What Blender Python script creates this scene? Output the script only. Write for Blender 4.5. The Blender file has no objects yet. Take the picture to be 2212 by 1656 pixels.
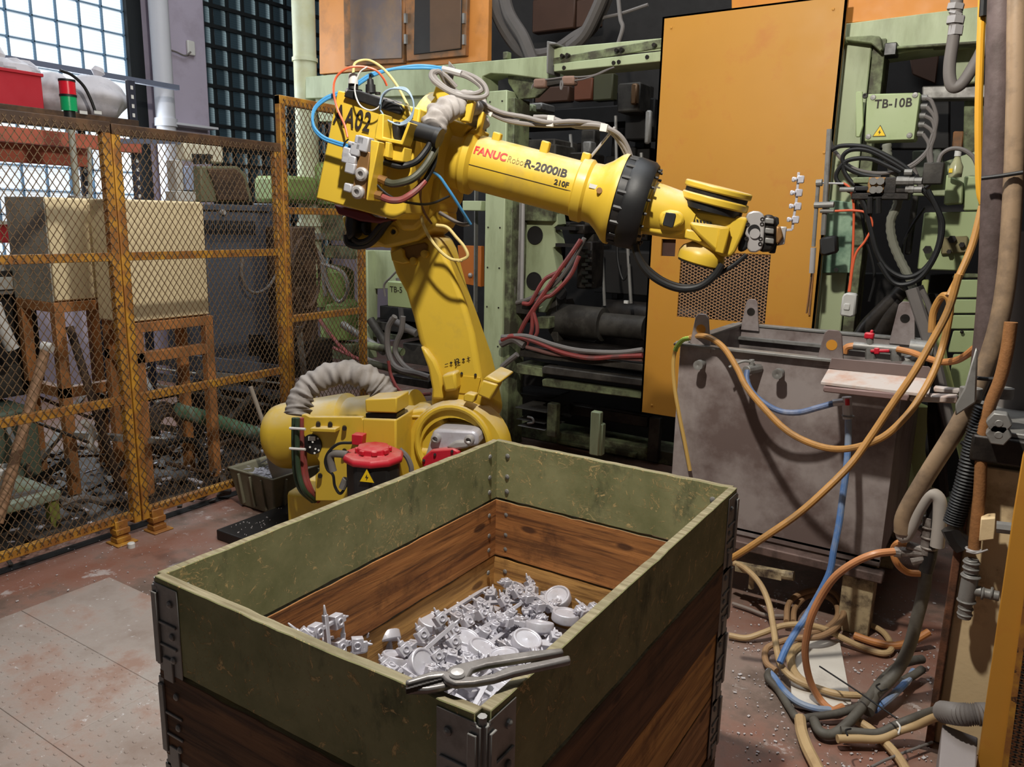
import bpy, bmesh, math, random
from mathutils import Vector, Matrix
S = bpy.context.scene
COL = S.collection
rnd = random.Random(7)
# ---------------------------------------------------------------- camera, light, exposure
CZ = 1.6425
RT = Vector((0.84172769, 0.5394805, 0.0213373)); UP = Vector((-0.1284416, 0.16170274, 0.97844518)); FW = Vector((-0.5244018, 0.82632501, -0.20540141))
CAM = Vector((0, 0, CZ)); FPX = 1678.9; PW, PH = 2212, 1656
cd = bpy.data.cameras.new('camera'); cam = bpy.data.objects.new('camera', cd); COL.objects.link(cam)
cam.matrix_world = Matrix(((RT.x, UP.x, -FW.x, 0), (RT.y, UP.y, -FW.y, 0), (RT.z, UP.z, -FW.z, CZ), (0, 0, 0, 1)))
cd.sensor_width = 36; cd.lens = FPX / PW * 36; cd.clip_start = .05; cd.clip_end = 200
S.camera = cam
S.view_settings.view_transform = 'Standard'; S.view_settings.look = 'None'; S.view_settings.gamma = 1
S.view_settings.use_curve_mapping = False; S.view_settings.exposure = -0.12
w = bpy.data.worlds.new('world'); S.world = w; w.use_nodes = True
w.node_tree.nodes['Background'].inputs[0].default_value = (.80, .90, 1.0, 1); w.node_tree.nodes['Background'].inputs[1].default_value = .095
def area(name, loc, target, sx, sy, power, col):
    l = bpy.data.lights.new(name, 'AREA'); l.shape = 'RECTANGLE'; l.size = sx; l.size_y = sy; l.energy = power; l.color = col
    o = bpy.data.objects.new(name, l); COL.objects.link(o); o.location = loc
    o.rotation_euler = (Vector(target) - Vector(loc)).to_track_quat('-Z', 'Y').to_euler(); return o
def spot_lamp(name, loc, power, col, rad):
    l = bpy.data.lights.new(name, 'POINT'); l.energy = power; l.color = col; l.shadow_soft_size = rad
    o = bpy.data.objects.new(name, l); COL.objects.link(o); o.location = loc; return o
lamp = spot_lamp('high_bay_lamp', (-.95, 1.35, 3.35), 400, (1.0, .95, .86), .06)
sky_fill = area('overhead_sky_fill', (-2.5, 3.4, 5.9), (-2.5, 3.4, 0), 5.0, 3.0, 240, (.9, .95, 1.0))  # unseen soft fill from above, added below the closed ceiling
win = area('window_daylight', (-6.85, 3.6, 2.5), (-2.0, 3.2, .6), 1.6, 2.4, 130, (.86, .94, 1.0))
# ---------------------------------------------------------------- pixel helpers: where the sight line meets a plane of the hall
def ray(px, py): return FW + RT * ((px - PW / 2) / FPX) - UP * ((py - PH / 2) / FPX)
def aX(px, py, X): d = ray(px, py); return CAM + d * (X / d.x)
def aY(px, py, Y): d = ray(px, py); return CAM + d * (Y / d.y)
def aZ(px, py, Z=0.0): d = ray(px, py); return CAM + d * ((Z - CZ) / d.z)
def aD(px, py, D): return CAM + ray(px, py) * D
def aP(px, py, q, n): d = ray(px, py); return CAM + d * ((Vector(q) - CAM).dot(n) / d.dot(n))
# ---------------------------------------------------------------- mesh builder
def frame(a, ref=None):
    a = Vector(a).normalized(); r = Vector(ref) if ref is not None else (Vector((0, 0, 1)) if abs(a.z) < .95 else Vector((1, 0, 0)))
    x = r.cross(a).normalized(); return x, a.cross(x).normalized(), a
class MB:
    def __init__(s): s.v = []; s.f = []
    def add(s, vs, fs):
        b = len(s.v); s.v += [tuple(v) for v in vs]; s.f += [tuple(b + i for i in f) for f in fs]; return s
    def hexa(s, p): return s.add(p, [(0, 3, 2, 1), (4, 5, 6, 7), (0, 1, 5, 4), (1, 2, 6, 5), (2, 3, 7, 6), (3, 0, 4, 7)])
    def box(s, x0, x1, y0, y1, z0, z1):
        return s.hexa([(x0, y0, z0), (x1, y0, z0), (x1, y1, z0), (x0, y1, z0), (x0, y0, z1), (x1, y0, z1), (x1, y1, z1), (x0, y1, z1)])
    def obox(s, c, ax, ay, az, sx, sy, sz):
        c = Vector(c); ax = Vector(ax) * sx / 2; ay = Vector(ay) * sy / 2; az = Vector(az) * sz / 2
        return s.hexa([c - ax - ay - az, c + ax - ay - az, c + ax + ay - az, c - ax + ay - az, c - ax - ay + az, c + ax - ay + az, c + ax + ay + az, c - ax + ay + az])
    def bar(s, p0, p1, wd, ht=None, ref=None):
        p0 = Vector(p0); p1 = Vector(p1); x, y, a = frame(p1 - p0, ref); return s.obox((p0 + p1) / 2, x, y, a, wd, ht or wd, (p1 - p0).length)
    def cyl(s, p0, p1, r0, r1=None, n=16, caps=True):
        p0 = Vector(p0); p1 = Vector(p1); r1 = r0 if r1 is None else r1; x, y, a = frame(p1 - p0)
        vs = []
        for p, r in ((p0, r0), (p1, r1)):
            for i in range(n): t = 2 * math.pi * i / n; vs.append(p + x * math.cos(t) * r + y * math.sin(t) * r)
        fs = [(i, (i + 1) % n, n + (i + 1) % n, n + i) for i in range(n)]
        if caps: fs += [tuple(range(n - 1, -1, -1)), tuple(range(n, 2 * n))]
        return s.add(vs, fs)
    def lathe(s, o, a, prof, n=24, ref=None, sx=1.0):
        o = Vector(o); x, y, a = frame(a, ref); vs = []
        for t, r in prof:
            for i in range(n): q = 2 * math.pi * i / n; vs.append(o + a * t + x * math.cos(q) * r * sx + y * math.sin(q) * r)
        fs = []
        for k in range(len(prof) - 1):
            for i in range(n): fs.append((k * n + i, k * n + (i + 1) % n, (k + 1) * n + (i + 1) % n, (k + 1) * n + i))
        if prof[0][1] > 1e-6: fs.append(tuple(range(n - 1, -1, -1)))
        if prof[-1][1] > 1e-6: fs.append(tuple(range((len(prof) - 1) * n, len(prof) * n)))
        return s.add(vs, fs)
    def prism(s, pts, off):
        n = len(pts); off = Vector(off); return s.add([Vector(p) for p in pts] + [Vector(p) + off for p in pts],
            [tuple(range(n - 1, -1, -1)), tuple(range(n, 2 * n))] + [(i, (i + 1) % n, n + (i + 1) % n, n + i) for i in range(n)])
    def loft(s, A, B):
        n = len(A); return s.add(list(A) + list(B), [tuple(range(n - 1, -1, -1)), tuple(range(n, 2 * n))] + [(i, (i + 1) % n, n + (i + 1) % n, n + i) for i in range(n)])
    def tube(s, pts, r, n=8, sub=6, ridge=0.0, closed=False):
        P = smooth(pts, sub); m = len(P); vs = []
        prev = None
        for i in range(m):
            t = (P[min(i + 1, m - 1)] - P[max(i - 1, 0)]).normalized()
            if prev is None: x, y, _ = frame(t)
            else:
                x = prev - t * prev.dot(t)
                if x.length < 1e-6: x, y, _ = frame(t)
                x.normalize(); y = t.cross(x)
            prev = x; rr = r(i / (m - 1)) if callable(r) else r
            if ridge: rr *= 1 + (ridge if i % 2 else -ridge)
            for k in range(n): q = 2 * math.pi * k / n; vs.append(P[i] + x * math.cos(q) * rr + y * math.sin(q) * rr)
        fs = [(i * n + k, i * n + (k + 1) % n, (i + 1) * n + (k + 1) % n, (i + 1) * n + k) for i in range(m - 1) for k in range(n)]
        fs += [tuple(range(n - 1, -1, -1)), tuple(range((m - 1) * n, m * n))]
        return s.add(vs, fs)
    def ball(s, c, r, sc=(1, 1, 1), n=12, m=8):
        c = Vector(c); vs = [c + Vector((0, 0, r * sc[2]))]
        for j in range(1, m):
            t = math.pi * j / m
            for i in range(n): q = 2 * math.pi * i / n; vs.append(c + Vector((r * sc[0] * math.sin(t) * math.cos(q), r * sc[1] * math.sin(t) * math.sin(q), r * sc[2] * math.cos(t))))
        vs.append(c - Vector((0, 0, r * sc[2]))); L = len(vs) - 1
        fs = [(0, 1 + i, 1 + (i + 1) % n) for i in range(n)]
        for j in range(m - 2):
            for i in range(n): a = 1 + j * n; fs.append((a + i, a + n + i, a + n + (i + 1) % n, a + (i + 1) % n))
        a = 1 + (m - 2) * n; fs += [(L, a + (i + 1) % n, a + i) for i in range(n)]
        return s.add(vs, fs)
    def ring(s, c, ax, R, r, n=20, k=6, sy=1.0):
        c = Vector(c); x, y, a = frame(ax); vs = []
        for i in range(n):
            q = 2 * math.pi * i / n; d = x * math.cos(q) + y * math.sin(q) * sy
            for j in range(k): t = 2 * math.pi * j / k; vs.append(c + d * (R + r * math.cos(t)) + a * r * math.sin(t))
        return s.add(vs, [(i * k + j, ((i + 1) % n) * k + j, ((i + 1) % n) * k + (j + 1) % k, i * k + (j + 1) % k) for i in range(n) for j in range(k)])
    def hole_plate(s, c, nrm, R, r, t, n=32):
        return s.lathe_open(c, nrm, [(0, r), (0, R), (t, R), (t, r), (0, r)], n)
    def lathe_open(s, o, a, prof, n=24):
        o = Vector(o); x, y, a = frame(a); vs = []
        for t, r in prof:
            for i in range(n): q = 2 * math.pi * i / n; vs.append(o + a * t + x * math.cos(q) * r + y * math.sin(q) * r)
        return s.add(vs, [(k * n + i, k * n + (i + 1) % n, (k + 1) * n + (i + 1) % n, (k + 1) * n + i) for k in range(len(prof) - 1) for i in range(n)])
def smooth(pts, sub=6):
    P = [Vector(p) for p in pts]
    if len(P) < 3 or sub <= 1:
        if sub > 1 and len(P) == 2: return [P[0].lerp(P[1], i / sub) for i in range(sub + 1)]
        return P
    out = []
    for i in range(len(P) - 1):
        a = P[i - 1] if i else P[0] * 2 - P[1]; b = P[i]; c = P[i + 1]; d = P[i + 2] if i + 2 < len(P) else P[-1] * 2 - P[-2]
        for k in range(sub):
            t = k / sub; out.append(.5 * ((2 * b) + (c - a) * t + (2 * a - 5 * b + 4 * c - d) * t * t + (3 * b - 3 * c + d - a) * t ** 3))
    out.append(P[-1]); return out
def clump(a, b, t): return a + (b - a) * t
def wloc(o):
    L = Vector((0, 0, 0))
    while o is not None: L = L + o.location; o = o.parent
    return L
def put(name, mb, mat, parent=None, bevel=0, seg=2, flat=False, ang=35):
    """link the collected shapes as ONE mesh object; a top-level mesh gets its origin at its base"""
    vs = [Vector(v) for v in mb.v]
    if parent is None:
        lo = [min(v[i] for v in vs) for i in range(3)]; hi = [max(v[i] for v in vs) for i in range(3)]
        L = Vector(((lo[0] + hi[0]) / 2, (lo[1] + hi[1]) / 2, lo[2])); base = L
    else: L = Vector((0, 0, 0)); base = wloc(parent)
    me = bpy.data.meshes.new(name); me.from_pydata([v - base for v in vs], [], mb.f)
    bm = bmesh.new(); bm.from_mesh(me); bmesh.ops.recalc_face_normals(bm, faces=bm.faces); bm.to_mesh(me); bm.free()
    if not flat: me.shade_smooth(); me.set_sharp_from_angle(angle=math.radians(ang))
    me.materials.append(mat); o = bpy.data.objects.new(name, me); COL.objects.link(o); o.location = L
    if parent is not None: o.parent = parent
    if bevel:
        m = o.modifiers.new('bevel', 'BEVEL'); m.width = bevel; m.segments = seg; m.limit_method = 'ANGLE'; m.angle_limit = math.radians(30)
        if not flat: m.harden_normals = False
    return o
def pieces(name, mb, mat, parent, **k):
    """link every connected piece as an object of its own"""
    par = list(range(len(mb.v)))
    def find(a):
        while par[a] != a: par[a] = par[par[a]]; a = par[a]
        return a
    for f in mb.f:
        r0 = find(f[0])
        for q in f[1:]: par[find(q)] = r0
    g = {}
    for f in mb.f: g.setdefault(find(f[0]), []).append(f)
    out = []
    for fs in g.values():
        ids = sorted({i for f in fs for i in f}); m = {i: j for j, i in enumerate(ids)}; b = MB(); b.v = [mb.v[i] for i in ids]; b.f = [tuple(m[i] for i in f) for f in fs]
        out.append(put(name, b, mat, parent, **k))
    return out
def thing(name, label, cat, loc, group=None):
    o = bpy.data.objects.new(name, None); COL.objects.link(o); o.location = loc; o.empty_display_size = .1
    o['label'] = label; o['category'] = cat
    if group: o['group'] = group
    return o
def tag(o, label, cat, group=None, kind=None):
    o['label'] = label; o['category'] = cat
    if group: o['group'] = group
    if kind: o['kind'] = kind
    return o
def struct(o): o['kind'] = 'structure'; return o
def stuff(o): o['kind'] = 'stuff'; return o
def dup(root, loc=None, rot=None, label=None, group=None, sc=None):
    r = root.copy(); COL.objects.link(r)
    if loc is not None: r.location = loc
    if rot is not None: r.rotation_euler = rot
    if sc: r.scale = (sc, sc, sc)
    if label: r['label'] = label
    if group: r['group'] = group
    for ch in root.children:
        c = ch.copy(); COL.objects.link(c); c.parent = r
        for g in ch.children: d = g.copy(); COL.objects.link(d); d.parent = c
    return r
def text(name, s, origin, xa, ya, size, mat, parent, spacing=1.0, extr=.0006, sx=1.0, bold=0.0):
    cu = bpy.data.curves.new(name, 'FONT'); cu.body = s; cu.size = size; cu.extrude = extr; cu.space_character = spacing; cu.offset = bold
    t = bpy.data.objects.new('tmp', cu); COL.objects.link(t); bpy.context.view_layer.update()
    me = bpy.data.meshes.new_from_object(t.evaluated_get(bpy.context.evaluated_depsgraph_get())); bpy.data.objects.remove(t)
    xa = Vector(xa).normalized(); ya = Vector(ya); ya = (ya - xa * ya.dot(xa)).normalized(); za = xa.cross(ya); b = wloc(parent); o0 = Vector(origin)
    for v in me.vertices: v.co = o0 + xa * v.co.x * sx + ya * v.co.y + za * v.co.z - b
    me.name = name; me.materials.clear(); me.materials.append(mat)
    o = bpy.data.objects.new(name, me); COL.objects.link(o); o.parent = parent; return o
# ---------------------------------------------------------------- materials
def lin(c):
    r = [((x / 255) / 12.92 if x / 255 <= .04045 else ((x / 255 + .055) / 1.055) ** 2.4) for x in c]; return (r[0], r[1], r[2], 1)
class NT:
    def __init__(s, name):
        s.m = bpy.data.materials.new(name); s.m.use_nodes = True; s.t = s.m.node_tree; s.b = s.t.nodes['Principled BSDF']
        s.tc = s.t.nodes.new('ShaderNodeTexCoord').outputs['Object']
    def n(s, ty, **k):
        x = s.t.nodes.new(ty)
        for a, v in k.items(): setattr(x, a, v)
        return x
    def l(s, a, b): s.t.links.new(a, b)
    def map(s, sc, rot=(0, 0, 0)):
        m = s.n('ShaderNodeMapping'); s.l(s.tc, m.inputs[0]); m.inputs['Scale'].default_value = sc if isinstance(sc, tuple) else (sc, sc, sc); m.inputs['Rotation'].default_value = rot; return m.outputs[0]
    def noise(s, sc, det=4, rough=.6, vec=None, dist=0):
        x = s.n('ShaderNodeTexNoise'); x.inputs['Scale'].default_value = sc; x.inputs['Detail'].default_value = det; x.inputs['Roughness'].default_value = rough; x.inputs['Distortion'].default_value = dist
        s.l(vec if vec is not None else s.tc, x.inputs['Vector']); return x.outputs['Fac']
    def ramp(s, fac, p0, p1, c0=(0, 0, 0, 1), c1=(1, 1, 1, 1)):
        x = s.n('ShaderNodeValToRGB'); e = x.color_ramp.elements; e[0].position = p0; e[1].position = p1; e[0].color = c0; e[1].color = c1; s.l(fac, x.inputs[0]); return x.outputs[0]
    def mix(s, f, a, b, mode='MIX'):
        x = s.n('ShaderNodeMix', data_type='RGBA', blend_type=mode)
        if isinstance(f, (int, float)): x.inputs[0].default_value = f
        else: s.l(f, x.inputs[0])
        for k, v in ((6, a), (7, b)):
            if isinstance(v, tuple): x.inputs[k].default_value = v
            else: s.l(v, x.inputs[k])
        return x.outputs[2]
    def bump(s, h, st, dist=.002):
        x = s.n('ShaderNodeBump'); x.inputs['Strength'].default_value = st; x.inputs['Distance'].default_value = dist; s.l(h, x.inputs['Height']); s.l(x.outputs[0], s.b.inputs['Normal'])
_mc = {}
def M(name, col, rough=.5, metal=0.0, var=.12, vs=3.0, wear=None, wt=.6, ws=14, dirt=None, dt=.55, ds=3.0, da=.7, bump=.15, bs=60, spec=.4, emit=None, streak=0, dust_sheen=0):
    if name in _mc: return _mc[name]
    t = NT(name); c = lin(col); d = tuple(x * (1 - var * 1.6) for x in c[:3]) + (1,); u = tuple(min(1, x * (1 + var)) for x in c[:3]) + (1,)
    base = t.mix(t.noise(vs, 5), d, u)
    if dirt:
        f = t.noise(ds, 6, .65, t.map((1, 1, .25)) if streak else None); f = t.ramp(f, dt - .08, dt + .1, (0, 0, 0, 1), (da, da, da, 1)); base = t.mix(f, base, lin(dirt))
    r = t.n('ShaderNodeMapRange'); nz = t.noise(vs * 3, 3); t.l(nz, r.inputs[0]); r.inputs[3].default_value = max(.05, rough - .12); r.inputs[4].default_value = min(1, rough + .15)
    if wear:
        f2 = t.ramp(t.noise(ws, 8, .7), wt, wt + .04); base = t.mix(f2, base, lin(wear))
    if dust_sheen:  # upward faces paled: dust plus an overhead sheen painted into the colour
        ge = t.n('ShaderNodeNewGeometry'); sx = t.n('ShaderNodeSeparateXYZ'); t.l(ge.outputs['Normal'], sx.inputs[0]); up = t.ramp(sx.outputs['Z'], .35, .95, (0, 0, 0, 1), (dust_sheen, dust_sheen, dust_sheen, 1))
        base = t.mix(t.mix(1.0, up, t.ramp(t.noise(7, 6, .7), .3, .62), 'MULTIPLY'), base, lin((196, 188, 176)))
    t.l(base, t.b.inputs['Base Color']); t.l(r.outputs[0], t.b.inputs['Roughness']); t.b.inputs['Metallic'].default_value = metal; t.b.inputs['Specular IOR Level'].default_value = spec
    if bump: t.bump(t.noise(bs, 4), bump)
    if emit: t.b.inputs['Emission Color'].default_value = lin(emit[0]); t.b.inputs['Emission Strength'].default_value = emit[1]
    _mc[name] = t.m; return t.m
def wood(name, a, b, dark, axis=0, paint=None, paint2=None, chip=(214, 194, 140), rough=.75, sc=1.0, cover=.60):
    t = NT(name); s3 = [14.0 * sc] * 3; s3[axis] = 1.3 * sc
    v = t.map(tuple(s3)); g = t.noise(1.7, 9, .66, v, .8)
    s6 = [42.0 * sc] * 3; s6[axis] = 2.2 * sc; fine = t.noise(1.5, 6, .6, t.map(tuple(s6)), .5)
    wv = t.n('ShaderNodeTexWave', wave_type='RINGS', rings_direction='X' if axis == 0 else 'Y'); wv.inputs['Scale'].default_value = .8; wv.inputs['Distortion'].default_value = 7; wv.inputs['Detail'].default_value = 4; wv.inputs['Detail Scale'].default_value = .5
    t.l(t.map(tuple(x * 1.3 for x in s3)), wv.inputs['Vector'])
    base = t.mix(t.ramp(g, .34, .66), lin(a), lin(b)); base = t.mix(t.ramp(fine, .48, .64, (0, 0, 0, 1), (.75, .75, .75, 1)), base, lin(dark)); base = t.mix(t.ramp(wv.outputs['Fac'], .55, .95, (0, 0, 0, 1), (.28, .28, .28, 1)), base, lin(dark))
    base = t.mix(t.ramp(t.noise(5, 7, .72), .54, .70, (0, 0, 0, 1), (.8, .8, .8, 1)), base, lin(dark)); h = g
    vo = t.n('ShaderNodeTexVoronoi'); vo.inputs['Scale'].default_value = 1.0; s7 = [9.0] * 3; s7[axis] = 3.4; t.l(t.map(tuple(s7)), vo.inputs['Vector'])
    base = t.mix(t.ramp(vo.outputs['Distance'], .09, .13, (.85, .85, .85, 1), (0, 0, 0, 1)), base, lin(dark))
    if paint:
        pc = t.mix(t.ramp(t.noise(5, 7, .7), .35, .65), lin(paint), lin(paint2 or paint)); pc = t.mix(t.ramp(t.noise(8, 7, .7, t.map((1, 1, .5))), .56, .68, (0, 0, 0, 1), (.65, .65, .65, 1)), pc, lin((34, 46, 34)))
        s4 = [48.0] * 3; s4[axis] = 30
        m1 = t.ramp(t.noise(1.0, 8, .7, t.map(tuple(s4)), 2.2), .535, .575); m2 = t.ramp(t.noise(16, 8, .8, None, 2.5), .575, .60); m3 = t.ramp(t.noise(3.0, 4, .6), cover - .12, cover + .04); f = t.mix(1.0, t.mix(1.0, m1, m3, 'MULTIPLY'), m2, 'SCREEN')
        cc = t.mix(t.noise(14, 3), lin(chip), lin((186, 150, 92))); base = t.mix(f, pc, cc); h = f
    t.l(base, t.b.inputs['Base Color']); t.b.inputs['Roughness'].default_value = rough; t.b.inputs['Specular IOR Level'].default_value = .3; t.bump(h, .6, .004)
    _mc[name] = t.m; return t.m
YEL = M('robot_yellow', (208, 174, 56), .38, 0, .06, 5, dirt=(150, 128, 70), dt=.64, ds=5, da=.45, bump=.04, wear=(110, 95, 60), wt=.74, ws=22, dust_sheen=.75)
DOORY = M('door_ochre_paint', (190, 134, 48), .5, 0, .07, 2, dirt=(176, 96, 44), dt=.63, ds=4, da=.5, wear=(110, 56, 30), wt=.70, ws=16, bump=.08)
FENY = M('fence_yellow_rust', (184, 134, 44), .6, 0, .14, 6, dirt=(124, 74, 40), dt=.46, ds=9, da=.8, wear=(70, 44, 28), wt=.62, ws=26, bump=.3)
GRN = M('machine_green_paint', (170, 180, 142), .5, 0, .07, 2.5, dirt=(120, 126, 92), dt=.55, ds=5, da=.55, wear=(70, 60, 48), wt=.70, ws=20, bump=.12, streak=1)
GRND = M('grimy_green_paint', (132, 142, 104), .65, 0, .2, 4, dirt=(60, 54, 44), dt=.47, ds=6, da=.9, wear=(150, 140, 120), wt=.66, ws=24, bump=.4)
GRNL = M('light_green_box_paint', (160, 174, 126), .45, 0, .05, 3, dirt=(120, 132, 84), dt=.62, ds=6, da=.4, bump=.05)
ORG = M('cabin_orange_paint', (205, 135, 66), .5, 0, .1, 2, dirt=(140, 96, 60), dt=.58, ds=4, da=.5, bump=.08)
ORGD = M('orange_frame_grimy', (150, 100, 56), .6, 0, .2, 5, dirt=(92, 74, 56), dt=.48, ds=7, da=.8, bump=.2)
BLK = M('black_rubber', (26, 26, 27), .5, 0, .2, 5, bump=.1)
BLKP = M('black_metal_paint', (38, 37, 37), .38, .2, .2, 6, dirt=(70, 66, 62), dt=.62, ds=8, da=.4, bump=.05)
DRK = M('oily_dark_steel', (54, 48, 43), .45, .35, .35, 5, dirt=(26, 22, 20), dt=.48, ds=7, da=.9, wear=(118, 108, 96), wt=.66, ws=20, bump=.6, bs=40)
DRK2 = M('grime_and_gap_dark', (30, 27, 25), .75, 0, .4, 3, bump=.4, bs=30)
STL = M('machined_steel', (176, 172, 170), .36, .3, .08, 6, bump=.04)
GALV = M('galvanized_steel', (136, 134, 130), .45, .3, .15, 10, dirt=(80, 74, 68), dt=.6, ds=12, da=.6, bump=.15)
ALU = M('cast_aluminium', (196, 194, 202), .36, .30, .08, 12, dirt=(160, 150, 148), dt=.6, ds=18, da=.5, bump=.25, bs=90)
TANK = M('stained_stainless', (160, 150, 147), .45, .15, .14, 1.6, dirt=(104, 88, 84), dt=.50, ds=2.6, da=.9, wear=(176, 170, 166), wt=.73, ws=14, bump=.12, bs=35)
GREY = M('grey_hose', (112, 106, 102), .6, 0, .15, 6, bump=.1)
TANH = M('tan_rubber_hose', (176, 128, 68), .5, 0, .14, 7, dirt=(116, 92, 62), dt=.55, ds=9, da=.6, bump=.12)
ORH = M('orange_rubber_hose', (186, 124, 72), .42, 0, .1, 7, dirt=(150, 104, 64), dt=.58, ds=9, da=.5, bump=.1)
YHOSE = M('amber_hose', (206, 150, 40), .45, 0, .08, 8, bump=.12)
REDH = M('red_hose', (142, 62, 58), .55, 0, .15, 8, dirt=(90, 70, 66), dt=.55, ds=9, da=.7, bump=.1)
BLUH = M('blue_hose', (64, 112, 176), .4, 0, .12, 8, bump=.05)
LBLU = M('light_blue_tube', (70, 140, 190), .35, 0, .1, 8, bump=.0)
REDP = M('red_plastic', (190, 30, 48), .4, 0, .08, 6, dirt=(120, 34, 40), dt=.62, ds=8, da=.5, bump=.04, dust_sheen=.3)
WHT = M('white_plastic', (205, 203, 198), .5, 0, .06, 6, bump=.04)
BRASS = M('brass', (150, 112, 70), .4, .55, .15, 8, bump=.08)
CRM = M('cream_cabinet_paint', (226, 208, 168), .55, 0, .05, 3, dirt=(190, 168, 130), dt=.62, ds=5, da=.4, bump=.03)
TXTB = M('black_print', (40, 32, 26), .6, 0, .1, 5, bump=0)
TXTR = M('red_print', (208, 40, 30), .5, 0, .1, 5, bump=0)
YWARN = M('warning_yellow', (240, 200, 20), .5, 0, .05, 5, bump=0)
# ---------------------------------------------------------------- setting
def floor_mat():
    t = NT('stained_floor'); 
    base = t.mix(t.ramp(t.noise(1.3, 6, .65), .38, .62), lin((126, 84, 68)), lin((136, 118, 108)))
    base = t.mix(t.ramp(t.noise(2.6, 8, .7), .5, .62, (0, 0, 0, 1), (.8, .8, .8, 1)), base, lin((92, 76, 66)))
    base = t.mix(t.ramp(t.noise(7, 9, .75), .60, .66, (0, 0, 0, 1), (.7, .7, .7, 1)), base, lin((176, 168, 164)))
    base = t.mix(t.ramp(t.noise(48, 5, .7), .66, .70, (0, 0, 0, 1), (.9, .9, .9, 1)), base, lin((208, 204, 206)))
    base = t.mix(t.ramp(t.noise(1.9, 5, .6, t.map((1, 1, 1), (0, 0, 1.0))), .62, .75, (0, 0, 0, 1), (.9, .9, .9, 1)), base, lin((62, 52, 46)))
    t.l(base, t.b.inputs['Base Color']); t.b.inputs['Roughness'].default_value = .55; t.bump(t.noise(30, 8, .7), .35, .004); return t.m
def plate_mat():
    t = NT('floor_plate_steel')
    base = t.mix(t.ramp(t.noise(1.6, 6, .65), .36, .66), lin((126, 106, 94)), lin((170, 162, 156)))
    base = t.mix(t.ramp(t.noise(3.2, 8, .7), .5, .64, (0, 0, 0, 1), (.8, .8, .8, 1)), base, lin((146, 112, 96)))
    base = t.mix(t.ramp(t.noise(26, 7, .75), .62, .66, (0, 0, 0, 1), (.8, .8, .8, 1)), base, lin((200, 196, 196)))
    t.l(base, t.b.inputs['Base Color']); t.b.inputs['Roughness'].default_value = .5; t.bump(t.noise(60, 5), .3, .003); return t.m
FLOOR = floor_mat(); PLATE = plate_mat()
CONC = M('dark_hall_wall', (52, 46, 44), .9, 0, .3, 1.5, bump=.3)
LAV = M('lavender_plaster', (176, 166, 182), .8, 0, .06, 2, dirt=(140, 130, 140), dt=.6, ds=2, da=.5, bump=.1)
struct(put('floor', MB().box(-9.5, 3.2, -3, 9, -.2, 0), FLOOR, flat=True))
fl = bpy.data.objects['floor']
for (x0, x1, y0, y1) in ((-3.3, -2.001, -.4, 1.05), (-2.0, -1.36, -.4, 1.05), (-3.3, -2.341, 1.051, 1.42), (-5, -3.301, -.4, 1.05), (-2.34, -1.37, 1.051, 1.42), (-3.3, -1.37, 1.421, 1.8)):
    put('floor_plate', MB().box(x0, x1, y0, y1, -.002, .008), PLATE, fl, bevel=.002)
mb = MB()
for i in range(28):
    for j in range(16):
        x = -3.15 + i * .048 + (.024 if j % 2 else 0); y = .78 + j * .042
        mb.ball((x, y, .0075), .011, (1, .6, .3), 6, 4)
stuff(put('checker_dimples', mb, PLATE, fl))
struct(put('wall_back', MB().box(-9, 3.2, 8.4, 8.6, 0, 6.4), CONC, flat=True))
struct(put('wall_right', MB().box(3.0, 3.2, -3, 9, 0, 6.4), CONC, flat=True))
struct(put('ceiling', MB().box(-9.5, 3.2, -3, 9, 6.3, 6.5), CONC, flat=True))
WX = -7.0
wl = MB(); wl.box(WX - .25, WX, -3, 2.2, 0, 6.3); wl.box(WX - .25, WX, 2.2, 8.4, 0, .9); wl.box(WX - .25, WX, 4.55, 5.14, .9, 6.3); wl.box(WX - .25, WX, 6.95, 8.4, .9, 6.3); wl.box(WX - .25, WX, 2.2, 8.4, 4.6, 6.3)
struct(put('wall_left', wl, LAV, flat=True))
put('pilaster', MB().box(WX, WX + .16, 4.70, 5.13, 0, 6.3), LAV, bpy.data.objects['wall_left'], bevel=.01)
def glass_mat(name, c0, s0, c1, s1, lo, hi):
    t = NT(name); wv = t.n('ShaderNodeTexWave', wave_type='BANDS', bands_direction='Z'); wv.inputs['Scale'].default_value = 14; wv.inputs['Distortion'].default_value = 1; t.l(t.tc, wv.inputs[0])
    oi = t.n('ShaderNodeObjectInfo'); gx = t.n('ShaderNodeSeparateXYZ'); t.l(t.tc, gx.inputs[0])
    f = t.ramp(gx.outputs['Y'], lo, hi); col = t.mix(f, lin(c0), lin(c1)); col2 = t.mix(t.ramp(wv.outputs['Fac'], .2, .8, (.75, .75, .75, 1), (1, 1, 1, 1)), (0, 0, 0, 1), col)
    rv = t.ramp(oi.outputs['Random'], 0, 1, (s0, s0, s0, 1), (s1, s1, s1, 1)); col3 = t.mix(1.0, col2, rv, 'MULTIPLY')
    t.l(col3, t.b.inputs['Emission Color']); t.b.inputs['Emission Strength'].default_value = 1
    t.b.inputs['Base Color'].default_value = lin(c0); t.b.inputs['Roughness'].default_value = .18; return t.m
GB1 = glass_mat('daylit_glass_block', (226, 232, 236), .92, (214, 230, 240), 1.0, 0, .09)
GB2 = glass_mat('dim_glass_block', (34, 46, 52), .4, (150, 172, 178), .8, .015, .07)
BAR1 = M('blue_grey_bars', (110, 140, 165), .5, 0, .1, 4, bump=0); BAR2 = M('dark_window_bars', (22, 26, 28), .6, 0, .1, 4, bump=0)
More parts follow.
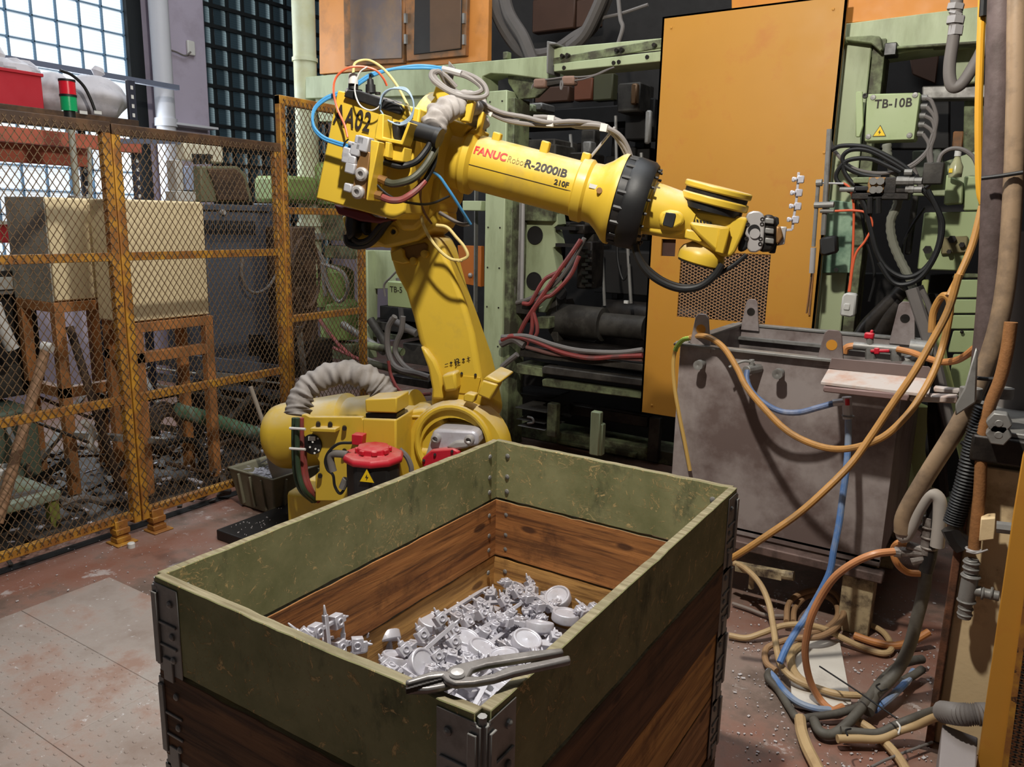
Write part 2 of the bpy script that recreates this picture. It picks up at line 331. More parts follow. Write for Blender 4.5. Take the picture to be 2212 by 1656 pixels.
def blocks(nm, y0, y1, z0, z1, pitch, glass, barm, gap, thick):
    r = thing(nm, '', 'window', (WX, (y0 + y1) / 2, z0)); del r['category']; del r['label']; r['kind'] = 'structure'
    nb = int(round((y1 - y0) / pitch)); nz = int(round((z1 - z0) / pitch)); src = None; fr = MB()
    for i in range(nb + 1): fr.box(WX - .12, WX - .02, y0 + i * pitch - gap / 2, y0 + i * pitch + gap / 2, z0, z0 + nz * pitch)
    for j in range(nz + 1): fr.box(WX - .12, WX - .02 + thick, y0, y0 + nb * pitch, z0 + j * pitch - gap / 2 - thick * .3, z0 + j * pitch + gap / 2 + thick * .3)
    put('window_bars', fr, barm, r, flat=True)
    g = (pitch - gap) / 2; me = None
    for i in range(nb):
        for j in range(nz):
            if me is None:
                o = put('glass_block', MB().box(-.05, .0, -g, g, -g, g), glass, None, bevel=.012, seg=1); me = o.data
                for v in me.vertices: v.co.z -= g; v.co.x -= .0
            else: o = bpy.data.objects.new('glass_block', me); COL.objects.link(o); m = o.modifiers.new('bevel', 'BEVEL'); m.width = .012; m.segments = 1
            o.parent = r; o.location = (-.06, y0 + (i + .5) * pitch - (y0 + y1) / 2, (j + .5) * pitch)
    return r
blocks('window_1', 2.42, 4.42, 1.0, 4.0, .20, GB1, BAR1, .010, 0)
blocks('window_2', 5.17, 6.93, 1.0, 4.04, .19, GB2, BAR2, .028, .012)
struct(put('trim_1', MB().box(WX - .1, WX + .03, 4.42, 4.56, .9, 4.6), BAR2, flat=True))
struct(put('trim_2', MB().box(WX - .1, WX + .06, 5.15, 6.95, 2.27, 2.36), BAR2, flat=True))
# white downpipe beside the lavender pilaster, pale pipe at the machine
WP = M('white_pipe_paint', (196, 196, 202), .5, 0, .06, 3, bump=.03)
p0 = aX(345, 60, -6.75); zt = 4.4
mb = MB().cyl((-6.75, p0.y, .02), (-6.75, p0.y, zt), .085, n=20)
o = tag(put('downpipe', mb, WP), 'tall white downpipe in front of the lavender pilaster', 'pipe')
for z in (1.1, 2.42, 3.6): put('pipe_collar', MB().cyl((-6.75, p0.y, z), (-6.75, p0.y, z + .07), .1, n=20), WP, o)
put('pipe_clip', MB().box(-6.9, -6.66, p0.y + .05, p0.y + .5, 2.44, 2.46), WP, o)
sb = thing('wall_switch', 'small white wall switch with a looping wire on the lavender pilaster', 'switch', aX(410, 105, WX + .16))
c = aX(410, 103, WX + .17); put('switch_body', MB().box(c.x, c.x + .03, c.y - .04, c.y + .04, c.z - .07, c.z + .06), WHT, sb, bevel=.008)
put('wire', MB().tube([aX(412, 112, WX + .2), aX(400, 120, WX + .2), aX(380, 112, WX + .2), aX(362, 106, WX + .2)], .008), GREY, sb)
PALE = M('pale_green_pipe_paint', (196, 200, 172), .5, 0, .06, 3, dirt=(170, 160, 90), dt=.56, ds=2, da=.5, bump=.05)
q = aY(664, 300, 4.75); mb = MB().cyl((q.x, 4.75, 1.0), (q.x, 4.75, 4.2), .093, n=20)
o = tag(put('stand_pipe', mb, PALE), 'thick pale green vertical pipe at the left end of the green beam', 'pipe')
z1 = aY(664, 125, 4.75).z; put('pipe_collar', MB().cyl((q.x, 4.75, z1 - .03), (q.x, 4.75, z1 + .0), .104, n=20), PALE, o)
z1 = aY(664, 480, 4.75).z; put('pipe_collar', MB().cyl((q.x, 4.75, z1 - .03), (q.x, 4.75, z1 + .0), .11, n=20), PALE, o)
put('pipe_flange', MB().cyl((q.x, 4.75, 1.45), (q.x, 4.75, 1.5), .14, n=20), GALV, o)
# ---------------------------------------------------------------- pallet collars
CX0, CX1, CY0, CY1, CZT = -1.357, -.557, .822, 2.045, .944
GW = (132, 104, 62)
def cmats(k):
    if k == 0:
        f = lambda n, ax, c: wood(n, (150, 118, 70), (118, 88, 52), (70, 52, 34), ax, (114, 115, 76), (148, 145, 104), cover=c)
        return f('green_plank_x', 0, .60), f('green_plank_y', 1, .60), f('green_plank_outer_x', 0, .74), f('green_plank_outer_y', 1, .74)
    pal = {1: ((192, 130, 74), (154, 98, 54), (70, 44, 30)), 2: ((218, 168, 98), (190, 140, 78), (110, 74, 44)), 3: ((196, 152, 104), (166, 122, 78), (94, 66, 44))}[k]
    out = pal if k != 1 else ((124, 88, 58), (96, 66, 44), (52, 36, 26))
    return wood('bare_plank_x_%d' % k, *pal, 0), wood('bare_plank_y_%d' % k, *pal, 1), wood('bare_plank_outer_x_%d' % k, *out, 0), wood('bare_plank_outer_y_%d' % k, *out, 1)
EDGE = wood('worn_plank_edge', (142, 132, 106), (114, 108, 82), (96, 84, 60), 0, sc=1.5)
labels = ['topmost green painted wooden collar of the crate, scratched and chipped', 'bare brown wooden collar just under the green one',
          'tan wooden collar, third down from the crate rim', 'lowest light wooden collar of the crate, above the pallet']
nm = 'pallet_collar'
def rim(o):
    o.data.materials.append(EDGE)
    for p in o.data.polygons:
        if p.normal.z > .9: p.material_index = 1
for k in range(4):
    zt = CZT - .2 * k; zb = zt - .195; mx, my, mxo, myo = cmats(k); j = [rnd.uniform(-.004, .004) for _ in range(4)] if k else [0] * 4
    t = thing(nm, labels[k], 'pallet collar', (-.957, 1.43, zb), 'wooden collars stacked as one crate')
    def board(x0, x1, y0, y1, m, ax):
        b = MB(); n = 24; L0, L1 = (x0, x1) if ax == 0 else (y0, y1)
        rr = random.Random(int(abs(x0 * 977 + y0 * 131) * 10) + k)
        A = []; 
        for i in range(n + 1):
            s = L0 + (L1 - L0) * i / n; dz = -abs(rr.gauss(0, .0016)) if 0 < i < n else 0; lz = abs(rr.gauss(0, .0012))
            pts = [(s, y0, zb + lz), (s, y1, zb + lz), (s, y1, zt + dz), (s, y0, zt + dz)] if ax == 0 else [(x0, s, zb + lz), (x1, s, zb + lz), (x1, s, zt + dz), (x0, s, zt + dz)]
            A.append(pts)
        vs = [p for q in A for p in q]; fs = [(0, 1, 2, 3), tuple(4 * n + i for i in range(4))]
        for i in range(n):
            for e in range(4): fs.append((4 * i + e, 4 * i + (e + 1) % 4, 4 * i + 4 + (e + 1) % 4, 4 * i + 4 + e))
        o = put('board', b.add(vs, fs), m, t, bevel=.0015, seg=1); rim(o); return o
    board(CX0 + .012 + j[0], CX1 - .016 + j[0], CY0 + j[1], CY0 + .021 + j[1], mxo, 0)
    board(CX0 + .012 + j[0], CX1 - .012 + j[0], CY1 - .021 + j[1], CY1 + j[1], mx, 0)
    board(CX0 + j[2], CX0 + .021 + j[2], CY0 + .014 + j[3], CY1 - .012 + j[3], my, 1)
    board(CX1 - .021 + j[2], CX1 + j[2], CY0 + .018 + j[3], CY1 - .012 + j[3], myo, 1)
    # hinges: two embossed leaves and a pin at each corner
    for (cx, cy, sx, sy) in ((CX0, CY0, 1, 1), (CX1, CY0, -1, 1), (CX0, CY1, 1, -1), (CX1, CY1, -1, -1)):
        h = MB(); e = .0025; w_ = .085
        for (a, b) in ((-1, 0), (0, -1)):
            def L(u0, u1, d0, d1, z0, z1):   # u along the board from the corner, d outward
                if a: # leaf on the board facing y
                    h.box(*sorted((cx + sx * u0, cx + sx * u1)), *sorted((cy - sy * d0, cy - sy * d1)), z0, z1)
                else: h.box(*sorted((cx - sx * d0, cx - sx * d1)), *sorted((cy + sy * u0, cy + sy * u1)), z0, z1)
            L(.012, w_, .0, e, zb - (.035 if k < 3 else 0), zt - .012)
            L(.004, .022, -.006, .003, zb + .004, zt - .018)
            L(.02, w_ - .008, e, e + .004, zb + .10, zb + .106); L(.02, w_ - .01, e, e + .004, zb + .052, zb + .058); L(.03, .06, e, e + .005, zb - .02, zb + .03)
            L(.008, .024, e, e + .006, zb + .012, zt - .03)
        put('corner_hinge', h, GALV, t, bevel=.0012, seg=1)
        pin = MB(); px, py = cx + sx * .009, cy + sy * .009
        for i in range(10): z = zb + .006 + i * .0186; pin.cyl((px, py, z), (px, py, z + .0155), .0075 if i % 2 else .0068, n=8)
        put('hinge_pin', pin, GALV, t)
        for z in (.03, .08, .15):
            for (dx, dy) in ((.062, 0), (0, .062)):
                c = Vector((cx + sx * dx, cy + sy * dy, zb + z)); n_ = Vector((0, -sy, 0)) if dx else Vector((-sx, 0, 0))
                rv = MB(); rv.lathe(c, n_, [(0, .008), (.006, .0075), (.0085, .004), (.009, 0)], 8); rv.lathe(c - n_ * .021, -n_, [(0, .0085), (.003, .0075), (.005, .003), (.0052, 0)], 8); pieces('rivet', rv, GALV, t)
# wooden pallet under the collars
PW_ = wood('grey_pallet_wood', (122, 100, 76), (92, 74, 56), (56, 44, 34), 0)
t = thing('pallet', 'grey worn wooden pallet under the lowest collar of the crate', 'pallet', (-.957, 1.43, 0))
for y in (CY0 + .0, 1.38, CY1 - .1): put('skid', MB().box(CX0, CX1, y, y + .1, 0, .022), PW_, t, bevel=.003, seg=1)
for y in (CY0, 1.38, CY1 - .1):
    for x in (CX0, -1.0, CX1 - .1): put('block', MB().box(x, x + .1, y, y + .1, .022, .1), PW_, t, bevel=.003, seg=1)
for i in range(7): y = CY0 + i * (CY1 - CY0 - .1) / 6; put('deck_board', MB().box(CX0, CX1, y, y + .1, .1, .122), PW_, t, bevel=.003, seg=1)
put('deck_board', MB().box(CX0, CX1, CY0, CY1, .122, .144), PW_, t)
# ---------------------------------------------------------------- castings in the crate
def casting_mesh(v):
    b = MB(); R = .039
    b.lathe((0, 0, -.012), (0, 0, 1), [(0, R - .003), (.003, R), (.022, R), (.026, R - .002), (.0262, R - .007), (.0225, R - .009), (.0222, .006), (.024, 0)], 22)
    b.cyl((0, 0, -.012), (0, 0, -.04 if v == 1 else -.02), .014, .012, 10)
    b.box(.030, .29, -.0055, .0055, -.006, .005); b.box(.026, .06, -.011, .011, -.008, .007)
    r2 = random.Random(v + 3)
    for i in range(4):
        x = .085 + i * .06
        for s in (-1, 1):
            b.box(x - .004, x + .004, *sorted((0, s * .02)), -.004, .004)
            c = Vector((x + r2.uniform(-.002, .002), s * .032, 0)); 
            b.obox(c, (1, 0, 0), (0, 1, 0), (0, 0, 1), .030, .026, .022)
            b.obox(c + Vector((0, s * .016, .004)), (1, 0, 0), (0, 1, 0), (0, 0, 1), .014, .014, .010)
            b.hole_plate(c + Vector((0, 0, .0105)), (0, 0, 1), .009, .0055, .004, 10)
            b.cyl(c + Vector((0, s * .02, 0)), c + Vector((0, s * .034, .006)), .005, .002, 6)
    b.cyl((.29, 0, 0), (.312, 0, 0), .005, .002, 6)
    return b
DARKHOLE = M('shadowed_hole', (60, 58, 62), .7, 0, .1, 5, bump=0)
protos = []
for v in (0, 1):
    b = casting_mesh(v); o = put('casting', b, ALU, None, bevel=.0018, seg=1); o.location = (0, 0, 0)
    lo = [min(q[i] for q in b.v) for i in range(3)]; hi = [max(q[i] for q in b.v) for i in range(3)]
    for vt in o.data.vertices: vt.co += Vector(((lo[0] + hi[0]) / 2, (lo[1] + hi[1]) / 2, lo[2]))
    protos.append(o)
def orient(o, P, X, roll=0.0, pitch=0.0):
    X = Vector(X).normalized(); Y = Vector((0, 0, 1)).cross(X).normalized(); Z = X.cross(Y)
    m = Matrix((X, Y, Z)).transposed(); m = m @ Matrix.Rotation(roll, 3, 'X') @ Matrix.Rotation(pitch, 3, 'Y')
    o.rotation_euler = m.to_euler(); o.location = P
# (disc pixel, runner end pixel, z disc, z end, roll, pitch, variant, label)
GL = 'cast aluminium cluster of small brackets with round biscuit, in the crate heap'
cast = [((1079, 1222), (1195, 1250), .47, .44, 0, 0, 1, 'casting with tall upright biscuit nearest the far crate corner'),
 ((1222, 1240), (1130, 1300), .47, .42, -.9, 0, 0, 'casting with biscuit tipped on edge by the far crate wall'),
 ((1203, 1275), (1110, 1345), .46, .43, .5, .2, 0, 'casting lying just before the tipped one at the far wall'),
 ((1222, 1332), (1120, 1280), .47, .44, .15, -.1, 0, 'casting with upturned rimmed biscuit touching the right crate wall'),
 ((1165, 1354), (1020, 1325), .50, .50, .35, 0, 0, 'casting with long level runner across the middle of the heap'),
 ((1137, 1386), (1230, 1400), .49, .45, .2, 0, 1, 'casting with cup shaped biscuit near the right wall above the pliers'),
 ((1089, 1421), (960, 1405), .49, .46, .05, -.05, 0, 'casting with big upturned biscuit just above the pliers pivot'),
 ((1041, 1404), (1120, 1330), .47, .45, .3, .1, 0, 'casting with brownish biscuit beside the big upturned one'),
 ((1004, 1382), (1000, 1460), .52, .44, -.3, 0, 1, 'casting with upright tarnished biscuit in the heap centre'),
 ((930, 1345), (1063, 1262), .49, .50, .25, 0, 1, 'casting with long runner rising towards the far wall, tarnished biscuit'),
 ((833, 1378), (715, 1398), .50, .44, .7, 0, 1, 'casting with tilted biscuit leftmost among the heap biscuits'),
 ((910, 1435), (1000, 1380), .50, .44, .9, -.2, 0, 'casting with smooth domed biscuit nearest the front crate wall'),
 ((857, 1425), (960, 1445), .45, .44, -.3, 0, 0, 'casting half buried left of the domed biscuit'),
 ((1068, 1492), (1150, 1430), .50, .45, .1, 0, 0, 'casting under the pliers in the near crate corner'),
 ((1205, 1292), (1080, 1300), .43, .43, -.4, 0, 0, GL), ((1000, 1480), (1080, 1440), .46, .44, .3, 0, 0, GL),
 ((760, 1398), (700, 1400), .42, .44, .4, 0, 0, 'casting in the left crate corner, mostly behind the front rim')]
fresh = [True, True]
def place_cast(P, X, roll, pitch, v, label, grp):
    if fresh[v]: o = protos[v]; fresh[v] = False
    else: o = protos[v].copy(); COL.objects.link(o)
    orient(o, P, X, roll, pitch); o.scale = (1.1,) * 3; tag(o, label, 'casting', grp); return o
CG = 'castings heaped in the crate'
def hh(x, y):
    u = min(1, max(0, (y - .95) / .62)); u = u * u * (3 - 2 * u); return .585 - .135 * u - .03 * min(1, max(0, (-1.05 - x) / .2)) * min(1, max(0, (y - 1.35) / .2))
def onheap(p, up):
    z = .5
    for _ in range(12): q = aZ(*p, z); q.x = min(-.63, max(-1.29, q.x)); z = .5 * z + .5 * (hh(q.x, q.y) + up)
    return aZ(*p, z)
for (a, b, za, zb_, ro, pi, v, lab) in cast:
    P = onheap(a, .035 if v == 0 else .05); Q = onheap(b, .022); place_cast(P, Q - P, ro, pi, v, lab, CG)
for tip, di, lab in (((700, 1306), (-.15, .05, 1), 'casting standing on end with spiky tip beside the left crate wall'), ((742, 1345), (-.1, .2, 1), 'shorter casting standing on end just right of the spiky one'), ((622, 1345), (-.5, -.3, .6), 'casting tip poking up in the left crate corner')):
    T__ = aX(*tip, -1.27); d__ = Vector(di).normalized(); place_cast(T__ - d__ * .343, d__, .4, 0, 0, lab, CG)
rc = random.Random(11)
for i in range(44):
    u = rc.random(); px = clump(-1.30, -.64, rc.random()); py = clump(.90, 1.93, rc.random() ** 1.15); h = hh(px, py) - .055 - .04 * rc.random()
    th = rc.uniform(0, 6.283); X = Vector((math.cos(th), math.sin(th), rc.uniform(-.12, .25)))
    if px < -1.2 and py > 1.45: h -= .04
    ex = px + X.x * .31; ey = py + X.y * .31
    if not (-1.3 < ex < -.62 and .88 < ey < 1.97): X = Vector((-.957 - px, 1.43 - py, .05))
    place_cast((px, py, h), X, rc.uniform(-1, 1), rc.uniform(-.3, .3), rc.randint(0, 1), 'cast aluminium bracket cluster buried in the ' + ('far end' if py > 1.6 else 'middle' if py > 1.25 else 'near end') + ' of the heap, ' + ('towards the left wall' if px < -.97 else 'towards the right wall'), CG)
mb = MB(); base = casting_mesh(0)
for i in range(60):
    px = clump(-1.26, -.66, rc.random()); py = clump(.94, 1.9, rc.random()); th = rc.uniform(0, 6.283)
    m = Matrix.Translation((px, py, hh(px, py) - .06 - .03 * rc.random())) @ Matrix.Rotation(th, 4, 'Z') @ Matrix.Rotation(rc.uniform(-.8, .8), 4, 'X')
    vs = [m @ Vector(q) for q in base.v]
    vs = [Vector((min(max(q.x, -1.325), -.59), min(max(q.y, .855), 2.01), q.z)) for q in vs]; mb.add(vs, base.f)
mb.box(-1.33, -.585, .85, 2.015, .146, .37)
tag(put('casting_heap', mb, ALU), 'lower layers of loose aluminium castings filling the crate', 'castings', None, 'stuff')
# ---------------------------------------------------------------- pliers on the rim
Z0 = CZT + .003
def zp(x, y): return (560 + x / 2.9105, 1150 + y / 2.9105)
l1 = [(1905, 758), (1914, 785), (1700, 822), (1430, 866), (1345, 892), (1310, 950), (1180, 1000), (1060, 1022), (925, 1024), (916, 1000), (1000, 985), (1090, 960), (1165, 915), (1200, 878), (1260, 858), (1330, 842), (1450, 812), (1700, 778)]
l2 = [(1950, 803), (1958, 838), (1800, 872), (1600, 918), (1480, 958), (1350, 982), (1230, 990), (1170, 965), (1150, 935), (1060, 950), (930, 988), (916, 966), (1000, 935), (1090, 905), (1180, 905), (1260, 940), (1380, 940), (1470, 920), (1560, 880), (1750, 845)]
t = thing('pliers', 'long steel slip-joint pliers lying across the near corner of the crate rim', 'pliers', aZ(1000, 1460, Z0))
for i, L in enumerate((l1, l2)):
    pts = [aZ(*zp(*p), Z0 + .009 * i) for p in L]; put('lever', MB().prism(pts, (0, 0, .011)), M('worn_plier_steel', (132, 127, 124), .34, .5, .12, 12, dirt=(90, 84, 80), dt=.55, ds=20, da=.6), t, bevel=.0035, seg=2)
c = aZ(*zp(1245, 895), Z0 + .02); put('pivot_bolt', MB().lathe(c - Vector((0, 0, .014)), (0, 0, 1), [(0, .011), (.016, .0125), (.02, .010), (.0215, 0)], 16), STL, t)
tm = MB()
for i in range(9):
    a = Vector(zp(935 + i * 25, 992 - i * 7)); p = aZ(a.x, a.y, Z0 + .011); tm.obox(p, (.8, -.6, 0), (.6, .8, 0), (0, 0, 1), .004, .006, .008)
put('jaw_teeth', tm, DRK, t)
# ---------------------------------------------------------------- yellow mesh fence, left
def mesh_panel(nm, parent, x, y0, y1, z0, z1, pw, ph, th, m, axis='x'):
    b = MB(); L = y1 - y0; Hh = z1 - z0; k = ph / pw
    def seg(a, c):
        if (Vector(a) - Vector(c)).length < .01: return
        p = [((x, q[0], q[1]) if axis == 'x' else (q[0], x, q[1])) for q in (a, c)]
        b.bar(p[0], p[1], th, th * 1.3)
    n0 = int(-Hh / ph) - 1; n1 = int(L / pw) + 1
    for i in range(n0, n1 + 1):
        s = i * pw                                     # rising line z = k*(u-s)
        u0 = max(0, s); u1 = min(L, s + Hh / k)
        if u1 > u0: seg((y0 + u0, z0 + k * (u0 - s)), (y0 + u1, z0 + k * (u1 - s)))
        if u1 > u0: seg((y0 + L - u0, z0 + k * (u0 - s)), (y0 + L - u1, z0 + k * (u1 - s)))
    return stuff(put(nm, b, m, parent, flat=True))
MESHM = M('rusty_mesh_wire', (112, 90, 66), .6, .2, .25, 9, bump=0)
FX = -3.64
def fence_panel(label, y0, y1, zt, rails, feet=(), mesh=True, posts=(1, 1), topdark=True):
    t = thing('fence_panel', label, 'fence', (FX, (y0 + y1) / 2, 0), 'yellow mesh fence panels around the robot')
    w_ = .042
    for k, y in enumerate((y0, y1 - w_)):
        if posts[k]: put('post', MB().box(FX - .03, FX + .012, y, y + w_, .0 if k in feet else .08, zt), FENY, t, bevel=.003, seg=1)
    put('top_rail', MB().box(FX - .03, FX + .014, y0, y1, zt - .05, zt), M('dark_rail', (92, 66, 44), .6, 0, .2, 6, dirt=(50, 36, 28), dt=.45, ds=9, da=.8, bump=.2) if topdark else FENY, t, bevel=.003, seg=1)
    for z in rails: put('rail', MB().box(FX - .028, FX + .01, y0 + w_, y1 - w_, z - .02, z + .02), FENY, t, bevel=.002, seg=1)
    if mesh: mesh_panel('mesh_panel', t, FX + .016, y0 + .01, y1 - .01, rails[-1], zt - .02, .034, .051, .0024, MESHM)
    return t
f1 = fence_panel('fence panel nearest the camera, cut by the left picture edge', .95, 2.175, 2.05, (1.43, .725, .12), topdark=True)
f2 = fence_panel('fence panel between the two rusty posts, cream boxes behind it', 2.18, 3.185, 2.045, (1.43, .725, .12))
f3 = fence_panel('taller fence panel behind the robot, farthest from the camera', 3.19, 3.875, 2.31, (1.67, 1.03, .3), topdark=False)
for f, y in ((f1, 2.06), (f2, 2.26)):
    ft = MB(); ft.box(FX - .05, FX + .06, y - .05, y + .06, 0, .008)
    ft.box(FX - .03, FX + .03, y - .035, y + .04, .008, .035); ft.box(FX - .03, FX + .03, y - .035, y + .04, .05, .08); ft.box(FX - .025, FX + .02, y - .03, y + .035, .03, .12)
    put('foot', ft, FENY, f, bevel=.003, seg=1)
# ---------------------------------------------------------------- the robot, set out in the vertical plane of its arm
RQ = Vector((-2.2, 2.68, 0)); RD = Vector((.949, .316, 0)).normalized(); RN = Vector((.316, -.949, 0)).normalized()
def rp(px, py, off=0.0): return aP(px, py, RQ + RN * off, RN)
rob = thing('robot', 'yellow six-axis industrial robot arm standing behind the wooden crate', 'robot', (-2.25, 2.68, .06))
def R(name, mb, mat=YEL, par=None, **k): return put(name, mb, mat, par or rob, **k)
def pl(name, pts, o0, o1, mat=YEL, par=None, bevel=.01, **k):
    A = [rp(x, y, o1) for x, y in pts]; return R(name, MB().prism(A, -RN * (o1 - o0)), mat, par, bevel=bevel, **k)
def zq(sc, ox, oy): return lambda *L: [(ox + x / sc, oy + y / sc) for x, y in L]
zr = zq(2.5094, 560, 460); zb2 = zq(2.957, 560, 80); zf = zq(2.5136, 920, 180); zw = zq(5.821, 1380, 360); zh = zq(5.175, 680, 300)
bp = thing('robot_base_plate', 'thick black steel base plate on the floor under the yellow robot', 'plate', (-2.4, 3.1, 0))
put('plate', MB().box(-3.28, -1.45, 2.36, 3.75, .0, .055), BLKP, bp, bevel=.006)
J2 = rp(1003, 958, 0); J1 = J2 - RD * .312
R('base', MB().lathe((J1.x, J1.y, .055), (0, 0, 1), [(0, .36), (.06, .36), (.08, .30), (.24, .27), (.26, .31), (.33, .31)], 32))
R('base_box', MB().obox(J1 - RD * .22 + Vector((0, 0, .24 - J1.z)), RD, RN, (0, 0, 1), .50, .44, .34), bevel=.02)
# turret
tc = J2
R('turret_body', MB().obox(J1 + RD * .02 + Vector((0, 0, .50 - J1.z)), RD, RN, (0, 0, 1), .56, .22, .30), bevel=.03)
R('turret_drum', MB().lathe_open(rp(1003, 960, -.02), RN, [(0, 0), (0, .225), (.11, .232), (.14, .222), (.14, .16), (.05, .15), (.05, 0)], 40))
R('drum_shoulder', MB().lathe(rp(1008, 975, -.34), RN, [(0, .20), (.03, .235), (.30, .235), (.33, .22)], 40))
arch = zr((690, 1480), (745, 1110), (790, 1075), (880, 1060), (950, 1075), (1010, 1150), (960, 1250), (930, 1400), (900, 1500))
pl('turret_casting', arch, -.1, .10, bevel=.014)
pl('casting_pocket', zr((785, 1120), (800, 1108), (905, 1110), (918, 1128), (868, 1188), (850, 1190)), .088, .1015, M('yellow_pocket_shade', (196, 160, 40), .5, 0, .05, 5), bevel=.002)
pk = MB(); L = [Vector(rp(x, y, .104)) for x, y in zr((780, 1122), (796, 1104), (908, 1106), (922, 1128), (868, 1192), (848, 1192), (780, 1122))]
pk.tube(L, .006, sub=2); R('pocket_rim', pk)
R('drum_rim', MB().ring(rp(978, 958, .13), RN, .165, .014, 36, 8))
# J2 motor with silver cap and red cover
pl('motor_cap', zr((880, 1370), (940, 1180), (970, 1172), (1160, 1180), (1185, 1200), (1190, 1260), (1010, 1290)), .06, .20, ALU, bevel=.02)
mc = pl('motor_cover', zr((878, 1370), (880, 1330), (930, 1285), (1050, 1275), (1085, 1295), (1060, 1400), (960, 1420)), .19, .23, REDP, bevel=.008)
pl('mating_block', zr((1010, 1270), (1060, 1235), (1150, 1235), (1130, 1275), (1060, 1285)), .19, .22, STL, bevel=.01)
sc = MB()
for p in zr((962, 1218), (1142, 1225)): c = rp(*p, .2); sc.lathe_open(c, RN, [(0, .022), (.02, .02), (.024, .012), (.008, .010), (.008, 0)], 12)
pieces('socket_screw', sc, STL, rob)
sc = MB()
for p in zr((892, 1340), (952, 1308), (1045, 1290)): sc.cyl(rp(*p, .228), rp(*p, .238), .006, n=8)
pieces('cover_screw', sc, BLK, rob)
# upper arm: front outline lofted back to a wider rear outline
F = zr((706, 205), (745, 330), (800, 430), (838, 560), (868, 690), (900, 770), (925, 860), (938, 960), (930, 1040), (960, 1090), (1100, 1090), (1180, 1060), (1215, 1010), (1200, 890), (1160, 640), (1120, 500), (1062, 340), (1000, 190), (960, 130), (760, 130))
B = zr((706, 195), (745, 330), (805, 430), (845, 560), (880, 690), (915, 770), (940, 860), (955, 960), (960, 1040), (1000, 1090), (1150, 1100), (1290, 1120), (1330, 1060), (1300, 900), (1265, 770), (1190, 560), (1130, 400), (1075, 190), (1040, 120), (760, 120))
arm = MB().loft([rp(x, y, .06) for x, y in F], [rp(x, y, -.20) for x, y in B]); R('upper_arm', arm, bevel=.028, seg=4)
pl('arm_flange', zr((868, 720), (905, 740), (950, 800), (985, 880), (1000, 1010), (930, 1010), (935, 960), (912, 840)), .02, .085, bevel=.012)
pl('arm_stop', zr((985, 880), (1060, 860), (1072, 960), (1002, 972)), .05, .125, bevel=.012)
pl('arm_stop', zr((1210, 905), (1295, 930), (1250, 1015), (1180, 985)), .05, .135, bevel=.008)
pl('arm_stop_top', zr((1210, 905), (1235, 880), (1312, 912), (1295, 930)), -.1, .13, bevel=.008)
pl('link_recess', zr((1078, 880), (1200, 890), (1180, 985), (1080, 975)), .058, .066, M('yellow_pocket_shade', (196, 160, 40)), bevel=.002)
pl('marker_tab', zr((1108, 985), (1125, 975), (1172, 985), (1160, 1030), (1105, 1020)), .10, .15, bevel=.006)
bt = MB()
for p in zr((1097, 868), (1172, 876)): bt.cyl(rp(*p, .06), rp(*p, .075), .006, n=8)
pieces('bolt', bt, BLK, rob)
p0 = rp(*zr((1012, 832))[0], .069); p1 = rp(*zr((1146, 796))[0], .069); up_ = RN.cross(p1 - p0)
ua = up_ if up_.z > 0 else -up_; pv = p1 - p0
text('axis_marking', 'J2', p0 + pv * .38, pv, ua, .030, TXTB, rob, sx=1.1, bold=.0008); un_ = pv.normalized(); uu = (ua - un_ * ua.dot(un_)).normalized()
def mk(f, P): c_ = p0 + pv * f + uu * .010; put('axis_symbol', MB().prism([c_ + un_ * x * .008 + uu * y * .008 for x, y in P], RN * .001), TXTB, rob, flat=True)
for f in (.24, .74): mk(f, ((-1, 0), (0, -.8), (1, 0), (0, .8)))
mk(.05, ((-1, -.2), (1, -.2), (1, .2), (-1, .2))); mk(.94, ((-1, -.2), (1, -.2), (1, .2), (-1, .2))); mk(.94, ((-.2, -1), (.2, -1), (.2, 1), (-.2, 1)))
# elbow casting
E = zb2((520, 1140), (640, 1130), (900, 1120), (1130, 1100), (1135, 1180), (1110, 1220), (1010, 1300), (880, 1335), (800, 1350), (760, 1330), (700, 1350), (600, 1320), (545, 1240))
pl('elbow_casting', E, -.18, .10, bevel=.02, seg=3)
pl('elbow_side', zb2((780, 1080), (900, 700), (1000, 640), (1120, 660), (1150, 900), (1120, 1120), (1000, 1240), (900, 1240)), -.2, .12, bevel=.025, seg=3)
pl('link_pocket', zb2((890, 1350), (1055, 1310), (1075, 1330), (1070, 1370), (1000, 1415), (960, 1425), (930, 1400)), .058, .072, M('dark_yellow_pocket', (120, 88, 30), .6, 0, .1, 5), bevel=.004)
pl('pocket_lip', zb2((835, 1375), (900, 1345), (920, 1360), (925, 1400), (960, 1435), (920, 1450), (845, 1430)), .055, .09, bevel=.006)
bo = MB()
for p in zb2((1063, 1383), (992, 1428)): bo.lathe(rp(*p, .06), RN, [(0, .018), (.02, .016), (.022, 0)], 14); bo.cyl(rp(*p, .08), rp(*p, .088), .004, n=6)
pieces('pocket_boss', bo, YEL, rob)
for p, r in zip(zb2((858, 1243), (1008, 1215)), (.021, .014)):
    R('lifting_hole', MB().hole_plate(rp(*p, .10), RN, r, r * .6, .006, 18)); R('hole_core', MB().cyl(rp(*p, .098), rp(*p, .104), r * .45, n=10), BLK)
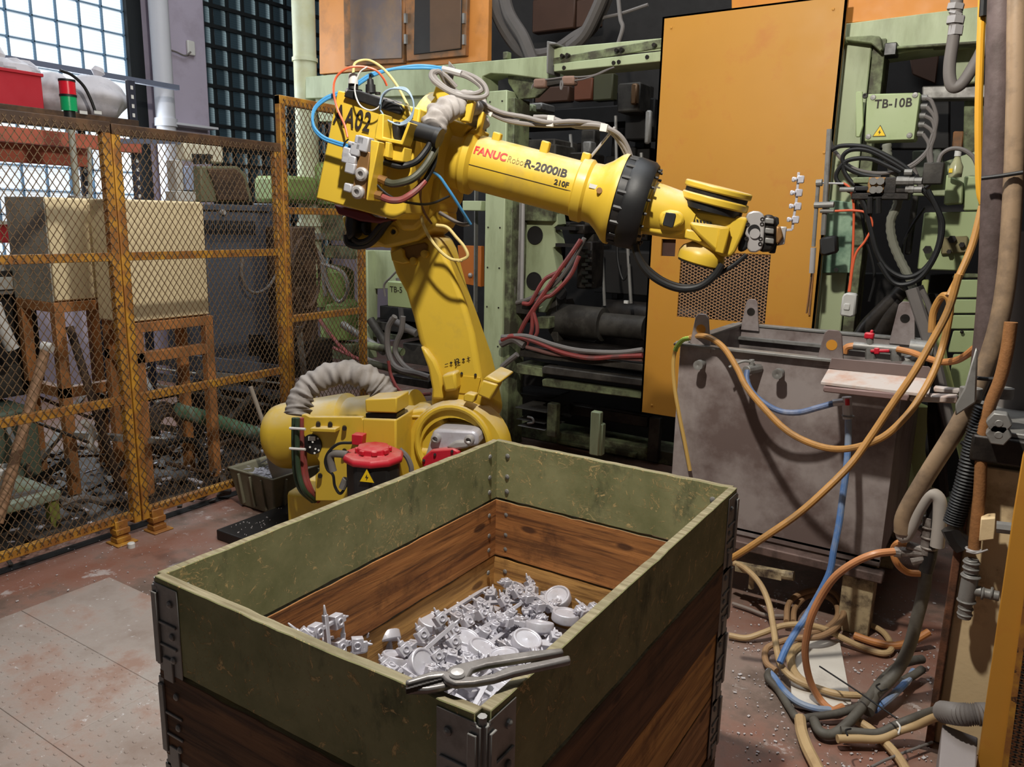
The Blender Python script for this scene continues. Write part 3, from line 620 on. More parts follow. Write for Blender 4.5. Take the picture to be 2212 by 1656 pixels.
# motor with dark red cover under the box and its black plugs
pl('motor_plate', zb2((470, 1065), (530, 1085), (700, 1120), (740, 1150), (840, 1165), (760, 1190), (640, 1175), (570, 1150), (500, 1130)), .02, .20, M('dark_red_cover', (92, 26, 34), .5, 0, .1, 5, bump=.05), bevel=.008)
pl('plug', zb2((548, 1130), (580, 1095), (618, 1170), (605, 1270), (560, 1300), (540, 1200)), .10, .19, BLK, bevel=.012)
pl('plug', zb2((640, 1180), (680, 1170), (680, 1240), (700, 1260), (670, 1270), (640, 1230)), .10, .16, BLK, bevel=.01)
cb = MB().tube([rp(*p, .15) for p in zb2((560, 1260), (570, 1310), (620, 1330), (690, 1320), (750, 1270), (800, 1200), (835, 1160))], .018)
cb.tube([rp(*p, .17) for p in zb2((600, 1290), (640, 1310), (700, 1290), (760, 1220), (800, 1170))], .012); cb.tube([rp(*p, .15) for p in zb2((690, 1250), (715, 1270), (700, 1300), (660, 1300))], .005)
R('motor_cable', cb, BLK)
# forearm: a turned casting around the J4 axis
Sp = rp(903, 318, 0); J5 = rp(1545, 486, 0); AX = (J5 - Sp).normalized(); BX = RN.cross(AX); BX = BX if BX.z > 0 else -BX; LF = (J5 - Sp).length
def fa(t, b=0.0, n_=0.0): return Sp + AX * (t * LF) + BX * b + RN * n_
def tp(px): return (rp(px, 0.262 * (px - 903) + 318, 0) - Sp).length
D = lambda px: tp(px)
R('shoulder_flange', MB().lathe(Sp, AX, [(D(915), .23), (D(933), .245), (D(940), .245), (D(944), .235), (D(966), .235), (D(970), .22)], 44))
R('forearm_tube', MB().lathe(Sp, AX, [(D(962), .19), (D(974), .15), (D(985), .128), (D(1008), .128), (D(1014), .137), (D(1026), .137), (D(1032), .112), (D(1130), .112), (D(1235), .112), (D(1246), .114),
    (D(1250), .128), (D(1268), .128), (D(1274), .118), (D(1290), .12), (D(1305), .14), (D(1322), .172), (D(1330), .182), (D(1337), .182)], 48))
R('forearm_shell', MB().lathe(Sp, AX, [(D(1028), .1), (D(1032), .113), (D(1240), .113), (D(1246), .1)], 6, ref=RN), bevel=.01) if False else None
R('dark_spacer', MB().lathe(Sp, AX, [(D(1336), .175), (D(1356), .172)], 40), BLKP)
R('black_ring', MB().lathe(Sp, AX, [(D(1352), .165), (D(1354), .176), (D(1360), .182), (D(1392), .176), (D(1400), .165), (D(1402), .12)], 44), BLK)
bb = MB()
for i in range(18):
    a = i * 2 * math.pi / 18; v = BX * math.cos(a) + RN * math.sin(a); c = Sp + AX * D(1340) + v * .172; bb.cyl(c, c + AX * .035, .009, n=6); c2 = Sp + AX * D(1401) + v * .15; bb.cyl(c2, c2 + AX * .012, .006, n=6)
pieces('ring_bolt', bb, BLKP, rob)
bb = MB()
for i in range(14):
    a = i * 2 * math.pi / 14 + .2; v = BX * math.cos(a) + RN * math.sin(a); c = Sp + AX * D(957) + v * .236; bb.cyl(c - v * .006, c + v * .014, .014, n=6)
pieces('flange_bolt', bb, BLKP, rob)
for x, hgt in ((1062, .03), (1163, .045), (1250, .04)):
    c = Sp + AX * D(x) + BX * .10 + RN * .02; R('mounting_boss', MB().obox(c + BX * hgt * .4, AX, RN, BX, .035, .04, hgt + .02), bevel=.006)
sx_ = Sp + AX * D(1288); v = (RN * .95 + BX * .1).normalized(); R('grease_nipple', MB().cyl(sx_ + AX * .03 + v * .128, sx_ + AX * .03 + v * .15, .012, n=10), BRASS); R('small_label', MB().obox(sx_ + v * .122 + AX * .0 + BX * .012, AX, BX, v, .035, .016, .002), WHT)
# lettering along the tube
def tubetext(nm, s, px, size, bofs, mat, sx=1.0, bold=0):
    # wrap flat lettering around the tube
    cu = bpy.data.curves.new(nm, 'FONT'); cu.body = s; cu.size = size; cu.extrude = .0006; cu.offset = bold
    o_ = bpy.data.objects.new('tmp', cu); COL.objects.link(o_); bpy.context.view_layer.update()
    me = bpy.data.meshes.new_from_object(o_.evaluated_get(bpy.context.evaluated_depsgraph_get())); bpy.data.objects.remove(o_); rr = .1135; t0 = D(px)
    for q in me.vertices:
        a = (q.co.y + bofs) / rr; q.co = Sp + AX * (t0 + q.co.x * sx) + (RN * math.cos(a) + BX * math.sin(a)) * (rr + q.co.z) - wloc(rob)
    me.materials.clear(); me.materials.append(mat); me.name = nm; o = bpy.data.objects.new(nm, me); COL.objects.link(o); o.parent = rob
tubetext('red_lettering', 'FANUC', 1034, .046, .034, TXTR, .92, .0016)
tubetext('thin_lettering', 'Robot', 1104, .040, .034, M('faded_grey_print', (150, 130, 60), .6, 0, .1, 5), .8)
tubetext('black_lettering', 'R-2000iB', 1140, .047, .032, TXTB, 1.02, .0014)
tubetext('black_lettering', '210F', 1208, .028, -.004, TXTB, 1.1, .0008)
ln = MB(); 
for i in range(24):
    a = -.014 / .1135; q0 = Sp + AX * (D(1026) + (D(1245) - D(1026)) * i / 24) ; q1 = Sp + AX * (D(1026) + (D(1245) - D(1026)) * (i + 1) / 24); v = RN * math.cos(a) + BX * math.sin(a); ln.bar(q0 + v * .1132, q1 + v * .1132, .0012, .002)
R('label_outline', ln, TXTB)
# wrist
R('wrist_neck', MB().lathe(Sp, AX, [(D(1398), .12), (D(1404), .105), (D(1430), .10), (D(1462), .094), (D(1480), .088), (D(1500), .08)], 32))
R('wrist_lower_rib', MB().prism([rp(*p, -.05) for p in zw((20, 700), (600, 760), (590, 830), (400, 880), (20, 800))], RN * .12), bevel=.02)
R('patch_boss', MB().prism([rp(*p, .085) for p in zw((250, 640), (290, 560), (400, 540), (520, 560), (580, 640), (560, 720), (450, 785), (330, 770), (265, 730))], RN * .022), bevel=.012)
R('black_patch', MB().prism([rp(*p, .108) for p in zw((340, 572), (460, 588), (468, 610), (430, 760), (410, 768), (305, 735), (300, 715))], RN * .004), BLK, bevel=.004)
pl('wrist_housing', zw((560, 560), (640, 520), (900, 560), (1380, 640), (1310, 860), (1220, 1060), (1160, 1140), (1040, 1130), (900, 1060), (640, 900), (590, 780)), -.11, .07, bevel=.02, seg=3)
pl('housing_step', zw((640, 690), (960, 730), (1150, 760), (1080, 1100), (960, 1060), (740, 860), (650, 760)), .06, .10, bevel=.012)
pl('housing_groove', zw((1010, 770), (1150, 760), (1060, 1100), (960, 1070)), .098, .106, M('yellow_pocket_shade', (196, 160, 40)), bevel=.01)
c = rp(*zw((980, 330))[0], 0); T_ = lambda px, py, o=0: rp(*zw((px, py))[0], o)
ax5 = (T_(975, 250) - T_(900, 620)).normalized()
cc = T_(965, 330); rr5 = (T_(580, 200) - T_(1420, 390)).length / 2
e5 = RN * .78 + RD * 0
def disc5(nm, px, py, rad, th, mat, bv=.006):
    o5 = T_(px, py); V5 = (CAM - o5).normalized(); a5 = (BX - V5 * (BX.dot(V5) - .02)).normalized(); R(nm, MB().lathe(o5 - a5 * th / 2, a5, [(0, rad), (th, rad)], 40), mat, bevel=bv)
disc5('wrist_disc', 1000, 290, rr5, .025, YEL); disc5('disc_gap', 978, 350, rr5 * .93, .020, DRK, 0); disc5('wrist_disc', 955, 435, rr5 * 1.0, .030, YEL); disc5('disc_gap', 920, 520, rr5 * .90, .028, BLKP, 0)
o5 = T_(790, 1120); a5 = (BX * .99 + RN * .06).normalized(); rc5 = (T_(480, 1060) - T_(1060, 1180)).length / 2
R('wrist_cap', MB().lathe(o5 - a5 * .03, a5, [(0, rc5 * .93), (.004, rc5 * .95), (.006, rc5 * .99), (.035, rc5), (.055, rc5 * .9), (.078, rc5 * .55), (.08, 0)], 36))
R('cap_seam', MB().lathe(o5 - a5 * .034, a5, [(0, rc5 * .93), (.005, rc5 * .94)], 36), BLKP)
pl('wrist_front_wedge', zw((590, 780), (700, 800), (800, 940), (760, 960), (570, 900)), .02, .09, bevel=.01)
vs_ = MB()
for i in range(6): x = 680 + i * 42; vs_.prism([rp(*p, .065) for p in zw((x, 650 + i * 9), (x + 26, 655 + i * 9), (x + 30, 690 + i * 9), (x + 4, 682 + i * 9))], RN * .012)
pieces('vent_slot', vs_, BLK, rob)
# wrist flange, gripper
pl('wrist_flange', zw((1290, 640), (1370, 650), (1400, 800), (1380, 1020), (1320, 1070), (1250, 1070)), -.09, .03, BLKP, bevel=.01)
pl('adapter_plate', zw((1345, 640), (1375, 575), (1440, 555), (1520, 560), (1570, 600), (1588, 680), (1570, 960), (1545, 1040), (1470, 1080), (1400, 1075), (1365, 1030), (1375, 900), (1335, 850), (1380, 700)), .00, .07, STL, bevel=.006)
R('adapter_hole', MB().cyl(rp(*zw((1448, 800))[0], .066), rp(*zw((1448, 800))[0], .072), .0225, n=20), BLKP); R('adapter_pin', MB().cyl(rp(*zw((1458, 840))[0], .066), rp(*zw((1458, 840))[0], .076), .019, n=20), STL)
hs = MB()
for p in zw((1553, 660), (1548, 722), (1530, 908), (1526, 970), (1355, 905), (1370, 725)): hs.lathe_open(rp(*p, .069), RN, [(0, .0085), (.003, .008), (.003, .004), (.0005, .0035), (.0005, 0)], 10)
pieces('plate_screw', hs, DRK, rob)
gb = MB(); gc = rp(*zw((1650, 840))[0], .02)
pl('gripper_body', zw((1580, 600), (1680, 600), (1735, 660), (1730, 960), (1670, 1070), (1520, 1075), (1570, 960)), -.04, .06, DRK, bevel=.012)
for k in range(3):
    y = 640 + k * 125; pl('gripper_rib', zw((1590, y), (1700, y + 14), (1700, y + 84), (1585, y + 70)), .058, .07, GALV, bevel=.004)
pl('gripper_back', zw((1700, 620), (1760, 640), (1765, 720), (1740, 740), (1740, 980), (1715, 1090), (1640, 1090), (1690, 980)), -.05, .02, BLKP, bevel=.004)
pl('gripper_jaw', zw((1725, 740), (1790, 760), (1820, 880), (1760, 970), (1715, 960)), -.02, .05, BRASS, bevel=.01)
pl('gripper_jaw', zw((1780, 750), (1865, 755), (1855, 800), (1835, 975), (1740, 995), (1800, 900)), -.02, .03, STL, bevel=.004)
cp = thing('held_casting', 'slim cast aluminium runner with four small blocks held upright by the robot gripper', 'casting', rp(1700, 500, .01))
pts = [rp(*p, .02) for p in zw((1830, 800), (1930, 790), (1945, 650), (1975, 480), (1990, 320), (2005, 150), (2010, 70))]
rb = MB()
for a, b_ in zip(pts[:-1], pts[1:]): rb.bar(a, b_, .009, .009, RN)
put('runner', rb, ALU, cp, bevel=.001, seg=1)
for p in zw((1940, 665), (1968, 497), (1982, 328), (2004, 160)):
    c = rp(*p, .02); m = MB().obox(c + RD * .008, RD, RN, (0, 0, 1), .026, .024, .028); m.obox(c - RD * .016, RD, RN, (0, 0, 1), .014, .016, .018); m.obox(c + RN * .014 - RD * .01, RD, RN, (0, 0, 1), .012, .012, .012)
    put('bracket_block', m, ALU, cp, bevel=.003, seg=1)
# ---------------------------------------------------------------- AA02 box on the elbow
bn = RN
bxA = [rp(*p, .40) for p in zb2((500, 338), (1030, 455), (930, 1130), (850, 1165), (360, 1030))]
box = R('control_box', MB().prism(bxA, -RN * .26), YEL, bevel=.006)
# connector block on its top edge
cbm = pl('connector_block', zb2((535, 380), (560, 335), (640, 340), (900, 430), (920, 465), (900, 498)), .20, .42, BLKP, bevel=.006)
R('connector_top', MB().prism([rp(*zb2((x, y))[0], o) for x, y, o in ((560, 333, .3), (915, 425, .3), (905, 455, .41), (548, 350, .41))], (0, 0, .006)), M('grey_connector_face', (120, 116, 112), .5, 0, .1, 6), bevel=.002)
k = MB()
for x, y in ((690, 380), (735, 392), (757, 360), (800, 405), (845, 420), (700, 355), (640, 345)): k.cyl(rp(*zb2((x, y + 8))[0], .37), rp(*zb2((x, y - 8))[0], .37), .011, n=12)
pieces('round_socket', k, DRK, rob)
pg = MB()
for (a, b_) in (((600, 335), (602, 225)), ((712, 358), (708, 240))):
    p0 = rp(*zb2(a)[0], .36); p1 = rp(*zb2(b_)[0], .36); v = p1 - p0; pg.cyl(p0, p0 + v * .45, .020, .019, 12); pg.cyl(p0 + v * .45, p0 + v * .75, .014, .012, 12); pg.cyl(p0 + v * .75, p1, .007, .004, 8)
pieces('cable_plug', pg, BLK, rob); R('white_plug', MB().cyl(rp(*zb2((600, 300))[0], .37), rp(*zb2((602, 235))[0], .37), .0185, n=12), WHT)
# box lettering
p0 = rp(*zb2((472, 545))[0], .406); p1 = rp(*zb2((900, 662))[0], .406); text('box_lettering', 'AA02 R1', p0, p1 - p0, (0, 0, 1), .100, TXTB, rob, sx=.60, spacing=1.12, bold=.0018)
# manifold, valves and brackets in front of the box
pl('brass_manifold', zh((500, 115), (618, 150), (560, 672), (405, 628)), .42, .46, BRASS, bevel=.003)
pl('bracket_plate', zh((625, 10), (720, 30), (590, 690), (570, 680), (608, 290)), .44, .56, YEL, bevel=.003)
pl('bracket_channel', zh((655, 25), (1000, 90), (985, 260), (800, 230), (780, 200), (690, 200), (640, 310), (605, 290)), .42, .50, YEL, bevel=.004)
pl('bracket_post', zh((790, 30), (835, 40), (825, 210), (775, 195)), .48, .54, YEL, bevel=.002)
ms = MB()
for p in zh((533, 395), (490, 595)): ms.lathe_open(rp(*p, .46), RN, [(0, .026), (.012, .026), (.02, .019), (.02, .011), (.006, .010), (.006, 0)], 14)
pieces('manifold_screw', ms, STL, rob)
vb = MB()
for (a, sx_, sy_) in (((560, 60), .06, .07), ((480, 120), .05, .06), ((380, 160), .04, .05), ((380, 215), .045, .05), ((440, 240), .04, .04), ((420, 330), .05, .05), ((395, 548), .04, .04), ((530, 20), .05, .04), ((440, 60), .04, .02)):
    vb.obox(rp(*zh(a)[0], .45), AX, BX, RN, sx_ * .8, sy_ * .8, .05)
pieces('pneumatic_valve', vb, M('white_valve_metal', (190, 190, 196), .4, .3, .1, 10), rob, bevel=.005)
pl('yellow_tag', zh((345, 30), (375, 20), (440, 70), (440, 90), (370, 90)), .43, .44, YEL, bevel=.002)
pl('port_frame', zb2((770, 490), (795, 490), (790, 640), (905, 660), (950, 540), (965, 545), (915, 690), (735, 650), (760, 500)), .44, .52, YEL, bevel=.003)
# black elbow fitting, fabric-wrapped hose over the shoulder
eb = MB().tube([rp(*p, .42) for p in zb2((950, 585), (1000, 600), (1150, 640))], .034, 18); R('elbow_fitting', eb, BLK)
R('fitting_flange', MB().prism([rp(*p, .38) for p in zb2((905, 570), (935, 555), (965, 565), (950, 680), (915, 665))], RN * .1), BLK, bevel=.01)
R('fitting_mouth', MB().cyl(rp(*zb2((1130, 640))[0], .44), rp(*zb2((1155, 650))[0], .44), .038, n=20), BLK)
SLV = M('grey_fabric_sleeve', (156, 150, 146), .8, 0, .12, 5, dirt=(110, 104, 100), dt=.55, ds=7, da=.6, bump=.3, bs=30)
def sleeve(nm, pts, offs, r, seed=1, fold=.14):
    b = MB(); P = smooth([rp(*p, o) for p, o in zip(pts, offs)], 14); rr = random.Random(seed); n = 24; vs = []; prev = None; ph = [rr.uniform(0, 6.28) for _ in range(6)]; m = len(P)
    for i, p in enumerate(P):
        t = (P[min(i + 1, m - 1)] - P[max(0, i - 1)]).normalized(); x = (prev - t * prev.dot(t)).normalized() if prev else frame(t)[0]; prev = x; y = t.cross(x)
        for k in range(n):
            q = 2 * math.pi * k / n; f = 1 + fold * (math.sin(i * .8 + .9 * math.sin(i * .37) + ph[0] + 2.2 * math.sin(q + ph[1])) * .5 * (.25 + math.sin(q / 2 + ph[5]) ** 2) + math.sin(q * 3 + i * .53 + ph[2]) * .3 + math.sin(i * .47 + q * 2 + ph[3]) * .35 + math.sin(i * 1.3 - q * 2 + ph[4]) * .25); f *= (1 if 1 < i < m - 2 else .9)
            vs.append(p + (x * math.cos(q) + y * math.sin(q)) * r * f)
    fs = [(i * n + k, i * n + (k + 1) % n, (i + 1) * n + (k + 1) % n, (i + 1) * n + k) for i in range(m - 1) for k in range(n)] + [tuple(range(n)), tuple(range((m - 1) * n, m * n))]
    return R(nm, b.add(vs, fs), SLV, ang=60)
sleeve('hose_sleeve', zb2((1110, 600), (1130, 520), (1190, 470), (1270, 430), (1330, 420), (1390, 470), (1390, 600)), (.38, .34, .28, .2, .12, .02, -.06), .044, 3, .22)
pl('hose_bracket', zb2((1125, 310), (1215, 320), (1245, 350), (1160, 440), (1085, 470), (1090, 420)), .10, .13, YEL, bevel=.006)
pl('hose_bracket', zb2((1330, 395), (1370, 405), (1340, 545), (1275, 535)), .18, .22, YEL, bevel=.006)
pl('hose_bracket', zb2((1400, 470), (1435, 475), (1400, 630), (1340, 615), (1350, 590), (1385, 590)), .05, .09, YEL, bevel=.006)
pl('shoulder_casting', zb2((1040, 620), (1120, 480), (1340, 560), (1290, 660), (1380, 690), (1210, 720), (1170, 900), (1150, 1040), (1080, 1120), (960, 1150)), -.22, .10, YEL, bevel=.04, seg=4)
pl('bracket_flag', zb2((1210, 152), (1250, 195), (1225, 305), (1195, 290)), .14, .15, GALV, bevel=.001)
# hoses on the arm
def hz(nm, zf_, pts, off, r, mat, n=8, **k):
    offs = off if isinstance(off, (list, tuple)) else [off] * len(pts); return R(nm, MB().tube([rp(*p, o) for p, o in zip(zf_(*pts), offs)], r, n, **k), mat)
hz('black_hose', zh, [(700, 230), (800, 265), (930, 300), (1040, 290), (1150, 240), (1250, 120), (1300, 30)], [.48, .48, .48, .47, .46, .44, .43], .0125, BLK, 10)
hz('olive_hose', zh, [(800, 480), (870, 500), (960, 490), (1080, 450), (1190, 360), (1280, 240), (1340, 120), (1350, 30)], [.5, .5, .5, .49, .47, .45, .43, .42], .0145, M('olive_black_hose', (66, 66, 52), .4, 0, .1, 5), 10)
hz('red_hose', zh, [(755, 650), (850, 685), (960, 680), (1060, 630), (1150, 560), (1230, 470)], [.5, .5, .49, .48, .46, .44], .013, REDH, 10)
hz('black_hose', zh, [(1220, 490), (1270, 400), (1330, 270), (1360, 60)], [.44, .43, .42, .40], .011, BLK, 10)
hz('thin_black_cable', zh, [(620, 310), (640, 420), (720, 540), (840, 640), (1000, 700), (1200, 730), (1340, 710), (1500, 640)], [.5, .5, .5, .49, .45, .36, .28, .2], .005, BLK)
ft = MB()
for (a, b_) in (((690, 430), (800, 475)), ((620, 605), (755, 640))): ft.cyl(rp(*zh(a)[0], .5), rp(*zh(b_)[0], .5), .013, .017, 8)
pieces('brass_fitting', ft, BRASS, rob)
hz('cream_cable', zh, [(1185, 700), (1180, 800), (1215, 960), (1290, 1110), (1400, 1250), (1520, 1340), (1650, 1360)], [.2] * 7, .0065, M('cream_cable', (206, 186, 120), .5, 0, .08, 5), 8)
hz('cream_cable', zb2, [(1130, 1200), (1200, 1215), (1260, 1280), (1310, 1340), (1330, 1400), (1270, 1430)], .2, .0065, M('cream_cable', (206, 186, 120)), 8)
hz('blue_air_tube', zb2, [(1095, 850), (1150, 890), (1200, 960), (1240, 1020), (1290, 1100), (1350, 1195)], [.25, .24, .22, .2, .16, .1], .006, LBLU)
hz('grey_cable', zb2, [(1345, 1195), (1290, 1195), (1220, 1160), (1150, 1120)], .1, .008, GREY)
for dy in (0, 14):
    hz('blue_air_tube', zb2, [(520, 350 + dy), (420, 390 + dy), (350, 460 + dy), (345, 560 + dy), (400, 630 + dy), (480, 665 + dy), (600, 700 + dy)], [.38, .4, .42, .44, .45, .45, .45], .0055, LBLU)
    hz('blue_air_tube', zb2, [(630, 290 + dy), (720, 235 + dy), (850, 205), (980, 185 + dy), (1080, 185 + dy), (1180, 200 + dy)], [.3, .28, .25, .22, .2, .16], .006, LBLU)
hz('orange_cable', zb2, [(565, 640), (545, 560), (500, 460), (475, 350), (490, 260), (560, 200), (650, 188), (740, 210), (790, 260), (815, 310)], [.44, .43, .42, .42, .42, .42, .4, .38, .36, .34], .0042, M('orange_cable', (222, 100, 64), .4, 0, .05, 5))
hz('cream_cable', zb2, [(600, 230), (610, 170), (660, 148), (720, 155), (800, 210), (880, 310), (950, 440), (975, 520)], [.36, .35, .33, .33, .34, .37, .42, .46], .005, M('cream_cable', (206, 186, 120)))
for a in range(3): hz('grey_cable', zb2, [(770, 470 - a * 20), (790, 380 - a * 8), (850, 330), (940, 330 + a * 8), (985, 420), (970, 500 + a * 12), (900, 550 + a * 6), (820, 530), (775, 470)], .46 + a * .01, .0032, M('blue_grey_cable', (140, 160, 180), .4, 0, .05, 5))
hz('white_wire', zb2, [(690, 190), (640, 230), (610, 330), (640, 430), (710, 468), (770, 440), (800, 360), (870, 320)], .44, .003, WHT)
hz('thin_black_cable', zb2, [(570, 650), (540, 690), (550, 770), (620, 820)], .46, .003, BLK)
hz('twisted_wire', zb2, [(985, 690), (1000, 780), (1010, 850), (1030, 960), (1030, 1050), (1060, 1130), (1100, 1190)], [.35, .35, .33, .3, .25, .2, .15], .005, M('brown_wire', (110, 80, 60)))
# grey hose loop on top and the bundle to the wrist
HM = M('ribbed_grey_hose', (126, 120, 116), .6, 0, .1, 9, bump=.1)
hz('hose_loop', zb2, [(1200, 215), (1290, 225), (1380, 260), (1440, 310), (1450, 370), (1380, 390), (1260, 370), (1150, 310), (1100, 260), (1110, 220), (1180, 240), (1260, 320)], [.14, .14, .15, .16, .18, .22, .24, .24, .22, .2, .18, .16], .0095, HM, 8)
hz('hose_loop', zb2, [(1220, 225), (1320, 250), (1400, 300), (1420, 340), (1350, 365), (1230, 345), (1150, 290), (1120, 245), (1150, 220), (1200, 300), (1330, 395), (1400, 425), (1500, 490), (1660, 540)], [.15, .15, .15, .16, .2, .22, .22, .2, .2, .15, .1, .08, .05, .03], .0095, HM, 8)
zt = zq(2.7309, 640, 0)
hz('wrist_hose', zt, [(1050, 590), (1120, 650), (1240, 710), (1400, 735), (1550, 740), (1700, 735), (1800, 745), (1900, 790), (1960, 880), (2000, 1030)], [.08, .06, .04, .03, .03, .03, .03, .02, .0, -.02], .0092, HM, 8)
hz('wrist_hose', zt, [(1065, 590), (1200, 660), (1350, 690), (1480, 720), (1640, 715), (1800, 735), (1860, 770), (1930, 850), (1975, 950), (1995, 1030)], [.08, .06, .04, .06, .05, .0, .0, .0, -.01, -.02], .0092, HM, 8, ridge=.04)
hz('wrist_hose', zt, [(1400, 690), (1500, 695), (1650, 745), (1780, 750), (1870, 790), (1940, 900), (1985, 1030)], [.03, .03, .02, -.01, -.01, -.02, -.03], .0092, HM, 8)
tie = MB()
for a, b_ in (((1150, 635), (1130, 680)), ((1505, 680), (1495, 745)), ((1820, 730), (1810, 775))): tie.bar(rp(*zt(a)[0], .06), rp(*zt(b_)[0], .06), .008, .03)
pieces('cable_tie', tie, WHT, rob)
hz('hose_support_rod', zt, [(1690, 1000), (1710, 960), (1880, 750)], .0, .006, STL, sub=3)
hz('black_wrist_hose', zf, [(1130, 860), (1150, 940), (1200, 1020), (1280, 1080), (1380, 1115), (1480, 1105), (1560, 1050), (1610, 980)], .06, .0145, BLK, 10)
hz('black_wrist_hose', zf, [(1140, 860), (1160, 940), (1215, 1010), (1300, 1070), (1400, 1100), (1500, 1090), (1600, 1030), (1680, 980), (1740, 930)], .04, .009, BLK, 10)
hz('air_fitting', zb2, [(1170, 205), (1215, 215), (1290, 235)], .16, .013, STL, 8, sub=2)
# ---------------------------------------------------------------- balancer, connector panel and motor at the base
c0 = rp(592, 945, -.32); c1 = rp(905, 900, -.30); bd = (c1 - c0).normalized(); Lb = (c1 - c0).length
R('balancer', MB().lathe(c0, bd, [(-.0, .03), (.004, .10), (.02, .148), (.05, .168), (.09, .175), (Lb * .55, .175), (Lb * .57, .15), (Lb, .14)], 36))
pan = zr((228, 1092), (250, 1092), (275, 1105), (555, 1105), (560, 1118), (742, 1118), (750, 1500), (690, 1560), (303, 1560), (303, 1420), (325, 1400), (325, 1350), (270, 1260), (232, 1190))
pl('connector_panel', pan, .26, .285, YEL, bevel=.004)
pl('panel_side_box', zr((560, 1112), (742, 1118), (745, 1480), (560, 1480)), .02, .29, YEL, bevel=.008)
pl('top_block', zr((572, 1010), (745, 1000), (745, 1085), (575, 1080)), .16, .30, YEL, bevel=.006)
pl('panel_lug', zr((575, 1085), (745, 1085), (742, 1112), (575, 1108)), .18, .28, BLKP, bevel=.004)
lp = MB()
for p in zr((320, 1138), (385, 1140), (462, 1160), (462, 1285), (330, 1418)): lp.cyl(rp(*p, .28), rp(*(p[0], p[1] + 3), .31), .010, n=10)
pieces('panel_pin', lp, DRK, rob); pl('panel_ledge', zr((275, 1165), (412, 1170), (412, 1190), (275, 1185)), .28, .33, YEL, bevel=.003)
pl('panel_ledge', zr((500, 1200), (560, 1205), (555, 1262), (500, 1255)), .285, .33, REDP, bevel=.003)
R('round_socket_panel', MB().lathe(rp(*zr((293, 1250))[0], .28), RN, [(0, .046), (.012, .045), (.014, .04), (.014, 0)], 28), BLKP)
pn = MB()
for p in zr((290, 1240), (275, 1268), (305, 1278), (300, 1300), (318, 1222), (322, 1285)): pn.cyl(rp(*p, .298), rp(*p, .303), .0045, n=8)
pn.prism([rp(*p, .298) for p in zr((268, 1210), (305, 1210), (305, 1232), (268, 1232))], RN * .004); pieces('socket_pin', pn, WHT, rob)
# red capped black motor
mcx = rp(808, 1040, .42); mb_ = Vector((mcx.x, mcx.y, .06)); top = rp(808, 980, .42).z
R('motor_can', MB().lathe(mb_, (0, 0, 1), [(.0, .10), (.02, .112), (top - .075, .112), (top - .07, .10)], 10, ref=RN), BLKP, bevel=.01)
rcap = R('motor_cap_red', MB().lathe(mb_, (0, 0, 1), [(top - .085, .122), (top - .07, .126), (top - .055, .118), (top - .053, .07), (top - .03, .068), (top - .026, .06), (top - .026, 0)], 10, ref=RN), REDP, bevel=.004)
kb = MB()
for i in range(8): a = i * math.pi / 4; v = Vector((math.cos(a), math.sin(a), 0)); kb.obox(mb_ + Vector((0, 0, top - .04)) + v * .062, v, v.cross(Vector((0, 0, 1))), (0, 0, 1), .024, .024, .02)
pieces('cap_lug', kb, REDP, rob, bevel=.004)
def warn(nm, p0, w_, xa, ya, par, n_, sign='tri'):
    xa = Vector(xa).normalized(); ya = Vector(ya).normalized(); h_ = w_ * .87; n_ = Vector(n_)
    def tri(k, z, mat, q):
        c = p0 + ya * h_ / 3; P = [p0 - xa * w_ / 2, p0 + xa * w_ / 2, p0 + ya * h_]; P = [c + (v - c) * k + n_ * z for v in P]; put(q, MB().prism(P, n_ * .001), mat, par)
    tri(1, 0, TXTB, nm + '_border'); tri(.86, .001, YWARN, nm)
    c = p0 + ya * h_ * .36 + n_ * .0022; s_ = w_ * .2
    put(nm + '_bolt_symbol', MB().prism([c + xa * x * s_ + ya * y * s_ for x, y in ((.1, 1), (-.5, -.1), (-.05, -.05), (-.2, -1), (.5, .2), (.05, .12))], n_ * .0008), TXTB, par)
q = rp(793, 1042, .535); warn('warning_triangle', q, .07, RD, (0, 0, 1), rob, RN)
hz('motor_plug', zr, [(480, 1310), (440, 1305), (395, 1305), (385, 1330), (392, 1370), (400, 1400)], .46, .016, GREY, 12)
hz('motor_cable', zr, [(500, 1245), (430, 1250), (380, 1290), (358, 1340), (370, 1390), (400, 1420), (410, 1480), (440, 1520), (475, 1470)], .47, .006, BLK)
hz('white_fitting', zr, [(450, 1490), (462, 1460), (470, 1440)], .47, .015, GALV, 10, sub=2)
hz('motor_cable', zr, [(760, 1280), (800, 1320), (822, 1370), (825, 1400)], .3, .012, GREY)
# sleeve arch and hoses down the front of the panel
sleeve('cable_sleeve', zr((205, 1095), (215, 1030), (260, 950), (350, 890), (470, 865), (580, 890), (650, 940), (700, 1010)), (.20, .18, .15, .12, .08, .06, .04, .04), .054, 9, .2)
for i, (dx, mt, of) in enumerate(((0, M('green_black_hose', (48, 66, 48), .4, 0, .1, 5), .30), (18, M('green_black_hose', (48, 66, 48)), .33), (42, REDH, .30), (56, REDH, .27))):
    hz('down_hose', zr, [(190 + dx * .9, 1110), (188 + dx, 1250), (195 + dx, 1400), (225 + dx, 1500), (290 + dx * .7, 1560)], [of, of, of, of, of - .08], .0115, mt, 10)
tie = MB()
for y in (1168, 1278): tie.tube([rp(*zr((x, y + (x - 205) * .06))[0], .35) for x in (165, 205, 250)], .006)
pieces('cable_tie', tie, WHT, rob)
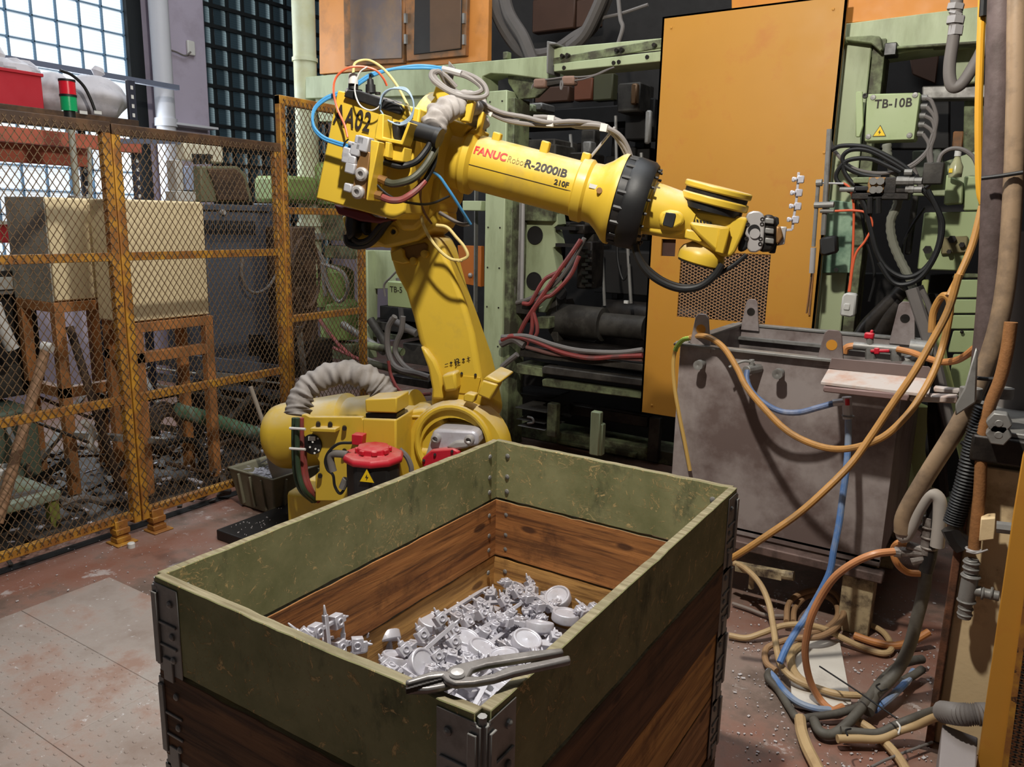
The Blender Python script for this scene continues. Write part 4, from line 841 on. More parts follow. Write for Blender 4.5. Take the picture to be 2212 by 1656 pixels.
# ---------------------------------------------------------------- the green press behind the robot; its front stands in planes of constant Y
zm = zq(2.548, 980, 400); zg = zq(2.3657, 1700, 0); zk = zq(2.548, 1420, 600); zl = zq(2.733, 1560, 1050); zc = zq(5.175, 1060, 0)
def yq(pts, Y): return [aY(x, y, Y) for x, y in pts]
def slab(name, pts, Y, d, mat, par, bevel=.004, **k): return put(name, MB().prism(yq(pts, Y), (0, d, 0)), mat, par, bevel=bevel, seg=1, **k)
def ybox(name, x0, y0, x1, y1, Y, d, mat, par, bevel=.004):
    a = aY(x0, y0, Y); b = aY(x1, y1, Y); return put(name, MB().box(min(a.x, b.x), max(a.x, b.x), Y, Y + d, min(a.z, b.z), max(a.z, b.z)), mat, par, bevel=bevel, seg=1)
def yhose(name, pts, Ys, r, mat, par=None, n=8, **k):
    Ys = Ys if isinstance(Ys, (list, tuple)) else [Ys] * len(pts); return put(name, MB().tube([aY(x, y, Y) for (x, y), Y in zip(pts, Ys)], r, n, **k), mat, par)
fr = thing('casting_press', 'big pale green die-casting press with dark oily interior behind the robot', 'machine', (-1.9, 4.8, 0))
FY = 4.62
def column(xa, xb, w_, ztop, lab=None):
    a = aY(xa, 500, FY); x0 = a.x; put('column', MB().box(x0, x0 + w_, FY, FY + .22, 0, ztop), GRN, fr, bevel=.006, seg=1)
    put('column_flange', MB().box(x0 + w_, x0 + w_ + .05, FY + .02, FY + .22, 0, ztop - .05), GRND, fr, bevel=.003, seg=1); return x0
xl = column(1047, 1090, .165, 2.50)
for i in range(7):
    for dx in (.03, .13):
        z = .75 + i * .28; put('bolt', MB().cyl((xl + dx, FY - .004, z), (xl + dx, FY + .01, z), .006, n=8), DRK, fr)
cr = aY(1797, 400, FY); xr = cr.x
put('column', MB().box(xr - .01, xr + .125, FY, FY + .2, 0, 2.60), GRN, fr, bevel=.006, seg=1)
put('column_side', MB().box(xr + .13, xr + .19, FY + .01, FY + .2, .9, 2.60), GRND, fr, bevel=.003, seg=1)
slab('column_cap', zg((262, 215), (300, 188), (430, 180), (475, 185), (490, 250), (475, 262), (430, 222), (300, 205), (270, 230)), FY - .06, .26, GRND, fr)
ybox('latch_block', 1911, 93, 1935, 118, FY - .03, .1, BLKP, fr)
# upper beams
slab('beam', [(660, 166), (1186, 120), (1186, 172), (1100, 160), (1060, 158), (1042, 165), (1042, 204), (660, 212)], FY + .02, .2, GRN, fr)
slab('beam_under', [(680, 212), (1042, 204), (1042, 262), (690, 262)], FY + .07, .12, GRN, fr)
slab('beam', [(1180, 128), (1430, 83), (1430, 103), (1180, 145)], FY - .06, .2, GRND, fr); slab('beam', [(1185, 104), (1432, 82), (1432, 112), (1195, 134)], FY - .05, .18, GRN, fr)
slab('beam_lip', [(1196, 138), (1430, 110), (1430, 132), (1196, 155)], FY - .08, .22, GRN, fr); slab('beam_groove', [(1196, 132), (1430, 108), (1430, 114), (1196, 141)], FY - .055, .1, DRK, fr)
slab('beam_bracket', [(1181, 88), (1201, 92), (1200, 96), (1186, 96), (1184, 158), (1180, 158)], FY - .12, .16, GALV, fr)
slab('gusset', [(1097, 158), (1130, 160), (1185, 186), (1160, 210), (1120, 215), (1097, 178)], FY + .1, .03, GRND, fr)
bt = MB()
for x, y in zc((790, 620), (850, 612), (1398, 560), (1455, 552), (1370, 700), (1428, 690), (815, 755), (1820, 500), (1745, 635)): c = aY(x, y, FY - .09); bt.cyl(c, c + Vector((0, .03, 0)), .012, n=8)
pieces('bolt', bt, DRK, fr); ybox('beam_stub', 1086, 112, 1096, 126, FY + .04, .05, GRND, fr)
slab('beam', [(1826, 51), (2130, 12), (2130, 88), (1826, 132)], FY + .03, .22, GRN, fr); slab('beam_lip', [(1925, 100), (2145, 86), (2145, 92), (1925, 106)], FY - .02, .1, GRND, fr)
slab('orange_panel', [(1826, -40), (2140, -60), (2140, 22), (1826, 51)], FY + .06, .05, M('orange_head_paint', (208, 132, 40), .5, 0, .07, 3, dirt=(170, 100, 50), dt=.6, ds=4, da=.4, bump=.05), fr)
slab('orange_panel', [(1580, -60), (1826, -60), (1826, 10), (1700, 14), (1580, 20)], FY + .15, .05, M('orange_head_paint', (208, 132, 40)), fr)
# sliding door
dr = thing('press_door', 'large ochre yellow sliding door of the press with a mesh window', 'door', (-1.4, 4.5, .46)); DY = 4.50
a = aY(1437, 36, DY); bL = aY(1378, 888, DY); bR = aY(1466, 898, DY); tR = aY(1828, -10, DY)
x0 = (a.x + bL.x) / 2; x1 = tR.x + .005; zt_ = a.z; zb = bL.z
m0 = aY(1470, 560, DY); m1 = aY(1652, 700, DY); h0 = aY(1405, 515, DY); h1 = aY(1438, 553, DY); h0x = x0 + .075; h1x = h0x + .09
db = MB(); wx0, wx1, wz0, wz1 = m0.x, m1.x, m1.z, m0.z + .05
for (u0, u1, v0, v1) in ((x0, h0x, zb, zt_), (h0x, h1x, zb, h1.z), (h0x, h1x, h0.z, zt_), (h1x, wx0, zb, zt_), (wx0, wx1, zb, wz0), (wx0, wx1, wz1, zt_), (wx1, x1, .95 if False else zb, zt_)):
    db.box(u0, u1, DY, DY + .018, v0, v1)
db.box(x0, x0 + .012, DY, DY + .05, zb, zt_); db.box(x1 - .01, x1, DY, DY + .05, zb, zt_); db.box(x0, x1, DY, DY + .05, zt_ - .01, zt_)
put('door_sheet', db, DOORY, dr, flat=True)
mesh_panel('mesh_window', dr, DY + .006, wx0, wx1, wz0, wz1, .037, .019, .0032, M('rusty_door_mesh', (186, 142, 104), .6, .1, .2, 9, bump=0), axis='y')
put('mesh_backing_strip', MB().box(wx0, wx1, DY + .03, DY + .034, wz1 - .01, wz1 + .01), GALV, dr)
put('mesh_backing', MB().box(wx0, wx1, DY + .22, DY + .23, wz1 - .02, wz1 + .30), M('deep_orange_sheet', (190, 108, 44), .5, 0, .08, 3), dr)
put('cutout_backing', MB().box(h0x - .01, h1x + .01, DY + .04, DY + .05, h1.z - .01, h0.z + .01), M('brown_dark_sheet', (84, 60, 52), .7, 0, .3, 6), dr)
a = aY(1755, 560, DY - .01); put('edge_strip', MB().bar(aY(1757, 575, DY - .01), aY(1748, 680, DY - .01), .012, .01), ORGD, dr)
bt = MB()
for (px, py) in ((1450, 60), (1800, 20), (1408, 875), (1402, 460), (1780, 330)): c = aY(px, py, DY); bt.lathe(c, (0, -1, 0), [(0, .008), (.004, .006), (.005, 0)], 8)
pieces('rivet', bt, DOORY, dr)
# orange control cabin, upper left
cbn = thing('orange_cabin', 'orange steel cabin with a grimy window above the green beam', 'cabin', (-4.0, 5.2, 2.6)); KY = 5.05
slab('wall_panel', [(688, -60), (1056, -60), (1054, 132), (690, 160)], KY + .03, .05, ORG, cbn)
slab('window_frame', zt_ if False else [(741, -40), (876, -40), (872, 136), (744, 142)], KY - .01, .04, ORGD, cbn)
GL1 = M('grimy_pane', (128, 104, 84), .35, 0, .3, 2.5, dirt=(96, 88, 92), dt=.5, ds=3, da=.8, bump=.1)
slab('pane', [(755, -40), (866, -40), (868, 126), (757, 130)], KY - .02, .01, GL1, cbn)
slab('window_frame', [(874, -40), (1010, -40), (1006, 120), (878, 132)], KY - .012, .04, ORGD, cbn)
slab('pane', [(896, -40), (998, -40), (996, 106), (893, 118)], KY - .022, .01, M('dark_opening', (34, 28, 24), .6, 0, .5, 3), cbn)
slab('inner_cabinet', [(928, -40), (996, -40), (994, 104), (928, 112)], KY - .028, .008, M('brown_inner', (92, 66, 44), .6, 0, .3, 3), cbn)
bt = MB()
for x, y in ((877, 85), (1003, 86), (1003, 40), (877, 40)): bt.obox(aY(x, y, KY - .02), (1, 0, 0), (0, 1, 0), (0, 0, 1), .02, .03, .07)
pieces('hinge', bt, GALV, cbn)
# dark interior of the press
core = fr; IY = 5.3
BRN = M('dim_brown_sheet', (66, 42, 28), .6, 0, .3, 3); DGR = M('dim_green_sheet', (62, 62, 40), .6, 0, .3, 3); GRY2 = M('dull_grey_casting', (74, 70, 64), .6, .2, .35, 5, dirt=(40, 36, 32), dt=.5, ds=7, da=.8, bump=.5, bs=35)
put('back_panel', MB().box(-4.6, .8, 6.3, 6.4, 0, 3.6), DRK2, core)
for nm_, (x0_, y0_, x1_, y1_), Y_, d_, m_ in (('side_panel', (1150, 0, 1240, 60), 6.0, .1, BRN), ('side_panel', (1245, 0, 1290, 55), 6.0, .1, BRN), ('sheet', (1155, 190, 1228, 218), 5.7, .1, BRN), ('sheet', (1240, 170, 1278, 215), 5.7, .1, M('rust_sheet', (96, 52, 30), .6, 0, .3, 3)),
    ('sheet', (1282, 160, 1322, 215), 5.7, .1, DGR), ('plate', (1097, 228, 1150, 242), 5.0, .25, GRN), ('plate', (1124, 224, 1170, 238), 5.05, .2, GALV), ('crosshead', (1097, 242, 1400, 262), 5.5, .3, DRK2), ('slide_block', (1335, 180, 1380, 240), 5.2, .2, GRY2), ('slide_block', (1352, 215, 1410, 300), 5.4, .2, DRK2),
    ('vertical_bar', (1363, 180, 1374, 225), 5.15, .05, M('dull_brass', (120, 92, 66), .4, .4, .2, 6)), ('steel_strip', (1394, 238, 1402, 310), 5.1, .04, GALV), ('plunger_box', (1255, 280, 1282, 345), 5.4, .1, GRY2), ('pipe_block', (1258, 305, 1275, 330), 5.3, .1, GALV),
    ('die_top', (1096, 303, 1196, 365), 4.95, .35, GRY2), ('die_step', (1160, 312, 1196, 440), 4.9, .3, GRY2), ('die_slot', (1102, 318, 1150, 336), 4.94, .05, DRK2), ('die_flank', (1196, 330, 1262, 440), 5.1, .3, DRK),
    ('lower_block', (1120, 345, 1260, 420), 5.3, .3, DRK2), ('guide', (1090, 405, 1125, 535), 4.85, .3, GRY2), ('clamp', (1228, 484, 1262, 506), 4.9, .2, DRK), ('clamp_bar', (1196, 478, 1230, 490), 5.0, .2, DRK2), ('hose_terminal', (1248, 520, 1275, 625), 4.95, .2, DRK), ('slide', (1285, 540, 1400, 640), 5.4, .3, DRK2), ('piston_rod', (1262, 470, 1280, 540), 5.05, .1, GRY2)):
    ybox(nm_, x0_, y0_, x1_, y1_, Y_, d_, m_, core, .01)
tr = MB()
for i in range(10): tr.bar(aY(1258 + (i % 2) * 8, 535 + i * 9, 4.93), aY(1268 + (i % 2) * 8, 535 + i * 9, 4.9), .016, .02)
pieces('terminal_stub', tr, BLKP, core)
rr = random.Random(5)
for i in range(26):
    x = rr.uniform(1110, 1400); y = rr.uniform(230, 640); c = aY(x, y, rr.uniform(5.5, 6.0)); w_ = rr.uniform(.03, .12); h_ = rr.uniform(.05, .3)
    put(rr.choice(('valve_body', 'link_block', 'support_bar')), MB().box(c.x - w_ / 2, c.x + w_ / 2, c.y, c.y + .12, c.z - h_, c.z + h_), rr.choice((GRY2, DRK, DRK2, DRK2)), core, bevel=.008, seg=1)
for (x0_, x1_, y0_, y1_, Y_) in ((1210, 1215, 330, 470, 5.1), (1232, 1236, 290, 345, 5.2), (1385, 1392, 330, 480, 5.1), (1330, 1334, 250, 500, 5.3), (1300, 1306, 540, 660, 5.2), (1355, 1363, 520, 655, 5.0)):
    put('rod', MB().cyl(aY(x0_, y0_, Y_), aY(x1_, y1_, Y_), .012, n=10), GALV, core)
put('bright_chip', MB().obox(aY(1353, 652, 4.95), (1, 0, 0), (0, 1, 0), (0, 0, 1), .03, .02, .02), WHT, core)
# green platen with round holes, rods beside it
pt = MB(); P = zm((375, 165), (560, 100), (575, 215), (548, 235), (572, 330), (545, 345), (572, 480), (548, 500), (560, 590), (530, 640), (500, 700), (385, 690))
o = slab('green_platen', P, 4.86, .12, GRN, core)
ybox('platen_head', 1125, 435, 1193, 478, 4.80, .1, GRND, core)
for p, r in ((zm((448, 275))[0], .062), (zm((443, 527))[0], .062), (zm((592, 592))[0], .045)):
    c = aY(*p, 4.855); put('platen_hole_shade_disc', MB().lathe_open(c, (0, -1, 0), [(.002, 0), (.002, r * .97), (.005, r), (.004, r * 1.04), (0, r * 1.05)], 28), DRK2, core)  # flat dark disc, the hole's inner shade put into its colour
slotm = MB()
for y in (235, 328): a_ = aY(*zm((560, y))[0], 4.85); slotm.box(a_.x, a_.x + .16, 4.85, 4.9, a_.z - .012, a_.z + .012)
put('platen_slot', slotm, DRK2, core)
for (x, w__, mt) in ((352, .022, GALV), (372, .016, STL)):
    t0 = aY(*zm((x + 10, 70))[0], 4.75); b0 = aY(*zm((x, 690))[0], 4.75); put('guide_rod', MB().cyl(t0, b0, w__, n=12), mt, core)
slab('rod_foot', zm((300, 640), (420, 650), (410, 712), (300, 700)), 4.72, .15, GRY2, core); ybox('rod_stub', *zm((310, 715))[0], *zm((345, 830))[0], 4.75, .06, GALV, core)
slab('small_cylinder', zm((455, 725), (525, 725), (525, 790), (465, 790)), 4.8, .12, GRND, core)
# tie bars and die bed
c0_ = aY(*zm((565, 740))[0], 5.0); c1_ = aY(*zm((825, 752))[0], 5.0); c2_ = aY(*zm((1060, 765))[0], 5.0)
put('tie_bar', MB().lathe(c0_, (1, 0, 0), [(0, .11), (.02, .125), ((c1_ - c0_).length, .12), ((c1_ - c0_).length + .004, .085), ((c2_ - c0_).length, .085)], 28), GRY2, core, ang=50)
c0_ = aY(*zm((840, 700))[0], 5.3); put('tie_bar', MB().cyl(c0_, c0_ + Vector((.8, 0, 0)), .10, n=24), DRK, core)
slab('die_bed', zm((520, 640), (600, 900), (1060, 930), (1060, 800), (830, 790), (760, 880), (610, 880)), 5.2, .4, DRK, core)
slab('bed_cheek', zm((500, 650), (565, 610), (575, 860), (600, 900), (560, 880), (520, 800)), 4.9, .15, GRY2, core)
slab('orange_door', zm((20, 330), (150, 335), (150, 560), (40, 540)), 5.2, .05, M('deep_orange_sheet', (190, 108, 44), .5, 0, .08, 3), core)
c = aY(*zm((92, 495))[0], 5.19); put('door_knob', MB().ball(c, .02), STL, core)
put('flat_bar', MB().bar(aY(*zm((125, 0))[0], 4.9), aY(*zm((120, 700))[0], 4.9), .04, .01), GALV, core); ybox('green_clamp', *zm((48, 85))[0], *zm((150, 140))[0], 4.7, .15, GRN, core)
# shelf table and rails in front of the bed
tb = thing('steel_shelf', 'grimy steel shelf with scrap and hoses inside the press', 'shelf', aY(1240, 790, 4.6))
slab('shelf_top', zm((365, 895), (450, 890), (1040, 975), (1040, 1020), (370, 935)), 4.55, .5, DRK, tb); slab('shelf_lip', zm((362, 905), (1040, 985), (1040, 1022), (362, 942)), 4.53, .03, GRY2, tb)
for i, (ya, yb) in enumerate(((1000, 1070), (1070, 1140))):
    slab('rail', zm((484, ya), (500, ya - 6), (1040, yb - 2), (1040, yb + 36), (486, ya + 36)), 4.5 + .02 * i, .08, GRY2 if i == 0 else GRND, tb, bevel=.006)
slab('shelf_bracket', zm((345, 980), (500, 1010), (490, 1055), (345, 1035)), 4.55, .2, GRND, tb)
ck = MB(); rr = random.Random(8)
for i in range(130):
    x = rr.uniform(390, 1030); y = 900 + (x - 390) * .13 + rr.uniform(-4, 10); c = aY(*zm((x, y))[0], 4.6 + rr.uniform(0, .1)); s_ = rr.uniform(.004, .014); ck.obox(c, Vector((rr.random(), rr.random(), rr.random())).normalized(), (0, 1, 0), (0, 0, 1), s_ * 2, s_, s_)
stuff(put('metal_scrap', ck, ALU, tb, flat=True))
# legs and low parts under the press
lo = fr
for (x0_, y0_, x1_, y1_, Y_, d_, m_) in ((1276, 888, 1292, 985, 4.45, .05, GRN), (1292, 915, 1299, 985, 4.47, .05, GRN), (1182, 870, 1200, 945, 4.6, .06, GRND), (1112, 878, 1180, 893, 4.6, .3, GRY2), (1115, 905, 1176, 915, 4.6, .3, GRY2), (1118, 918, 1176, 930, 4.6, .3, GALV), (1202, 950, 1275, 972, 4.9, .3, GRND), (1300, 965, 1372, 990, 4.9, .1, GRND), (1402, 900, 1420, 1000, 4.9, .05, GRY2), (1228, 895, 1400, 900, 5.0, .1, DRK), (1100, 845, 1190, 862, 4.8, .3, DRK2)):
    ybox('base_part', x0_, y0_, x1_, y1_, Y_, d_, m_, lo, .006)
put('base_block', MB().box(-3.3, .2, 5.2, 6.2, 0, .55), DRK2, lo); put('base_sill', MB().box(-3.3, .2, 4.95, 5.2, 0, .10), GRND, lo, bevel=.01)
sc_ = MB(); sc_.tube([aY(1140, 900, 4.58), aY(1150, 903, 4.57), aY(1152, 912, 4.57), aY(1140, 914, 4.58)], .008); put('hook', sc_, GALV, lo)
# hoses inside the press
HG = 'hoses running through the press'
def thing_hose(name, label, pts, Ys, r, mat, group=None, **k): return tag(yhose(name, pts, Ys, r, mat, **k), label, 'hose', group)
red = [(zm((700, 300), (660, 360), (560, 500), (480, 620), (400, 740), (362, 815)), .017), (zm((690, 390), (640, 500), (545, 600), (500, 620), (440, 690), (430, 800), (400, 880)), .015), (zm((570, 480), (500, 520), (450, 600), (420, 650), (380, 650)), .015), (zm((440, 700), (460, 780), (450, 830), (400, 860)), .014)]
labs = ['red hose slanting down from the dark terminal block inside the press', 'second red hose looping below the slanting one in the press', 'short red hose crossing behind the slanting hoses', 'red hose hanging from the crossing down to the shelf']
for (p, r), lb in zip(red, labs): thing_hose('red_hose', lb, p, 4.68, r, REDH, HG)
thing_hose('grey_hose', 'grey hose alongside the slanting red ones in the press', zm((720, 290), (650, 420), (560, 540), (430, 620), (330, 650), (270, 660)), 4.72, .016, GREY, HG)
thing_hose('grey_hose', 'grey hose curving below the terminal block', zm((690, 400), (640, 490), (560, 590), (470, 620), (400, 660)), 4.7, .013, GREY, HG)
thing_hose('grey_hose', 'thick grey hose rising beside the left green column', zm((278, 400), (300, 480), (320, 560), (310, 640), (270, 710)), 4.7, .03, GREY, HG)
thing_hose('grey_hose', 'slanted grey pipe behind the guide rods', zm((330, 380), (310, 460), (290, 520)), 4.8, .022, GREY, HG)
thing_hose('red_hose', 'red hose lying on the steel shelf towards the yellow door', zm((265, 850), (330, 830), (450, 860), (600, 920), (750, 950), (900, 940), (1040, 935)), 4.5, .017, REDH, HG)
thing_hose('grey_hose', 'grey hose lying above the red one on the steel shelf', zm((265, 835), (400, 830), (560, 880), (700, 910), (900, 920), (1040, 905)), 4.5, .016, GREY, HG)
thing_hose('grey_hose', 'dusty hose lying flat along the shelf scrap', zm((400, 890), (560, 930), (700, 935), (860, 945), (1040, 960)), 4.52, .013, M('dusty_red_hose', (130, 92, 86), .6), HG)
thing_hose('grey_pipe', 'bent grey pipe below the left end of the shelf', zm((265, 1000), (300, 970), (350, 930)), 4.5, .02, GREY, HG)
thing_hose('grey_pipe', 'pale grey tube end beside the left end of the shelf', zm((262, 870), (330, 845), (390, 880)), 4.52, .03, GREY, HG)
thing_hose('black_cable', 'black cable loop hanging in the dark behind the yellow door edge', zm((900, 300), (905, 420), (935, 520), (965, 430), (950, 320)), 5.0, .01, BLK, HG)
thing_hose('thick_cable_bundle', 'thick grey cable bundle sagging from the top of the press, left one', zt and [(1062, -30), (1075, 30), (1105, 85), (1140, 118), (1190, 116), (1240, 85), (1280, 55), (1320, -30)], 5.2, .05, M('dim_grey_bundle', (84, 78, 74), .7, 0, .2, 5), HG, n=10)
thing_hose('thick_cable_bundle', 'second thick cable bundle sagging just in front of the first', [(1085, -30), (1100, 30), (1130, 80), (1150, 130)], 5.1, .045, M('dim_grey_bundle', (84, 78, 74)), HG, n=10)
thing_hose('thick_cable_bundle', 'thick dark bundle rising towards the top behind the beam', [(1230, 105), (1262, 75), (1290, 20), (1310, -30)], 5.1, .045, M('dim_grey_bundle', (84, 78, 74)), HG, n=10)
thing_hose('cable', 'thin grey cable hanging above the green beam near the yellow door', [(1335, -10), (1340, 40), (1345, 60), (1335, 95)], 5.0, .014, GREY, HG)
thing_hose('cable', 'grey cable drooping in the dark above the green beam', [(1270, 60), (1300, 40), (1340, 30), (1400, 10)], 5.2, .012, GREY, HG)
lk = thing('cable_lamp', 'dusty lamp fittings and wires hung under the green beam', 'fitting', aY(1200, 180, 4.5))
for (x, y) in zc((565, 935), (885, 905)): c = aY(x, y, 4.5); put('lamp_body', MB().obox(c, (1, 0, -.05), (0, 1, 0), (.05, 0, 1), .09, .06, .055), M('dusty_brown_metal', (134, 104, 88), .7, 0, .2, 9, bump=.3), lk, bevel=.012)
put('holder', MB().bar(aY(*zc((640, 930))[0], 4.52), aY(*zc((830, 895))[0], 4.52), .05, .04), GRY2, lk)
put('wire', MB().tube(yq(zc((460, 990), (480, 940), (560, 900), (700, 880), (860, 860), (1000, 860), (1150, 840), (1270, 790), (1380, 752)), 4.48), .005).tube(yq(zc((940, 900), (1050, 880), (1200, 830), (1330, 770)), 4.48), .005).tube(yq(zc((790, 900), (780, 960), (790, 1000), (805, 940), (795, 900)), 4.47), .006), GREY, lk)
# green low machinery and box behind the robot, seen between fence and robot
TX = thing('terminal_box', 'small pale green terminal box behind the robot arm', 'box', aY(858, 665, 4.3))
o = ybox('box_body', 836, 607, 905, 668, 4.3, .08, GRNL, TX, .006); put('mounting_bracket', MB().bar(aY(870, 650, 4.38), aY(870, 650, 4.38) + Vector((0, .42, 0)), .05, .03), GALV, TX); p0 = aY(842, 630, 4.297); text('box_lettering', 'TB-5', p0, (1, 0, 0), (0, 0, 1), .06, TXTB, TX)
thing_hose('grey_cable', 'grey cable arching over the small green terminal box', [(832, 640), (830, 615), (845, 598), (862, 580)], 4.28, .008, GREY, HG)
thing_hose('grey_hose', 'thick grey hose dropping from the small green terminal box', zr((735, 560), (700, 620), (695, 720), (720, 810), (770, 850), (860, 870), (925, 890)), 4.2, .022, GREY, HG)
thing_hose('grey_hose', 'second thick grey hose dropping from the small green box', zr((780, 560), (770, 640), (745, 700), (740, 760), (800, 840), (920, 895)), 4.24, .020, GREY, HG)
thing_hose('red_hose', 'red hose on the ground behind the robot turret', zr((700, 800), (715, 880), (760, 960), (830, 985), (930, 980)), 4.1, .012, REDH, HG)
bc = thing('green_pump_unit', 'pale green pump and tank unit behind the far fence panel', 'pump', aY(740, 800, 4.75))
slab('unit_panel', zr((560, 200), (720, 205), (830, 330), (700, 410), (598, 410), (596, 790), (560, 780)), 4.78, .1, GRN, bc)
ybox('unit_post', 770, 540, 797, 775, 4.7, .1, GRN, bc)
for (x, y, r, s_) in ((720, 400, .17, 1), (715, 620, .2, 1), (735, 690, .17, .8)):
    c = aY(x, y, 4.9); put('round_tank', MB().lathe(c, (0, 0, 1), [(-.18, .05), (-.16, r), (.14, r), (.18, r * .7), (.2, 0)], 24), M('moss_green_paint', (128, 150, 84), .5, 0, .15, 4, dirt=(90, 90, 60), dt=.55, ds=5, da=.6), bc, bevel=.005)
for (x0_, y0_, x1_, y1_) in ((690, 440, 745, 520), (700, 530, 760, 560), (690, 735, 760, 780), (640, 380, 700, 440)): ybox('valve_block', x0_, y0_, x1_, y1_, 4.8, .15, GRND, bc)
for i, p in enumerate((zr((310, 200), (350, 260), (370, 380), (430, 480), (480, 420), (450, 320), (330, 270)), zr((300, 190), (340, 290), (350, 380), (360, 450)), zr((300, 690), (380, 720), (470, 760), (560, 800), (640, 830)), zr((330, 580), (380, 650), (440, 720), (520, 790)))):
    put('unit_hose', MB().tube([aY(x, y, 4.72) for x, y in p], .016), REDH if i > 1 else GREY, bc)
pb = thing('pipe_rack', 'oily pipes and girders on the ground behind the robot', 'pipes', aY(800, 800, 4.6))
for i, (a_, b_, r, m_) in enumerate((((790, 745), (870, 760), .03, GRND), ((800, 785), (925, 815), .028, GRND), ((780, 770), (850, 800), .02, GREY), ((740, 700), (830, 760), .03, GALV), ((845, 690), (900, 720), .03, GREY), ((860, 600), (868, 690), .02, GREY), ((800, 690), (835, 745), .035, GRY2))):
    put('pipe', MB().cyl(aY(*a_, 4.45 + i * .03), aY(*b_, 4.45 + i * .03), r, n=12), m_, pb)
for (x0_, y0_, x1_, y1_, m_) in ((845, 810, 925, 840, DRK), (780, 690, 880, 720, GRY2), (820, 660, 930, 700, DRK2), (880, 620, 930, 670, DRK2), (795, 715, 860, 735, GRND), (870, 740, 920, 790, GRY2)): ybox('girder', x0_, y0_, x1_, y1_, 4.75, .3, m_, pb)
# ---------------------------------------------------------------- steel tank in front of the door
TX0, TX1, TY0, TY1, TZ = -1.195, -.30, 3.26, 4.14, 1.12
tk = thing('quench_tank', 'large open stained stainless steel tank with lifting lugs, before the yellow door', 'tank', (-.75, 3.7, 0))
w_ = .012; tz0 = .33
put('front_wall', MB().box(TX0, TX1, TY0, TY0 + w_, tz0 - .02, TZ), TANK, tk, bevel=.002, seg=1)
put('rear_wall', MB().box(TX0, TX1, TY1 - w_, TY1, tz0, TZ), TANK, tk, bevel=.002, seg=1)
put('side_wall', MB().box(TX0, TX0 + w_, TY0 + w_, TY1 - w_, tz0, TZ), TANK, tk, bevel=.002, seg=1)
put('side_wall', MB().box(TX1 - w_, TX1, TY0 + w_, TY1 - w_, tz0, TZ), TANK, tk, bevel=.002, seg=1)
put('tank_floor', MB().box(TX0, TX1, TY0, TY1, tz0, tz0 + .01), TANK, tk)
put('water', MB().box(TX0 + w_, TX1 - w_, TY0 + w_, TY1 - w_, tz0 + .01, TZ - .16), M('murky_water', (52, 44, 40), .08, 0, .2, 3, bump=.05), tk, flat=True)
lip = MB(); lip.box(TX0 - .02, TX1 + .02, TY0 - .03, TY0 + .02, TZ, TZ + .012); lip.box(TX0 - .02, TX1 + .02, TY1 - .02, TY1 + .04, TZ, TZ + .012); lip.box(TX0 - .03, TX0 + .02, TY0 + .02, TY1 - .02, TZ, TZ + .012); lip.box(TX1 - .02, TX1 + .03, TY0 + .02, TY1 - .02, TZ, TZ + .012)
put('rim', lip, GALV, tk, bevel=.002, seg=1)
put('inner_ledge', MB().box(TX0 + w_, TX1 - w_, TY1 - .05, TY1 - w_, TZ - .07, TZ - .055), GALV, tk)
def lug(px, py, Y, hgt=.15, wd=.075):
    c = aY(px, py, Y); z0 = TZ - .02; A = [Vector((c.x + a, Y, z0 + b)) for a, b in ((-wd / 2 - .012, 0), (wd / 2 + .012, 0), (wd * .38, hgt), (wd * .22, hgt + .015), (-wd * .22, hgt + .015), (-wd * .38, hgt))]
    o = put('lug', MB().prism(A, (0, .012, 0)), TANK, tk, bevel=.002, seg=1)
    put('lug_hole', MB().lathe_open(Vector((c.x, Y - .0012, z0 + hgt * .66)), (0, 1, 0), [(0, 0), (0, .021), (.0145, .021), (.0145, 0)], 20), M('seen_through_ochre', (190, 130, 40), .6) if Y < 3.6 else DRK, tk)
lug(1512, 740, TY0 - .004); lug(1620, 700, TY1 - .03); lug(1795, 760, TY0 - .004, .13, .085) ; lug(1949, 735, TY1 - .03, .19, .09)
for (x, y) in zk((255, 468), (685, 515)):
    c = aY(x, y, TY0); put('peg', MB().cyl(c, c + Vector((0, -.07, 0)), .012, n=12).lathe(c + Vector((0, -.045, 0)), (0, -1, 0), [(0, .021), (.03, .021), (.03, .010), (.026, 0)], 16), GALV, tk)
bs = MB(); bs.box(TX0 - .01, TX1 + .02, TY0 - .05, TY0 + .02, tz0 - .07, tz0 - .03)
put('base_rail', bs, M('pink_grime_steel', (118, 98, 92), .6, .3, .2, 6, dirt=(60, 50, 46), dt=.5, ds=8, da=.8), tk, bevel=.006)
LEGM = M('chipped_cream_paint', (178, 160, 126), .7, 0, .08, 5, dirt=(60, 46, 38), dt=.52, ds=9, da=1.0, bump=.3)
for x in (TX0 + .02, TX1 - .13): put('leg', MB().box(x, x + .12, TY0 - .01, TY0 + .1, 0, tz0 - .03), LEGM, tk, bevel=.004); put('leg', MB().box(x, x + .12, TY1 - .12, TY1, 0, tz0), LEGM, tk, bevel=.004)
vp = MB(); vp.bar(aY(1590, 1222, TY0 - .06), aY(1690, 1242, TY0 - .06), .035); vp.cyl(aY(1690, 1240, TY0 - .06), aY(1715, 1244, TY0 - .06), .02, n=10); vp.cyl(aY(1625, 1235, TY0 - .06), aY(1622, 1270, TY0 - .06), .012, n=8)
put('drain_fitting', vp, LEGM, tk)
